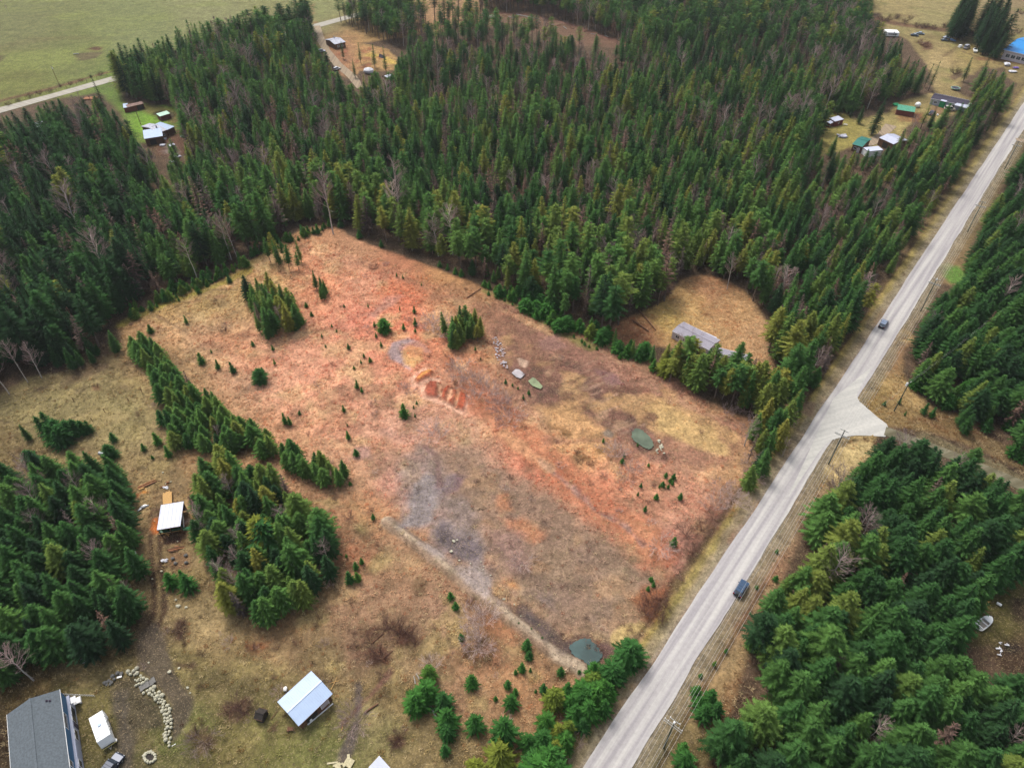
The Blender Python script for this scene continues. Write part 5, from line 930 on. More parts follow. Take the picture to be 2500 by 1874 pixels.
def rect(p0, p1, p2, z):
    """eave rectangle from three corners seen in the photograph (p0-p1 long side, p2 beside p1)"""
    a, b, c = G(*p0, z), G(*p1, z), G(*p2, z); u = b - a; L = u.length; u = u / L; v = Vector((-u.y, u.x, 0)); wd = (c - b).dot(v)
    cen = a + u * L / 2 + v * wd / 2; cen.z = 0
    return cen, math.atan2(u.y, u.x), L, abs(wd)
def house(name, label, cat, p0, p1, p2, eave, rise, roof_m, wall_m, kind='gable', over=.4, ribs=0, openings=(), open_side=False, chimney=None, pole_shed=False, group=None):
    c, rz, L, W = rect(p0, p1, p2, eave); t = thing(name, label, cat, c, rz, group); hl, hw = L / 2, W / 2; il, iw = hl - over, hw - over
    th = .14; m = MB()
    if kind == 'gable':
        prof = [(-hw, eave), (0, eave + rise), (hw, eave)]
        for (y0, z0), (y1, z1) in ((prof[0], prof[1]), (prof[1], prof[2])):
            m.hexa([(-hl, y0, z0 - th), (hl, y0, z0 - th), (hl, y1, z1 - th), (-hl, y1, z1 - th)], [(-hl, y0, z0), (hl, y0, z0), (hl, y1, z1), (-hl, y1, z1)])
        zr = lambda y: eave + rise * (1 - abs(y) / hw)
    else:
        m.hexa([(-hl, -hw, eave - th), (hl, -hw, eave - th), (hl, hw, eave + rise - th), (-hl, hw, eave + rise - th)], [(-hl, -hw, eave), (hl, -hw, eave), (hl, hw, eave + rise), (-hl, hw, eave + rise)])
        zr = lambda y: eave + rise * (y + hw) / W
    k = -hl + .12
    while ribs and k < hl - .05:                      # standing ribs of the metal sheets
        for y0, y1 in (((-hw + .01, 0), (0, hw - .01)) if kind == 'gable' else ((-hw + .01, hw - .01),)):
            z0, z1 = zr(y0) + .003, zr(y1) + .003; m.hexa([(k, y0, z0 - .05), (k + .07, y0, z0 - .05), (k + .07, y1, z1 - .05), (k, y1, z1 - .05)], [(k, y0, z0 + .045), (k + .07, y0, z0 + .045), (k + .07, y1, z1 + .045), (k, y1, z1 + .045)])
        k += ribs
    rf = m.build('roof', roof_m, t)
    r = MB()
    if kind == 'gable': r.box((0, 0, eave + rise + .05), (2 * hl + .04, .34, .07)); r.build('ridge_cap', roof_m, rf)
    f = MB(); f.box((0, -hw - .03, eave - .08), (2 * hl + .05, .05, .2)); f.box((0, hw + .03, zr(hw - .001) - .08), (2 * hl + .05, .05, .2)); f.build('fascia', M_trim if wall_m in (M_blue, M_grey, M_cream) else M_wood, rf)
    if chimney:
        q = MB(); q.box((chimney[0] * hl, chimney[1] * hw, zr(chimney[1] * hw) + .3), (.5, .5, .9)); q.tube([(chimney[0] * hl, chimney[1] * hw, zr(0)), (chimney[0] * hl, chimney[1] * hw, zr(0) + 1.0)], .14); q.build('chimney', M_steel, rf)
    if pole_shed:
        for x in (-il, 0, il):
            for y in (-iw, iw): p = MB(); p.box((x, y, (zr(y) - .15) / 2), (.18, .18, zr(y) - .2)); p.build('post', M_wood, t)
        q = MB(); q.box((0, iw, zr(iw) * .45), (2 * il - .2, .06, zr(iw) * .7)); q.build('back_wall', wall_m, t)
        return t, (hl, hw, il, iw)
    w_ = MB(); zt = lambda y: zr(y) - th - .02
    n0 = [(-il, -iw), (il, -iw), (il, iw), (-il, iw)]
    w_.hexa([(x, y, -.2) for x, y in n0], [(x, y, zt(y)) for x, y in n0])
    if kind == 'gable':
        w_.hexa([(-il + .01, -iw, zt(iw)), (-il + .01, iw, zt(iw)), (-il + .01, 0, zt(0))], [(il - .01, -iw, zt(iw)), (il - .01, iw, zt(iw)), (il - .01, 0, zt(0))])
    w_.build('wall', wall_m, t)
    for side, pos, z0, ww, hh, kd in openings:          # side: 's' (-y) 'n' (+y) 'e' (+x) 'w' (-x)
        d = .04
        if side in 'sn': y = (-iw - .02) if side == 's' else (iw + .02); ctr = (pos * il, y, z0 + hh / 2); dim = (ww, d, hh); fr = (ww + .22, d, hh + .22)
        else: x = (il + .02) if side == 'e' else (-il - .02); ctr = (x, pos * iw, z0 + hh / 2); dim = (d, ww, hh); fr = (d, ww + .22, hh + .22)
        b = MB(); b.box(ctr, fr)
        sg = -1 if side in 'sw' else 1; c2 = (ctr[0], ctr[1] + sg * .015, ctr[2]) if side in 'sn' else (ctr[0] + sg * .015, ctr[1], ctr[2])
        if kd == 'window':
            o = b.build('window', M_trim, t); g = MB(); g.box(c2, dim); g.build('pane', M_glass, o)
            if ww > 1.0: e = MB(); c3 = (c2[0], c2[1] + sg * .015, c2[2]) if side in 'sn' else (c2[0] + sg * .015, c2[1], c2[2]); e.box(c3, (.06, d, hh) if side in 'sn' else (d, .06, hh)); e.build('mullion', M_trim, o)
        else:
            o = b.build('door', M_trim if kd == 'door' else M_black, t); g = MB(); g.box(c2, dim); g.build('door_panel', M_cream if kd == 'door' else M_black, o)
    return t, (hl, hw, il, iw)

# --- the blue house at the bottom left (seen cut by the frame)
K1 = lambda x, y: (x * .128, 1451 + y * .128)
bc, brz, bL, bW = rect(K1(1240, 2100), K1(1005, 290), K1(115, 705), 5.3)
t, (hl, hw, il, iw) = house('two_storey_house', 'two storey blue house with dark grey shingle roof beside the white travel trailer', 'house', K1(1240, 2100), K1(1005, 290), K1(115, 705), 5.3, 1.5, M_shingle, M_blue, over=.12,
    openings=[('s', q, z, w_, h_, 'window') for q, z, w_, h_ in ((.53, 3.2, 1.0, 1.3), (.44, 3.2, 1.0, 1.3), (.35, 3.2, 1.0, 1.3), (-.38, 3.3, 1.0, 1.3), (-.75, 3.3, 1.2, 1.3))] + [('n', .5, 3.2, 1.2, 1.2, 'window'), ('n', -.3, 3.2, 1.2, 1.2, 'window'), ('e', 0, 3.2, 1.6, 1.3, 'window')])
q = MB(); q.box((0, -iw - .28, 1.1), (2 * il + .1, .5, 2.6)); lw = q.build('lower_wall', M_grey, t)
for pos, ww, hh, z0 in ((.73, 1.1, 1.7, .6), (.64, 1.1, 1.7, .6), (.55, 1.1, 1.7, .6), (.27, 1.0, 1.2, .9), (.19, 1.0, 1.2, .9), (-.32, 1.2, 1.2, .9), (-.7, 1.2, 1.2, .9)):
    q = MB(); q.box((pos * il, -iw - .55, z0 + hh / 2), (ww + .2, .05, hh + .2)); o = q.build('window', M_trim, t); q = MB(); q.box((pos * il, -iw - .575, z0 + hh / 2), (ww, .04, hh)); q.build('pane', M_glass, o)
q = MB(); q.box((.44 * il, -iw - .56, 1.0), (1.0, .06, 2.0)); o = q.build('door', M_dark, t); q = MB(); q.box((.44 * il + .35, -iw - .6, 1.0), (.06, .06, .14)); q.build('handle', M_steel, o)
q = MB(); q.box((.94 * il, -iw - 1.1, .5), (1.3, 1.2, .12)); q.box((.94 * il, -iw - 1.6, .25), (1.3, .3, .5)); q.build('step', M_trim, t)
q = MB(); q.tube([(.93 * il, -iw - .9, .5), (.93 * il, -iw - .9, 2.0)], .05); q.box((.9 * il, -iw - 1.0, 2.0), (1.3, .9, .08)); q.build('porch_roof', M_trim, t)
for x, y in ((.86, .55), (.84, .66)):
    q = MB(); zz = 5.3 + 1.5 * (1 - y); q.tube([(x * il, -y * iw, zz - .1), (x * il, -y * iw, zz + .4)], .09); q.box((x * il, -y * iw, zz + .05), (.4, .4, .08)); q.build('roof_vent', M_dark, t)
q = MB(); q.box((-.62 * il, iw + .8, 2.6), (3.0, 1.6, .12)); q.build('balcony', M_trim, t)
def small(name, label, cat, px, m, build, z=0, rz=0, group=None, smooth=False):
    g = G(*px); o = MB(); build(o); ob = o.build(name, m, smooth=smooth); ob.location = (g.x, g.y, z); ob.rotation_euler = (0, 0, rz); tag(ob, label, cat, group); return ob
# rail fence by the house
fa, fb = G(*K1(1040, 385)), G(*K1(1600, 410)); ft = thing('picket_fence', 'short pale picket fence running out from the far corner of the blue house', 'fence', fa); dv = fb - fa
q = MB(); q.tube([(0, 0, .5), tuple(dv + Vector((0, 0, .5)))], .03, 4); q.build('rail', M_armwood, ft)
for i in range(20): q = MB(); p = dv * (i / 19); q.box((p.x, p.y, .35), (.07, .07, .75)); q.build('picket', M_trim, ft)

# --- tin shed, sawmill shed and the others
K3 = lambda x, y: (530.9 + x * .14625, 1415.7 + y * .14625)
house('metal_roofed_shed', 'brown plank shed with pale blue corrugated metal roof on the rough grass', 'shed', K3(780, 1040), K3(1285, 560), K3(990, 200), 2.9, .55, M_tin, M_wood, 'gable', .4, .42, openings=[('s', -.3, 0, 2.2, 1.9, 'opening'), ('s', .55, 0, 1.6, 1.9, 'door'), ('w', 0, .9, .9, .8, 'window')])
def bar(name, label, cat, p0, p1, m, wd=.2, th=.15, z=.1, group=None, taper=False, round_=False):
    a, b = G(*p0), G(*p1); o = MB(); d = b - a
    if round_: o.tube([(0, 0, wd / 2), tuple(d * .5 + Vector((.04, .05, wd / 2))), tuple(d + Vector((0, 0, wd / 2)))], [wd / 2, wd / 2 * .9, wd / 2 * .65], 8)
    else: o.box((d.x / 2, d.y / 2, th / 2), (d.length, wd, th), math.atan2(d.y, d.x))
    ob = o.build(name, m); ob.location = (a.x, a.y, z - .1); return tag(ob, label, cat, group)
bar('plank', 'long white plank lying along the lower side of the tin roofed shed', 'plank', K3(915, 1020), K3(1290, 705), M_trim, .22, .12, .12)
bar('plank', 'brown plank lying against the lower side of the tin roofed shed', 'plank', K3(850, 1030), K3(1230, 720), M_oldlog, .35, .3, .12)
for (a, b, c, d), l in zip(((370, 940, 480, 800), (320, 1120, 470, 960), (345, 1135, 480, 1000), (1260, 500, 1350, 310), (1240, 410, 1385, 365), (930, 75, 985, 155), (1415, 1110, 1445, 990), (1405, 1215, 1480, 1165)), ('upper thin pole on the grass between the dark hut and the tin roofed shed', 'left one of two thin poles lying below the dark hut', 'right one of two thin poles lying below the dark hut', 'steeper of two crossed poles right of the tin roofed shed', 'flatter of two crossed poles right of the tin roofed shed', 'thin stick just above the top corner of the tin roofed shed', 'pale upright stick right of the tin roofed shed', 'dark stub of log beside the grey track')):
    bar('pole', l, 'pole', K3(a, b), K3(c, d), M_oldlog if a < 1200 or a == 1405 else M_plank, .13, .1, .12, round_=True)
def jug(b): b.tube([(0, 0, 0), (0, 0, .1), (0, 0, .6), (0, 0, .75), (0, 0, .85)], [.25, .3, .3, .12, .12], 10)
small('barrel', 'white barrel by the lower wall of the tin roofed shed', 'barrel', K3(965, 955), M_trim, jug); 
def sack(b): b.blob((0, 0, .3), (.4, .5, .35), 3)
small('sack', 'white sack beside the upper left wall of the tin roofed shed', 'sack', K3(588, 500), M_trim, sack)
small('barrow', 'small rusty cart frame at the lowest corner of the tin roofed shed', 'cart', K3(665, 1090), M_oldlog, lambda b: (b.box((0, 0, .35), (1.0, .6, .12), 0, (1, 1)), b.box((.7, .2, .35), (.7, .07, .07)), b.box((.7, -.2, .35), (.7, .07, .07)), b.tube([(-.4, -.4, .25), (-.4, .4, .25)], .25, 8)))
# dark shingled hut
house('dark_hut', 'tiny hut with dark mossy shingle roof left of the tin roofed shed', 'hut', K3(115, 925), K3(240, 962), K3(330, 800), 1.3, .8, M_black, M_black, 'gable', .12, 0, openings=[('s', 0, 0, .7, .9, 'opening')])
# white roof corner and boards at the bottom edge
house('white_roofed_shed', 'shed with flat white roof cut by the bottom edge of the picture', 'shed', c32(180, 1655), c32(250, 1580), c32(330, 1665), 2.4, .35, M_white, M_cream, 'mono', .2, .5)
for i, (a, b, c, d, w_) in enumerate(((1200, 1590, 1360, 1570, .3), (1290, 1625, 1440, 1590, .35), (1320, 1655, 1400, 1620, 1.2), (1490, 1640, 1560, 1520, 1.6), (1500, 1500, 1540, 1490, .9), (1440, 1640, 1480, 1600, .5))):
    bar('board', ('thin board at the left end of the scrap heap', 'second thin board of the scrap heap', 'wide grey board at the bottom edge', 'widest tan board of the scrap heap', 'small tan board on top of the scrap heap', 'short board in the middle of the scrap heap')[i] + ' left of the white roof', 'board', K3(a, b), K3(c, d), mat('weathered_board', alb((196, 186, 150)), .9, 0, .25, 3), w_, .06, .12 + .05 * i)
# the sawmill shed
t, _ = house('sawmill_shed', 'open sawmill shed with white metal roof between the two lower left stands', 'shed', S4(550, 950), S4(930, 885), S4(890, 515), 3.2, .35, M_white, M_wood, 'mono', .2, .9, pole_shed=True)
g = G(*S4(790, 960)); rz = math.atan2((G(*S4(930, 885)) - G(*S4(550, 950))).y, (G(*S4(930, 885)) - G(*S4(550, 950))).x)
t = thing('sawmill', 'dark green sawmill bed showing under the lower edge of the white roof', 'machine', g, rz)
q = MB(); q.box((0, 0, .5), (5.2, 1.2, .3)); q.box((0, .45, .8), (5.2, .12, .4)); q.build('bed', M_sawmill, t)
q = MB(); q.box((0, -.75, .45), (5.4, .1, .12)); q.build('rail', M_plank, t)
for x in (-2.3, 0, 2.3): q = MB(); q.box((x, 0, .2), (.2, 1.2, .4)); q.build('leg', M_sawmill, t)
q = MB(); q.box((-1.2, .2, 1.3), (1.1, 1.3, .9), 0, (.8, .8)); q.build('saw_head', M_sawmill, t)
small('tarpaulin', 'crumpled green tarpaulin at the lower right corner of the sawmill shed', 'tarpaulin', S4(1040, 935), M_tarpg, lambda b: b.blob((0, 0, .15), (1.1, .5, .3), 8), rz=.2)
a, b = G(*S4(740, 700)), G(*S4(730, 370)); t = thing('lumber_stack', 'stack of fresh yellow boards sticking out above the white sawmill roof', 'lumber', a, math.atan2((b - a).y, (b - a).x)); LL = (b - a).length
for i in range(9):
    for j in range(3): q = MB(); q.box((LL / 2 + random.uniform(-.5, .5), -.95 + i * .23, .35 + j * .14), (LL, .2, .12)); q.build('board', M_plank, t)
for (x0, y0, x1, y1, w_, m_, l) in ((250, 265, 530, 140, .35, M_log, 'uppermost long peeled log of the pile above left of the sawmill shed'), (240, 290, 545, 165, .3, M_log, 'second long peeled log of the pile above left of the sawmill shed'), (330, 265, 555, 170, .3, M_oldlog, 'lowest brown log of the pile above left of the sawmill shed'), (260, 300, 350, 270, .3, M_plank, 'short yellow board at the foot of the log pile'), (370, 280, 392, 330, .2, M_plank, 'bright yellow board standing off the log pile'), (705, 195, 760, 180, .4, M_log, 'short log above the yellow lumber stack'), (570, 160, 635, 150, .2, M_oldlog, 'thin stick right of the log pile'), (600, 270, 740, 215, .22, M_log, 'thin red-brown pole above the yellow lumber stack'),
                                    (905, 590, 960, 572, .25, M_plank, 'plank sticking out at the right side of the white sawmill roof'), (968, 690, 992, 910, .35, M_trim, 'white birch log lying along the right side of the sawmill shed'), (720, 1280, 1000, 1215, .35, M_oldlog, 'upper log of the pile below the sawmill shed'), (740, 1295, 1010, 1240, .35, M_log, 'lower log of the pile below the sawmill shed'), (760, 1310, 900, 1285, .3, M_oldlog, 'short log of the pile below the sawmill shed'), (840, 1225, 910, 1220, .3, M_log, 'short pale log on top of the pile below the sawmill shed'),
                                    (1330, 940, 1440, 860, .35, M_oldlog, 'upper log of the heap right of the sawmill shed'), (1310, 970, 1420, 900, .3, M_oldlog, 'lower log of the heap right of the sawmill shed'), (1110, 820, 1190, 790, .35, M_plank, 'longest orange slab in the heap of offcuts right of the sawmill shed'), (1160, 790, 1230, 850, .35, M_plank, 'steepest orange slab in the heap of offcuts right of the sawmill shed'), (1180, 870, 1280, 850, .3, M_plank, 'lowest orange slab in the heap of offcuts right of the sawmill shed'), (1230, 830, 1290, 870, .3, M_plank, 'rightmost orange slab in the heap of offcuts right of the sawmill shed'), (1270, 930, 1300, 980, .3, M_plank, 'bright yellow offcut beside the brown log heap'), (1220, 980, 1260, 940, .2, M_plank, 'thin offcut left of the bright yellow one'),
                                    (680, 985, 750, 1055, .15, M_plank, 'long leg of the crossed trestle poles below the sawmill shed'), (690, 1030, 760, 1020, .12, M_plank, 'short leg of the crossed trestle poles below the sawmill shed')):
    bar('log' if m_ is not M_plank else 'slab', l, 'log' if m_ is not M_plank else 'lumber', S4(x0, y0), S4(x1, y1), m_, w_, .2, .12, round_=m_ is not M_plank)
small('tarpaulin', 'crumpled white sheet above the yellow lumber stack', 'tarpaulin', S4(690, 265), M_tarpw, lambda b: b.blob((0, 0, .1), (.9, .35, .2), 12, j=.4), rz=-.2)
small('scrap_heap', 'grey and white scrap lying left of the sawmill shed', 'scrap', S4(320, 595), M_steel, lambda b: (b.blob((.3, .2, .15), (1.0, .4, .25), 15, j=.4), b.box((-.7, -.4, .2), (.9, .4, .25), .4)), rz=.5)
small('crate', 'white plastic crate on dark patch below left of the sawmill shed', 'crate', S4(160, 1360), M_rv, lambda b: (b.box((0, 0, .5), (1.5, 1.2, 1.0), .4, (.9, .9)), b.box((0, 0, 1.03), (.5, .4, .1), .4)))
small('sack', 'pale rubble sack below the log pile of the sawmill yard', 'sack', S4(675, 1455), M_tarpw, lambda b: (b.blob((0, 0, .2), (.75, .4, .3), 19, j=.35), b.blob((.4, .3, .2), (.35, .3, .25), 20, j=.3)))
for a, b, l in ((810, 1420, 'largest grey boulder below the sawmill shed'), (860, 1495, 'lowest grey boulder below the sawmill shed'), (1030, 1485, 'rightmost grey boulder below the sawmill shed'), (1025, 1370, 'grey boulder under the tree edge right of the log pile')):
    small('boulder', l, 'boulder', S4(a, b), M_rock2, lambda q: q.blob((0, 0, .25), (.45, .4, .4), int(a)), smooth=False)
small('spotlight_dish', 'pale round disc lying under the dark stand left of the yard', 'disc', c31(548, 950), M_steel, lambda b: b.tube([(0, 0, 0), (0, 0, .15)], [.9, .8], 16))
small('culvert_barrel', 'dark open ended barrel lying in the left pasture beside a young conifer', 'barrel', c21(670, 1285), M_steel, lambda b: b.tube([(-.8, 0, .6), (.8, -.3, .6)], .6, 12))

# --- boulders of the curved retaining row
K2 = lambda x, y: (203.5 + x * .14625, 1415.7 + y * .14625)
ROCKS = '640,190,30;590,230,30;510,245,35;545,278,25;600,285,20;640,262,28;610,360,16;645,372,22;690,365,16;720,410,28;622,440,20;665,420,22;780,362,28;735,335,24;692,300,22;895,468,32;842,500,28;790,522,22;735,555,24;967,542,26;1010,592,34;905,560,22;820,560,24;860,582,22;935,605,30;885,605,14;912,652,24;968,642,20;1012,650,20;1045,682,26;990,690,22;1026,722,26;1086,742,28;1120,790,28;1066,806,26;1025,770,26;1012,820,28;1116,836,24;1086,866,24;1046,870,24;1126,896,22;1090,926,22;1048,925,22;1142,946,26;1046,970,20;1096,976,26;1142,1002,22;1070,1012,18;1090,1060,28;1142,1062,22;1056,1086,16;1116,1122,22;1060,1140,24;1030,1162,18;1056,1196,28;1132,1218,22;1062,1246,30;1112,1282,22;1112,1330,18;945,690,16;975,762,14;880,520,24;700,330,20;755,385,18;660,345,16;1100,1165,16'
for i, e in enumerate(ROCKS.split(';')):
    a, b, r = map(float, e.split(',')); r = r * .0135
    q = small('boulder', 'rounded pale boulder in the curved row beside the gravel yard', 'boulder', K2(a, b), M_rock, lambda m_: m_.blob((0, 0, r * .7), (r * random.uniform(.9, 1.15), r * random.uniform(.85, 1.1), r * .95), i, 9, 6, .13), rz=random.uniform(0, 6), group='pale boulders of the curved row')
for i, (a, b, r) in enumerate(((165, 400, 28), (215, 380, 26), (255, 400, 26), (280, 305, 30), (350, 262, 30), (405, 270, 28), (300, 350, 22), (240, 425, 20), (190, 430, 18))):
    r = r * .0135; small('boulder', 'dark grey boulder in the short row left of the pale curved row', 'boulder', K2(a, b), M_rock2, lambda m_: m_.blob((0, 0, r * .6), (r * 1.1, r, r * .9), 90 + i, 9, 6, .2), rz=i, group='dark boulders left of the curved row')
small('rubble_sheet', 'white slab lying on the dark boulders left of the curved row', 'slab', K2(380, 322), M_trim, lambda b: b.box((0, 0, .3), (.9, .35, .12), .3))
for i, (a, b) in enumerate(((700, 480), (735, 455), (790, 430), (850, 400), (880, 370))):
    small('stone_step', ('lowest', 'second', 'middle', 'fourth', 'top')[i] + ' grey stone step in the gap of the boulder row', 'step', K2(a, b), M_rock2, lambda m_: m_.box((0, 0, .08 + .06 * i), (1.3, .7, .22), -.9, (.95, .95)))
for i in range(13):
    an = i / 13 * 6.283; x = 825 + 78 * math.cos(an) * 1.05; y = 1497 + 78 * math.sin(an) * .95; r = random.uniform(.22, .36)
    small('boulder', 'pale stone in the ring of the fire pit', 'boulder', K2(x, y), M_rock, lambda m_: m_.blob((0, 0, .18), (r * 1.2, r, r * .8), 200 + i, 8, 5, .2), rz=an, group='stones around the fire pit')
small('ash_bed', 'dark ash bed inside the stone ring of the fire pit', 'fire pit', K2(825, 1497), M_black, lambda b: b.tube([(0, 0, -.05), (0, 0, .04)], [.95, .8], 14))
bar('plank', 'short white plank at the lower end of the boulder row', 'plank', K2(1145, 1335), K2(1205, 1300), M_trim, .14, .06, .12)
small('bucket', 'white bucket beside the corner of the travel trailer', 'bucket', K1(1955, 1160), M_trim, lambda b: b.tube([(0, 0, 0), (0, 0, .4)], [.28, .34], 12))
small('potted_shrub', 'black round bush against the blue house wall', 'bush', K1(1265, 1035), M_black, lambda b: b.blob((0, 0, .5), (.55, .55, .6), 31, j=.3))

# --- travel trailer
c, rz, L, W = rect(K1(1640, 1190), K1(1495, 770), K1(1715, 640), 2.75); L = max(L, 5.6); W = 2.4
t = thing('travel_trailer', 'white travel trailer parked beside the blue house', 'trailer', c, rz); hl, hw = L / 2, W / 2
q = MB(); pr = [(-hl - .55, .95), (-hl - .5, 1.3), (-hl + .1, 2.75), (hl - .1, 2.75), (hl + .1, 2.3), (hl + .1, .6), (-hl - .35, .6)]
q.hexa([(x, -hw, z) for x, z in pr], [(x, hw, z) for x, z in pr]); q.build('body', M_rv, t, bevel=.06)
q = MB(); q.box((.1, -hw - .01, .9), (L * .96, .02, .25)); q.box((.1, hw + .01, .9), (L * .96, .02, .25)); q.build('stripe', mat('beige_stripe', alb((180, 165, 140)), .5), t)
q = MB(); q.box((.2, 0, 2.85), (.6, .6, .16), 0, (.85, .85)); q.build('roof_vent', M_tin, t)
q = MB(); q.box((-hl + 1.0, hw - .35, 2.8), (.4, .6, .1)); q.build('roof_hatch', M_trim, t)
for x in (-.9, 1.0): q = MB(); q.box((x, -hw - .02, 1.75), (1.0, .04, .6)); o = q.build('window', M_trim, t); q = MB(); q.box((x, -hw - .045, 1.75), (.9, .03, .5)); q.build('pane', M_glass, o)
q = MB(); q.box((0, hw + .02, 1.75), (1.2, .04, .6)); q.build('window', M_glass, t)
sx = -hl - .23; q = MB(); q.hexa([(sx + .12, -.6, 1.9), (sx + .12, .6, 1.9), (sx + .3, .6, 2.3), (sx + .3, -.6, 2.3)], [(sx + .02, -.6, 1.95), (sx + .02, .6, 1.95), (sx + .2, .6, 2.35), (sx + .2, -.6, 2.35)]); q.build('window', M_glass, t)
q = MB(); q.box((-.2 + 2.2, -hw - .03, 1.45), (.65, .05, 1.7)); o = q.build('door', M_trim, t); q = MB(); q.box((-.2 + 1.95, -hw - .07, 1.4), (.05, .05, .15)); q.build('handle', M_steel, o)
for x in (-.1, .8):
    for y in (-hw + .1, hw - .1): q = MB(); q.tube([(x, y - .1, .35), (x, y + .1, .35)], .35, 14); o = q.build('wheel', M_rubber, t); q = MB(); q.tube([(x, y - .11, .35), (x, y + .11, .35)], .18, 10); q.build('rim', M_steel, o)
q = MB(); q.tube([(-hl - .3, -.5, .5), (-hl - 1.3, 0, .5), (-hl - .3, .5, .5)], .05); q.build('tow_bar', M_steel, t)
q = MB(); q.box((-hl - .62, 0, .55), (.12, W, .12)); q.build('bumper', mat('yellowed_trim', alb((214, 200, 130)), .6), t)

# ================================================================= vehicles
def car(name, label, cat, at_, rz, col, L=4.6, W=1.9, H=1.75, style='suv', glass=M_glass, group=None, roofcol=None):
    g = G(*at_); t = thing(name, label, cat, g, rz, group); hl, hw = L / 2, W / 2
    pm = mat('car_paint', col, .32, .25, .06, 1, spec=.5); rm = mat('car_roof_paint', roofcol, .3, .2, .05) if roofcol else pm
    q = MB(); bl = .42; be = H * .56; prof = [(-hl, bl), (-hl + .02, be - .02), (-hl + .35, be), (hl - 1.25, be), (hl - .25, be - .14), (hl, be - .32), (hl, bl), (hl - .4, bl - .12), (-hl + .4, bl - .12)]
    q.hexa([(x, -hw, z) for x, z in prof], [(x, hw, z) for x, z in prof]); q.build('body', pm, t, bevel=.07)
    cab0, cab1 = (-hl + .12, hl - 1.2) if style != 'pickup' else (-hl + 1.75, hl - 1.25)
    s0, s1 = (.32 if style != 'pickup' else .2), .75
    if style == 'sedan': cab0 += .75; s0 = .7
    q = MB(); q.hexa([(cab0, -hw + .06, be - .02), (cab1, -hw + .06, be - .02), (cab1, hw - .06, be - .02), (cab0, hw - .06, be - .02)], [(cab0 + s0, -hw + .22, H - .05), (cab1 - s1, -hw + .22, H - .05), (cab1 - s1, hw - .22, H - .05), (cab0 + s0, hw - .22, H - .05)]); q.build('window', glass, t)
    q = MB(); q.box(((cab0 + s0 + cab1 - s1) / 2, 0, H - .03), (cab1 - s1 - cab0 - s0 + .12, W - .40, .07)); r_ = q.build('roof', rm, t, bevel=.02)
    for f in (.33, .66): q = MB(); q.box((cab0 + s0 + f * (cab1 - s1 - cab0 - s0), 0, H + .02), (.05, W - .5, .04)); q.build('roof_rack', M_rubber, r_)
    for sy in (-1, 1):
        q = MB(); q.hexa([(cab1 - .06, sy * (hw - .13), be), (cab1 + .02, sy * (hw - .13), be), (cab1 + .02, sy * (hw - .06), be), (cab1 - .06, sy * (hw - .06), be)], [(cab1 - s1 - .06, sy * (hw - .27), H - .04), (cab1 - s1 + .02, sy * (hw - .27), H - .04), (cab1 - s1 + .02, sy * (hw - .2), H - .04), (cab1 - s1 - .06, sy * (hw - .2), H - .04)]); q.build('pillar', pm, t)
        q = MB(); q.box((cab1 - .35, sy * (hw + .1), be + .1), (.15, .2, .16)); q.build('wing_mirror', pm, t)
        q = MB(); q.box((hl - .06, sy * (hw - .3), be - .42), (.16, .34, .16)); q.build('headlight', M_trim, t)
        q = MB(); q.box((-hl, sy * (hw - .16), be - .2), (.08, .2, .34)); q.build('tail_light', M_red, t)
        for x in (-hl + .85, hl - .85):
            q = MB(); y = sy * (hw - .1); q.tube([(x, y - .12, .36), (x, y + .12, .36)], .36, 16); o = q.build('wheel', M_rubber, t); q = MB(); q.tube([(x, y - .13, .36), (x, y + .13, .36)], .2, 10); q.build('rim', M_steel, o)
    q = MB(); q.box((-hl - .03, 0, .55), (.14, W - .1, .22)); q.box((hl + .01, 0, .5), (.14, W - .1, .22)); q.build('bumper', M_rubber, t)
    q = MB(); q.box((-hl - .01, 0, .85), (.05, .5, .16)); q.build('licence_plate', M_trim, t)
    if style == 'pickup': q = MB(); q.box((-hl + .95, 0, be + .01), (1.5, W - .3, .05)); q.build('bed_cover', M_rubber, t)
    if style == 'jeep': q = MB(); q.tube([(-hl - .28, 0, 1.05), (-hl - .02, 0, 1.05)], .38, 16); q.build('spare_wheel', M_rubber, t)
    return t
road_rz = math.atan2(1, RS)
skyglass = mat('pale_reflecting_glass', (.10, .13, .17), .06, 0, .05, spec=1.0)
car('suv_car', 'dark blue SUV with spare wheel driving on the lower part of the gravel road', 'car', (1600, 1273), road_rz, alb((62, 88, 118)), 4.5, 1.9, 1.85, 'jeep', skyglass)
car('suv_car', 'blue-grey SUV driving on the gravel road above the junction', 'car', (1907, 702), road_rz, alb((72, 84, 104)), 4.7, 1.9, 1.75, 'suv', skyglass, roofcol=alb((150, 165, 190)))
car('pickup_truck', 'dark pickup truck on the gravel yard cut by the bottom edge', 'truck', (240, 1662), math.radians(68), alb((52, 60, 78)), 5.4, 2.0, 1.85, 'pickup')
K8 = lambda x, y: (1875.8 + x * .152, y * .152)
car('parked_car', 'dark blue car parked left of the group of two at the upper right', 'car', K8(655, 512), -.5, alb((40, 58, 82)), 4.8, 1.9, 1.5, 'sedan', skyglass, roofcol=alb((190, 205, 220)))
car('parked_car', 'long silver car parked just behind the dark blue one at the upper right', 'car', K8(735, 490), -.4, alb((110, 128, 148)), 4.9, 1.9, 1.5, 'sedan', skyglass, roofcol=alb((170, 190, 210)))
car('parked_car', 'silver-blue car parked beside the blue tarpaulin', 'car', K8(1105, 545), .25, alb((150, 168, 190)), 4.8, 1.9, 1.5, 'sedan', skyglass)
car('parked_car', 'dark teal car parked in front of the silver-blue one', 'car', K8(1082, 582), -.3, alb((44, 62, 84)), 4.5, 1.8, 1.45, 'sedan', skyglass)
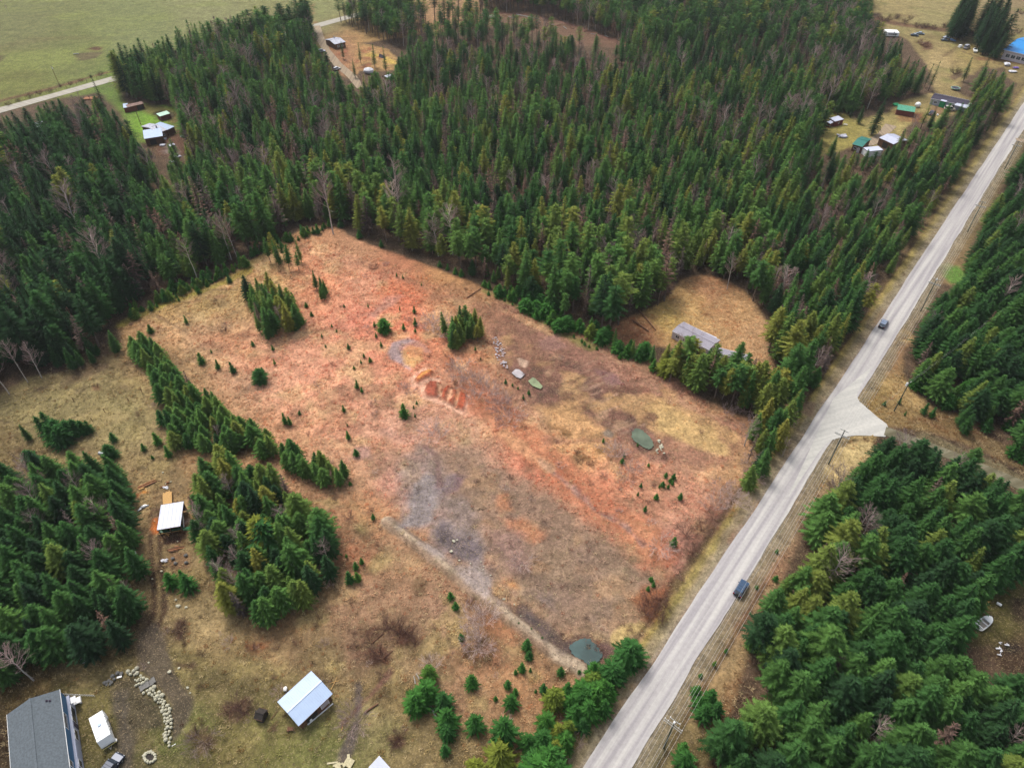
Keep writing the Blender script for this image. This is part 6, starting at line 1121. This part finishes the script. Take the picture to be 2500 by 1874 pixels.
car('delivery_van', 'white van parked between the small white crate and the grey boat', 'van', K8(1390, 690), .7, alb((225, 225, 235)), 5.6, 2.1, 2.3, 'suv')
K7 = lambda x, y: (1911 + x * .112, 159.3 + y * .112)
car('pickup_truck', 'purple-grey pickup truck parked in front of the long dark roofed house', 'truck', K7(895, 785), .75, alb((92, 88, 118)), 5.3, 2.0, 1.8, 'pickup', skyglass)
car('delivery_van', 'cream van parked below the white end of the long dark roofed house', 'van', K7(1245, 705), -.3, alb((214, 210, 196)), 5.2, 2.0, 2.1, 'suv')
K2N = lambda x, y: (637 + x * .136, y * .136)
car('parked_car', 'white car parked left of the driveway at the top of the wood', 'car', K2N(425, 825), .15, alb((215, 215, 225)), 4.7, 1.9, 1.6, 'suv', skyglass)
car('parked_car', 'white car half hidden by conifers at the lower end of the driveway', 'car', K2N(665, 1110), .9, alb((222, 225, 232)), 4.8, 1.9, 1.7, 'suv', skyglass)

# --- boat
sa, sb, bw_ = G(*[(2052.7 + 532 * .1067), (1256.4 + 945 * .1067)]), G(*[(2052.7 + 810 * .1067), (1256.4 + 735 * .1067)]), 2.0
t = thing('boat', 'old white open boat lying in the clearing of the lower right wood', 'boat', (sa + sb) / 2, math.atan2((sb - sa).y, (sb - sa).x)); LB = (sb - sa).length
st = [(-.5, 1.0), (-.2, 1.04), (.05, 1.0), (.25, .86), (.38, .64), (.46, .36), (.5, .08)]
rg = [[(x * LB, s_ * bw_ / 2 * w_ * k, z) for s_, k, z in ((-1, 1, .75), (-1, .8, .3), (0, 0, .05), (1, .8, .3), (1, 1, .75), (1, .9, .76), (1, .68, .38), (0, 0, .2), (-1, .68, .38), (-1, .9, .76))] for x, w_ in st]
q = MB(); [q.v.extend(r_) for r_ in rg]
for i in range(len(st) - 1):
    for k in range(10): q.f.append((i * 10 + k, i * 10 + (k + 1) % 10, (i + 1) * 10 + (k + 1) % 10, (i + 1) * 10 + k))
q.f.append(tuple(range(10))[::-1]); q.f.append(tuple(60 + k for k in range(10))); q.build('hull', M_rv, t)
q = MB(); q.hexa([(x * LB, s_ * bw_ / 2 * w_ * .92, .72) for x, w_, s_ in ((.12, .97, -1), (.38, .64, -1), (.48, .2, -1), (.48, .2, 1), (.38, .64, 1), (.12, .97, 1))], [(x * LB, s_ * bw_ / 2 * w_ * .92, .82) for x, w_, s_ in ((.12, .97, -1), (.38, .64, -1), (.48, .2, -1), (.48, .2, 1), (.38, .64, 1), (.12, .97, 1))]); q.build('foredeck', M_rv, t)
q = MB(); q.box((-.12 * LB, 0, .42), (.5 * LB, bw_ * .72, .06)); q.build('floor', mat('dirty_boat_floor', alb((168, 160, 148)), .9, 0, .3, 3), t)
for x in (-.36, -.05): q = MB(); q.box((x * LB, 0, .6), (.28, bw_ * .84, .08)); q.build('thwart', M_trim, t)
q = MB(); q.box((-.47 * LB, .1, .6), (.1, .5, .45)); q.build('transom_plate', M_rubber, t)
small('white_barrel', 'small white barrel lying above the boat', 'barrel', (2052.7 + 975 * .1067, 1256.4 + 460 * .1067), M_rv, lambda b: b.tube([(-.45, .1, .3), (.45, -.1, .3)], .3, 12), rz=-.5)
for i, (a, b) in enumerate(((970, 1350), (1020, 1405), (1140, 1280), (1000, 1245), (985, 1480))):
    small('scrap_metal', ('largest pale scrap piece', 'small bright scrap piece', 'curved white scrap strip', 'thin white scrap sliver', 'lowest scrap strip')[i] + ' in the heap below the boat', 'scrap', (2052.7 + a * .1067, 1256.4 + b * .1067), M_tarpw, lambda m_: (m_.box((0, 0, .15), ((1.1, .5, .25, .5, .8)[i], (.3, .3, .9, .15, .2)[i], .12), i * .7), m_.box((.3, .2, .12), (.5, .12, .1), i * .7 + .9)))
for i in range(9): small('split_wood', 'pale split log in the little scatter above the boat', 'log', (2052.7 + (700 + i * 12 + random.uniform(-10, 10)) * .1067, 1256.4 + (400 + (i % 4) * 22) * .1067), M_plank, lambda m_: m_.box((0, 0, .08), (.4, .14, .12), i * .8), group='split logs above the boat')

# ================================================================= power line
POLES = [(1434, 1614), (1790, 1001), (1989, 671), (2090, 500), (2170, 365)]
pole_g = [G(*p) for p in POLES]; PT = []
along_v = Vector((RS, 1, 0)).normalized(); across = Vector((along_v.y, -along_v.x, 0))
NP = ['nearest power pole at the bottom right of the gravel road', 'power pole standing at the corner of the road junction', 'power pole beside the green grass plot', 'fourth power pole from the bottom along the gravel road', 'farthest power pole along the gravel road']
for i, g in enumerate(pole_g):
    hp = 12.6; t = thing('utility_pole', 'grey wooden ' + NP[i], 'pole', g, math.atan2(across.y, across.x), None)
    q = MB(); q.tube([(0, 0, -.3), (0, 0, hp * .5), (0, 0, hp)], [.19, .16, .12], 8); q.build('post', M_polewood, t)
    q = MB(); q.box((0, .14, hp - 2.0), (3.6, .1, .13)); q.build('crossarm', M_armwood, t); q = MB(); q.box((0, -.22, hp - 2.0), (3.6, .1, .13)); q.build('crossarm', M_armwood, t)
    q = MB(); q.box((0, .14, hp - .35), (2.0, .1, .12)); q.build('crossarm', M_armwood, t)
    for x in (-1.65, -1.0, 1.0, 1.65): q = MB(); q.tube([(x, .14, hp - 1.95), (x, .14, hp - 1.7)], [.05, .08], 6); q.build('insulator', M_trim, t)
    for x in (-.9, .9): q = MB(); q.tube([(x, .14, hp - .3), (x, .14, hp - .05)], [.05, .08], 6); q.build('insulator', M_trim, t)
    if i in (0, 2): q = MB(); q.tube([(.05, -.35, hp - .3), (.05, -.35, hp + .25)], [.2, .17], 10); q.build('insulator', M_trim, t)
first = pole_g[0] - (pole_g[1] - pole_g[0]); last = pole_g[-1] + (pole_g[-1] - pole_g[-2]) * 1.5; chain = [first] + pole_g + [last]
for j, (x, z, nm) in enumerate(((-1.65, 10.95, 'outermost wire on the road side of the long crossarms'), (-1.0, 10.95, 'second wire on the road side of the long crossarms'), (0, 12.6, 'top wire running over the pole heads'), (1.0, 10.95, 'second wire on the wood side of the long crossarms'), (1.65, 10.95, 'outermost wire on the wood side of the long crossarms'), (.25, 8.2, 'low cable below the crossarms'))):
    q = MB(); pts = []
    for a, b in zip(chain[:-1], chain[1:]):
        d = b - a
        for k in range(8): f = k / 8; p = a + d * f + across * x; pts.append((p.x, p.y, z + .05 - 1.2 * 4 * f * (1 - f)))
    q.tube(pts, .016, 4); tag(q.build('power_wire', M_wire), 'power line ' + nm, 'wire')
g = G(*c23(1372, 1000)); t = thing('utility_pole', 'power pole with white transformer on the grass right of the junction', 'pole', g, .4)
q = MB(); q.tube([(0, 0, -.3), (0, 0, 11)], [.17, .12], 8); q.build('post', M_polewood, t); q = MB(); q.box((0, .12, 10.5), (2.2, .1, .12)); q.build('crossarm', M_armwood, t); q = MB(); q.tube([(.1, .4, 9.2), (.1, .4, 10.1)], .3, 12); q.build('transformer', M_rv, t)
pa, pb = pole_g[1], Vector((g.x, g.y, 0)); pe = pb + (pb - pa) * 1.6
for j, x in enumerate((-.9, -.1, .9)):
    pts = []
    for a, b in ((pa, pb), (pb, pe)):
        for k in range(8): f = k / 8; p = a + (b - a) * f + along_v * x; pts.append((p.x, p.y, 10.8 - 4 * f * (1 - f)))
    q = MB(); q.tube(pts, .006, 4); tag(q.build('power_wire', M_wire), ('upper', 'middle', 'lower')[j] + ' wire of the branch line crossing the side road grass', 'wire')
for p, h, l in ((c11(385, 553), 10, 'wooden power pole beside the top left field road'), ((304, 268), 8, 'thin dark pole on the green farm lawn'), (c23(770, 990), 3, 'short brown post by the track mouth left of the junction')):
    g = G(*p); t = thing('utility_pole', l, 'pole', g); q = MB(); q.tube([(0, 0, -.2), (0, 0, h)], [.14, .1], 6); q.build('post', M_oldlog, t)
    if h == 10: q = MB(); q.box((0, 0, h - .5), (1.6, .1, .12)); q.build('crossarm', M_armwood, t); q = MB(); q.tube([(0, .3, h - 1.6), (0, .3, h - .8)], .25, 8); q.build('transformer', M_rv, t)

# ================================================================= far yards
K5 = lambda x, y: (1415.7 + x * .1281, 672.4 + y * .1281)
house('mobile_home', 'long low house with pale grey roof and off white wall in the oval yard', 'house', K5(283, 330), K5(905, 650), K5(1035, 455), 2.7, .55, M_shingle2, M_cream, 'gable', .15, 0, openings=[('s', -.7, 1, 1.2, .9, 'window'), ('s', -.3, 1, 1.2, .9, 'window'), ('s', .1, 0, .9, 2, 'door'), ('s', .5, 1, 1.2, .9, 'window')])
house('lean_to', 'narrow pale lean-to roof along the back of the long low house', 'shed', K5(520, 262), K5(1000, 480), K5(1035, 445), 2.3, .1, M_white, M_cream, 'mono', .1, 0)
house('garage', 'grey roofed garage at the right end of the long low house', 'garage', K5(1010, 690), K5(1560, 830), K5(1640, 765), 2.6, .3, M_shingle2, M_cream, 'mono', .2, 0, openings=[('s', 0, 0, 2.6, 2.1, 'door')])
small('tarpaulin', 'green tarpaulin heap glimpsed between trees below the long low house', 'tarpaulin', K5(920, 865), M_tarpg, lambda b: b.blob((0, 0, .4), (1.8, .9, .6), 41), rz=-.1)
car('parked_car', 'white car glimpsed through trees below the long low house', 'car', K5(1165, 1010), -.2, alb((225, 225, 230)), 4.6, 1.8, 1.5, 'sedan', skyglass)
small('oil_tank', 'small white tank glimpsed at the foot of the tree band', 'tank', K5(1335, 1170), M_rv, lambda b: b.tube([(-.7, 0, .6), (.7, .2, .6)], .5, 12), rz=.8)
bar('log', 'upper dark log on the yellow grass at the left of the oval yard', 'log', c22(1925, 350), c22(2035, 480), M_oldlog, .5, .3, .1, round_=True)
bar('log', 'lower dark log on the yellow grass at the left of the oval yard', 'log', c22(1890, 420), c22(1990, 490), M_oldlog, .6, .3, .1, round_=True)
for i, (x0, y0, x1, y1, w_) in enumerate(((815, 272, 905, 212, .4), (985, 210, 1150, 180, .35), (1680, 480, 1770, 415, .35), (640, 40, 720, 48, .3), (600, 20, 650, 15, .3))):
    bar('fallen_log', ('fallen trunk lying across the upper rim of the clearing', 'fallen trunk under the wood edge above the clearing', 'pale fallen trunk at the corner by the oval yard', 'fallen trunk under the top edge of the clearing', 'short fallen trunk near the top of the clearing')[i], 'log', c22(x0, y0), c22(x1, y1), M_oldlog, w_, .3, .12, round_=True)
for i, (x0, y0, x1, y1, w_) in enumerate(((200, 850, 275, 780, .3), (270, 950, 335, 895, .25), (480, 1110, 470, 1060, .2), (505, 1080, 485, 1045, .2), (580, 1260, 615, 1330, .4), (150, 1300, 240, 1240, .4), (0, 1400, 12, 1350, .2))):
    bar('fallen_log', ('grey log across the upper brown shrubs', 'pale log across the lower brown shrubs', 'left thin birch stick beside the young trees', 'right thin birch stick beside the young trees', 'pale broken stem between two young conifers', 'brown log beside the grey bottom track', 'thin stick at the left of the grey bottom track')[i] + ' at the bottom', 'log', c32(x0, y0), c32(x1, y1), M_oldlog if i not in (2, 3, 4) else M_armwood, w_, .2, .12, round_=True)
K6 = lambda x, y: (1751.9 + x * .112, 221.2 + y * .112)
house('red_shed', 'small red shed with white metal roof left of the green roofed house', 'shed', K6(465, 370), K6(640, 325), K6(610, 250), 2.6, .4, M_white, M_redwall, 'mono', .1, 0, openings=[('s', .1, .9, .7, .7, 'window')])
house('lean_to', 'white roofed lean-to against the left end of the small red shed', 'shed', K6(375, 415), K6(465, 370), K6(430, 325), 2.0, .3, M_white, M_redwall, 'mono', .1)
house('green_roofed_house', 'house with dark green metal roof and brown wall beside the white camper', 'house', K6(790, 805), K6(990, 862), K6(1110, 690), 3.0, .9, M_green, M_wood, 'gable', .4, .6, openings=[('s', -.3, 1, 1.2, 1, 'window'), ('s', .5, 0, .9, 2, 'door')])
house('camper', 'white flat roofed camper parked at the right corner of the green roofed house', 'camper', K6(1000, 870), K6(1100, 945), K6(1220, 790), 2.6, .05, M_white, M_rv, 'mono', .05)
house('white_roofed_barn', 'barn with bright white roof behind a sparse conifer right of the green roofed house', 'barn', K6(1310, 680), K6(1590, 810), K6(1735, 665), 3.2, .9, M_white, M_wood, 'gable', .2, .6, openings=[('s', 0, 0, 2.4, 2.2, 'opening')])
small('bench', 'pale bench on the grass below the small red shed', 'bench', K6(660, 440), M_trim, lambda b: (b.box((0, 0, .45), (1.8, .6, .08)), b.box((-.7, 0, .2), (.1, .5, .4)), b.box((.7, 0, .2), (.1, .5, .4))), rz=-.3)
small('scrap_heap', 'grey and white scrap left of the green roofed house', 'scrap', K6(600, 660), M_oldtin, lambda b: (b.blob((0, 0, .3), (2.0, 1.4, .5), 51, j=.5), b.box((1.4, 1.0, .5), (1.6, .9, .4), .5), b.box((-1.4, 1.5, .3), (1.4, .9, .3), -.5)))
house('long_dark_roofed_house', 'long house with dark purple-grey roof beside the trampoline', 'house', K7(890, 475), K7(1590, 625), K7(1650, 515), 2.9, .8, M_dark, M_grey, 'gable', .3, 0, openings=[('s', -.7, .9, 1.3, 1, 'window'), ('s', .3, .9, 1.3, 1, 'window')])
house('white_porch', 'white metal porch roof on the right half of the long dark roofed house', 'porch', K7(1345, 600), K7(1585, 665), K7(1600, 570), 2.9, .35, M_white, M_cream, 'mono', .1, .5, pole_shed=True)
house('white_canopy', 'small white and teal canopy on the left half of the long dark roofed house', 'canopy', K7(1075, 520), K7(1185, 545), K7(1190, 475), 3.0, .3, M_white, M_tarpg, 'mono', .1, 0)
g = G(*K7(1355, 305)); t = thing('trampoline', 'round trampoline with pale green rim behind the long dark roofed house', 'trampoline', g); tr_ = 2.2
q = MB(); q.tube([(tr_ * math.cos(a), tr_ * math.sin(a), .9) for a in np.linspace(0, 6.283, 25)], .16, 6); q.build('rim', mat('pale_green_pad', alb((150, 196, 176)), .6), t); q = MB(); q.tube([(0, 0, .85), (0, 0, .88)], tr_ - .1, 20); q.build('mat', M_dark, t)
for a in (0, 1.57, 3.14, 4.71): q = MB(); q.tube([(tr_ * math.cos(a), tr_ * math.sin(a), 0), (tr_ * math.cos(a), tr_ * math.sin(a), .9)], .06, 5); q.build('leg', M_steel, t)
small('red_trailer', 'red tipped cart below the porch of the long dark roofed house', 'cart', K7(1280, 600), M_red, lambda b: (b.box((0, 0, .8), (2.6, 1.3, .5), .5, (1.15, 1.15)), b.tube([(0, -.8, .35), (0, .8, .35)], .35, 10), b.box((-1.9, -.9, .5), (1.5, .15, .15), .5)))
house('green_shed', 'ramshackle green roofed shed with reddish end left of the long dark roofed house', 'shed', K7(235, 690), K7(580, 745), K7(660, 670), 2.4, .5, mat('patched_green_roof', alb((84, 160, 130)), .6, 0, .45, 1.5), M_redwall, 'mono', .1, .8)
small('dome_tent', 'white domed tank at the right end of the green shed', 'tank', K7(625, 640), M_rv, lambda b: b.blob((0, 0, 1.1), (1.5, 1.4, 1.3), 61, 12, 8, .02), smooth=True)
small('tarpaulin', 'bright green tarpaulin left of the green shed', 'tarpaulin', K7(210, 610), M_tarpg, lambda b: b.blob((0, 0, .5), (1.6, 1.6, .6), 62))
small('bucket', 'white bucket on the grass below the long dark roofed house', 'bucket', K7(1015, 805), M_rv, lambda b: b.tube([(0, 0, 0), (0, 0, .6)], [.4, .45], 10))
c, rz, L, W = rect(K8(262, 462), K8(448, 470), K8(450, 425), 2.6)
t = thing('travel_trailer', 'long white travel trailer at the wood edge left of the parked cars', 'trailer', c, rz); q = MB(); q.box((0, 0, 1.6), (L, max(W, 2.6), 2.1), 0, (.98, .9)); q.build('body', M_rv, t, bevel=.1); q = MB(); q.box((0, -max(W, 2.6) / 2 - .03, 1.7), (L * .7, .06, .6)); q.build('window', M_glass, t)
for x in (-.5, .5):
    q = MB(); q.tube([(x, -1.3, .35), (x, 1.3, .35)], .35, 10); q.build('wheel', M_rubber, t)
house('white_tent', 'white peaked tent in front of the two big dark conifers', 'tent', K8(1185, 470), K8(1265, 495), K8(1330, 440), 1.8, 1.6, M_tarpw, M_tarpw, 'gable', .1, openings=[('w', 0, 0, 2.0, 1.4, 'opening')])
small('tarpaulin', 'pale blue tarpaulin beside the silver-blue car', 'tarpaulin', K8(1192, 570), M_tarpb, lambda b: b.blob((0, 0, .2), (1.6, 3.2, .4), 71))
small('crate', 'small white crate left of the white van', 'crate', K8(1300, 672), M_rv, lambda b: (b.box((0, 0, .7), (1.8, 1.6, 1.4), .4, (.9, .9)), b.box((0, 0, 1.45), (1.0, .9, .12), .4)))
t = thing('boat', 'grey covered boat on the grass right of the white van', 'boat', G(*K8(1508, 735)), math.radians(68)); q = MB(); q.hexa([(-2.6, -.8, .3), (1.4, -.8, .3), (2.9, 0, .5), (1.4, .8, .3), (-2.6, .8, .3)], [(-2.7, -1.15, 1.2), (1.5, -1.1, 1.25), (3.2, 0, 1.4), (1.5, 1.1, 1.25), (-2.7, 1.15, 1.2)]); q.build('hull', M_rv, t); q = MB(); q.hexa([(-.4, -.8, 1.2), (1.2, -.8, 1.2), (1.2, .8, 1.2), (-.4, .8, 1.2)], [(0, -.6, 1.8), (.8, -.6, 1.8), (.8, .6, 1.8), (0, .6, 1.8)]); q.build('cabin', M_glass, t)
house('blue_roofed_house', 'big white house with bright blue metal roof at the upper right edge', 'house', K8(1915, 706), K8(2330, 800), K8(2460, 560), 5.0, 2.2, M_blueroof, M_cream, 'gable', .7, .9, openings=[('s', q_, 1.4, 2.2, 1.8, 'window') for q_ in (-.6, -.2, .2, .6)])
small('tarpaulin', 'white sheet heap below the blue roofed house', 'tarpaulin', K8(1965, 930), M_tarpw, lambda b: b.blob((0, 0, .7), (1.9, 1.7, .9), 81, j=.3)); small('tarpaulin', 'white heap lowest in the litter below the blue roofed house', 'tarpaulin', K8(2045, 1025), M_tarpw, lambda b: b.blob((0, 0, .4), (2.4, 1.4, .5), 82, j=.3)); small('tarpaulin', 'purple sheet in the litter below the blue roofed house', 'tarpaulin', K8(2095, 970), M_purple, lambda b: b.blob((0, 0, .3), (1.8, 1.1, .4), 83, j=.3))

# farm at the left
K4 = lambda x, y: (221.2 + x * .1174, 177 + y * .1174)
house('farm_barn', 'farm barn with pale blue metal roof at the lower end of the green lawn', 'barn', K4(765, 1050), K4(1112, 995), K4(920, 885), 3.2, .6, M_tin, M_wood, 'mono', .3, .8, openings=[('s', -.2, 0, 2.4, 2.2, 'opening')])
house('farm_house', 'farm house with patched grey metal roof right of the green lawn', 'house', K4(1030, 942), K4(1190, 880), K4(1010, 705), 3.2, .9, M_oldtin, M_wood, 'gable', .3, .7, openings=[('s', 0, 1, 1.2, 1, 'window'), ('w', 0, 1, 1.0, 1, 'window')], chimney=(.1, -.3))
house('farm_house_wing', 'lower pale roofed wing at the right side of the farm house', 'house', K4(1190, 885), K4(1330, 820), K4(1165, 710), 2.8, .5, M_tin, M_wood, 'mono', .2, .7)
house('long_farm_shed', 'long low red shed with half rusty metal roof under the dark conifers', 'shed', K4(460, 470), K4(760, 400), K4(735, 372), 2.4, .5, M_rust, M_redwall, 'mono', .15, .8, openings=[('s', .5, 0, 3.0, 1.9, 'opening')])
house('long_farm_shed_end', 'pale blue roofed end of the long red farm shed', 'shed', K4(385, 480), K4(470, 468), K4(495, 405), 2.4, .5, M_tin, M_redwall, 'mono', .15, .8)
house('pale_green_shed', 'small shed with pale green roof right of the dark farm pond', 'shed', K4(1055, 637), K4(1250, 580), K4(1210, 536), 2.3, .4, mat('pale_green_roof', alb((190, 226, 205)), .5, 0, .15, 1), M_redwall, 'mono', .15, .8)
house('scrap_shelter', 'small white roofed shelter in the scrap yard below the farm barn', 'shelter', K4(1245, 1190), K4(1340, 1150), K4(1310, 1132), 1.8, .4, M_white, M_dark, 'mono', .1)
for i, (a, b) in enumerate(((1100, 1170), (1500, 1010), (1330, 1340), (1380, 1380), (1280, 1470), (1130, 1050))):
    small('scrap_heap', ('white scrap heap left of the white shelter', 'white scrap by the trees right of the farm yard', 'pale scrap heap below the white shelter', 'small pale scrap heap lower right in the farm yard', 'lowest white scrap piece in the farm yard', 'pale round scrap just below the farm barn')[i], 'scrap', K4(a, b), M_oldtin, lambda m_: (m_.blob((0, 0, .2), (1.4, .8, .35), 300 + i, j=.5), m_.box((.8, .6, .3), (1.0, .6, .3), i)))
for a, b, l in ((84, 270, 'white roofed cabin half hidden in the dark wood left of the farm'), (118, 268, 'small white roofed cabin right of the half hidden one in the dark wood'), (213, 415, 'pale roof glimpsed deep in the dark wood below the farm')):
    house('cabin', l, 'cabin', (a - 9, b + 8), (a + 9, b + 5), (a + 6, b - 8), 3.0, .8, M_white, M_cream, 'gable', .3, .8)
small('lumber_stack', 'flat stack of brown lumber beside the top left field road', 'lumber', c11(590, 640), M_log, lambda b: [b.box((0, -1.5 + k * .55, .3), (6.5, .45, .5), 0) for k in range(6)], rz=.1)
small('fallen_log', 'pale log lying on the dark earth in the top left field', 'log', (164, 118), M_armwood, lambda b: b.tube([(-1.5, 0, .3), (1.5, .8, .3)], .3, 6))
# top driveway yard
house('hillside_house', 'house with pale grey metal roof beside the driveway in the top wood', 'house', K2N(632, 708), K2N(808, 668), K2N(762, 566), 3.0, 1.0, M_oldtin, M_wood, 'gable', .3, .7, openings=[('s', -.4, 1, 1.1, 1, 'window'), ('s', .4, 1, 1.1, 1, 'window')], chimney=(.3, .5))
small('dome_tent', 'pale grey domed tarpaulin shelter in the trees below the driveway', 'shelter', K2N(1175, 1160), M_tarpw, lambda b: b.blob((0, 0, 1.2), (3.0, 2.4, 1.6), 91, 12, 8, .1))
house('white_shelter', 'small white roofed shelter in the trees right of the grey dome', 'shelter', K2N(1480, 1240), K2N(1565, 1210), K2N(1540, 1175), 2.2, .4, M_white, M_wood, 'mono', .1)
small('dark_shed', 'dark ridge of a fallen shelter at the right of the driveway yard', 'shed', K2N(1385, 910), M_dark, lambda b: b.hexa([(-2, -1, 0), (2, -1, 0), (2, 1, 0), (-2, 1, 0)], [(-2, -.1, 1.6), (2, -.1, 1.2), (2, .1, 1.2), (-2, .1, 1.6)]), rz=-.7)
small('boulder', 'white boulder above the upper edge of the brown back field', 'boulder', (1062, 40), M_rock, lambda b: b.blob((0, 0, 1.0), (3.2, 1.6, 1.4), 95))
bar('fallen_log', 'long pale trunk in the slash line behind the brown back field', 'log', (1115, 32), (1165, 42), M_armwood, .5, .4, .1, round_=True)
for i in range(26):
    f = i / 25; x = 1010 + 370 * f; y = 30 + 70 * f ** 1.6 + random.uniform(-3, 3); bar('fallen_log', 'grey branch in the slash line behind the brown back field', 'log', (x, y), (x + random.uniform(6, 14), y + random.uniform(-3, 5)), M_oldlog if i % 2 else M_armwood, .35, .3, .1, 'branches in the slash line', round_=True)
# fence posts of the top left field and left pasture
for i in range(12): g = G(-10 + i * 22, 232 - i * 6.1); q = MB(); q.tube([(0, 0, 0), (0, 0, 1.4)], .09, 5); o = q.build('fence_post', M_oldlog); o.location = (g.x, g.y, -.1); tag(o, 'brown fence post along the top left field road', 'post', 'fence posts of the top left field')
for i, p in enumerate((c21(600, 1070), c21(680, 1010), c21(835, 940), c21(480, 940), c21(230, 1280), c21(920, 880))): g = G(*p); q = MB(); q.tube([(0, 0, -.1), (0, 0, 1.5)], .08, 5); o = q.build('fence_post', M_oldlog); o.location = (g.x, g.y, 0); tag(o, 'thin fence post standing in the left pasture', 'post', 'fence posts of the left pasture')
# loose pale stones
for poly, n_, nm in (([c32(950, 570), c32(1500, 1000), c32(1560, 1030), c32(1000, 620)], 60, 'on the gravel bank by the ditch'), ([c22(975, 510), c22(1050, 560), c22(1080, 740), c22(1010, 680)], 80, 'in the pale streak left of the white puddle'), ([c22(2030, 1190), c22(2080, 1200), c22(2100, 1290), c22(2025, 1270)], 18, 'beside the green grey pond'), ([c32(590, 30), c32(900, 300), c32(1200, 700), c32(700, 330)], 14, 'around the slate coloured water'), ([c21(1000, 1350), c21(1100, 1400), c31(1300, 1300), c31(900, 1200)], 20, 'beside the wheel ruts')):
    xs = [p[0] for p in poly]; ys_ = [p[1] for p in poly]; k = 0
    while k < n_:
        x, y = random.uniform(min(xs), max(xs)), random.uniform(min(ys_), max(ys_))
        if not bool(inpoly(np.array([x]), np.array([y]), poly)[0]): continue
        k += 1; g = G(x, y); r = (random.uniform(.12, .3) if k % 7 else random.uniform(.3, .45)) * (.75 if 'streak' in nm else 1); q = MB(); q.blob((0, 0, .1), (r * 1.3, r, r * .6), k, 6, 4, .25); o = q.build('stone', M_rock if 'streak' not in nm else M_cream); o.location = (g.x, g.y, .03); tag(o, 'small pale stone ' + nm, 'stone', 'small pale stones ' + nm)
hz = MB(); hz.hexa([(-900, -300, -3), (900, -300, -3), (900, 1400, -3), (-900, 1400, -3)], [(-900, -300, 138), (900, -300, 138), (900, 1400, 138), (-900, 1400, 138)])
hm = bpy.data.materials.new('thin_air_haze'); hm.use_nodes = True; hn = hm.node_tree; hn.nodes.clear(); ho = hn.nodes.new('ShaderNodeOutputMaterial'); hv = hn.nodes.new('ShaderNodeVolumePrincipled'); hv.inputs['Density'].default_value = .00008; hv.inputs['Color'].default_value = (.85, .9, .95, 1); hv.inputs['Anisotropy'].default_value = .2; hn.links.new(hv.outputs[0], ho.inputs['Volume'])
tag(hz.build('haze', hm), kind='stuff')
print('SCENE DONE', len(bpy.data.objects))
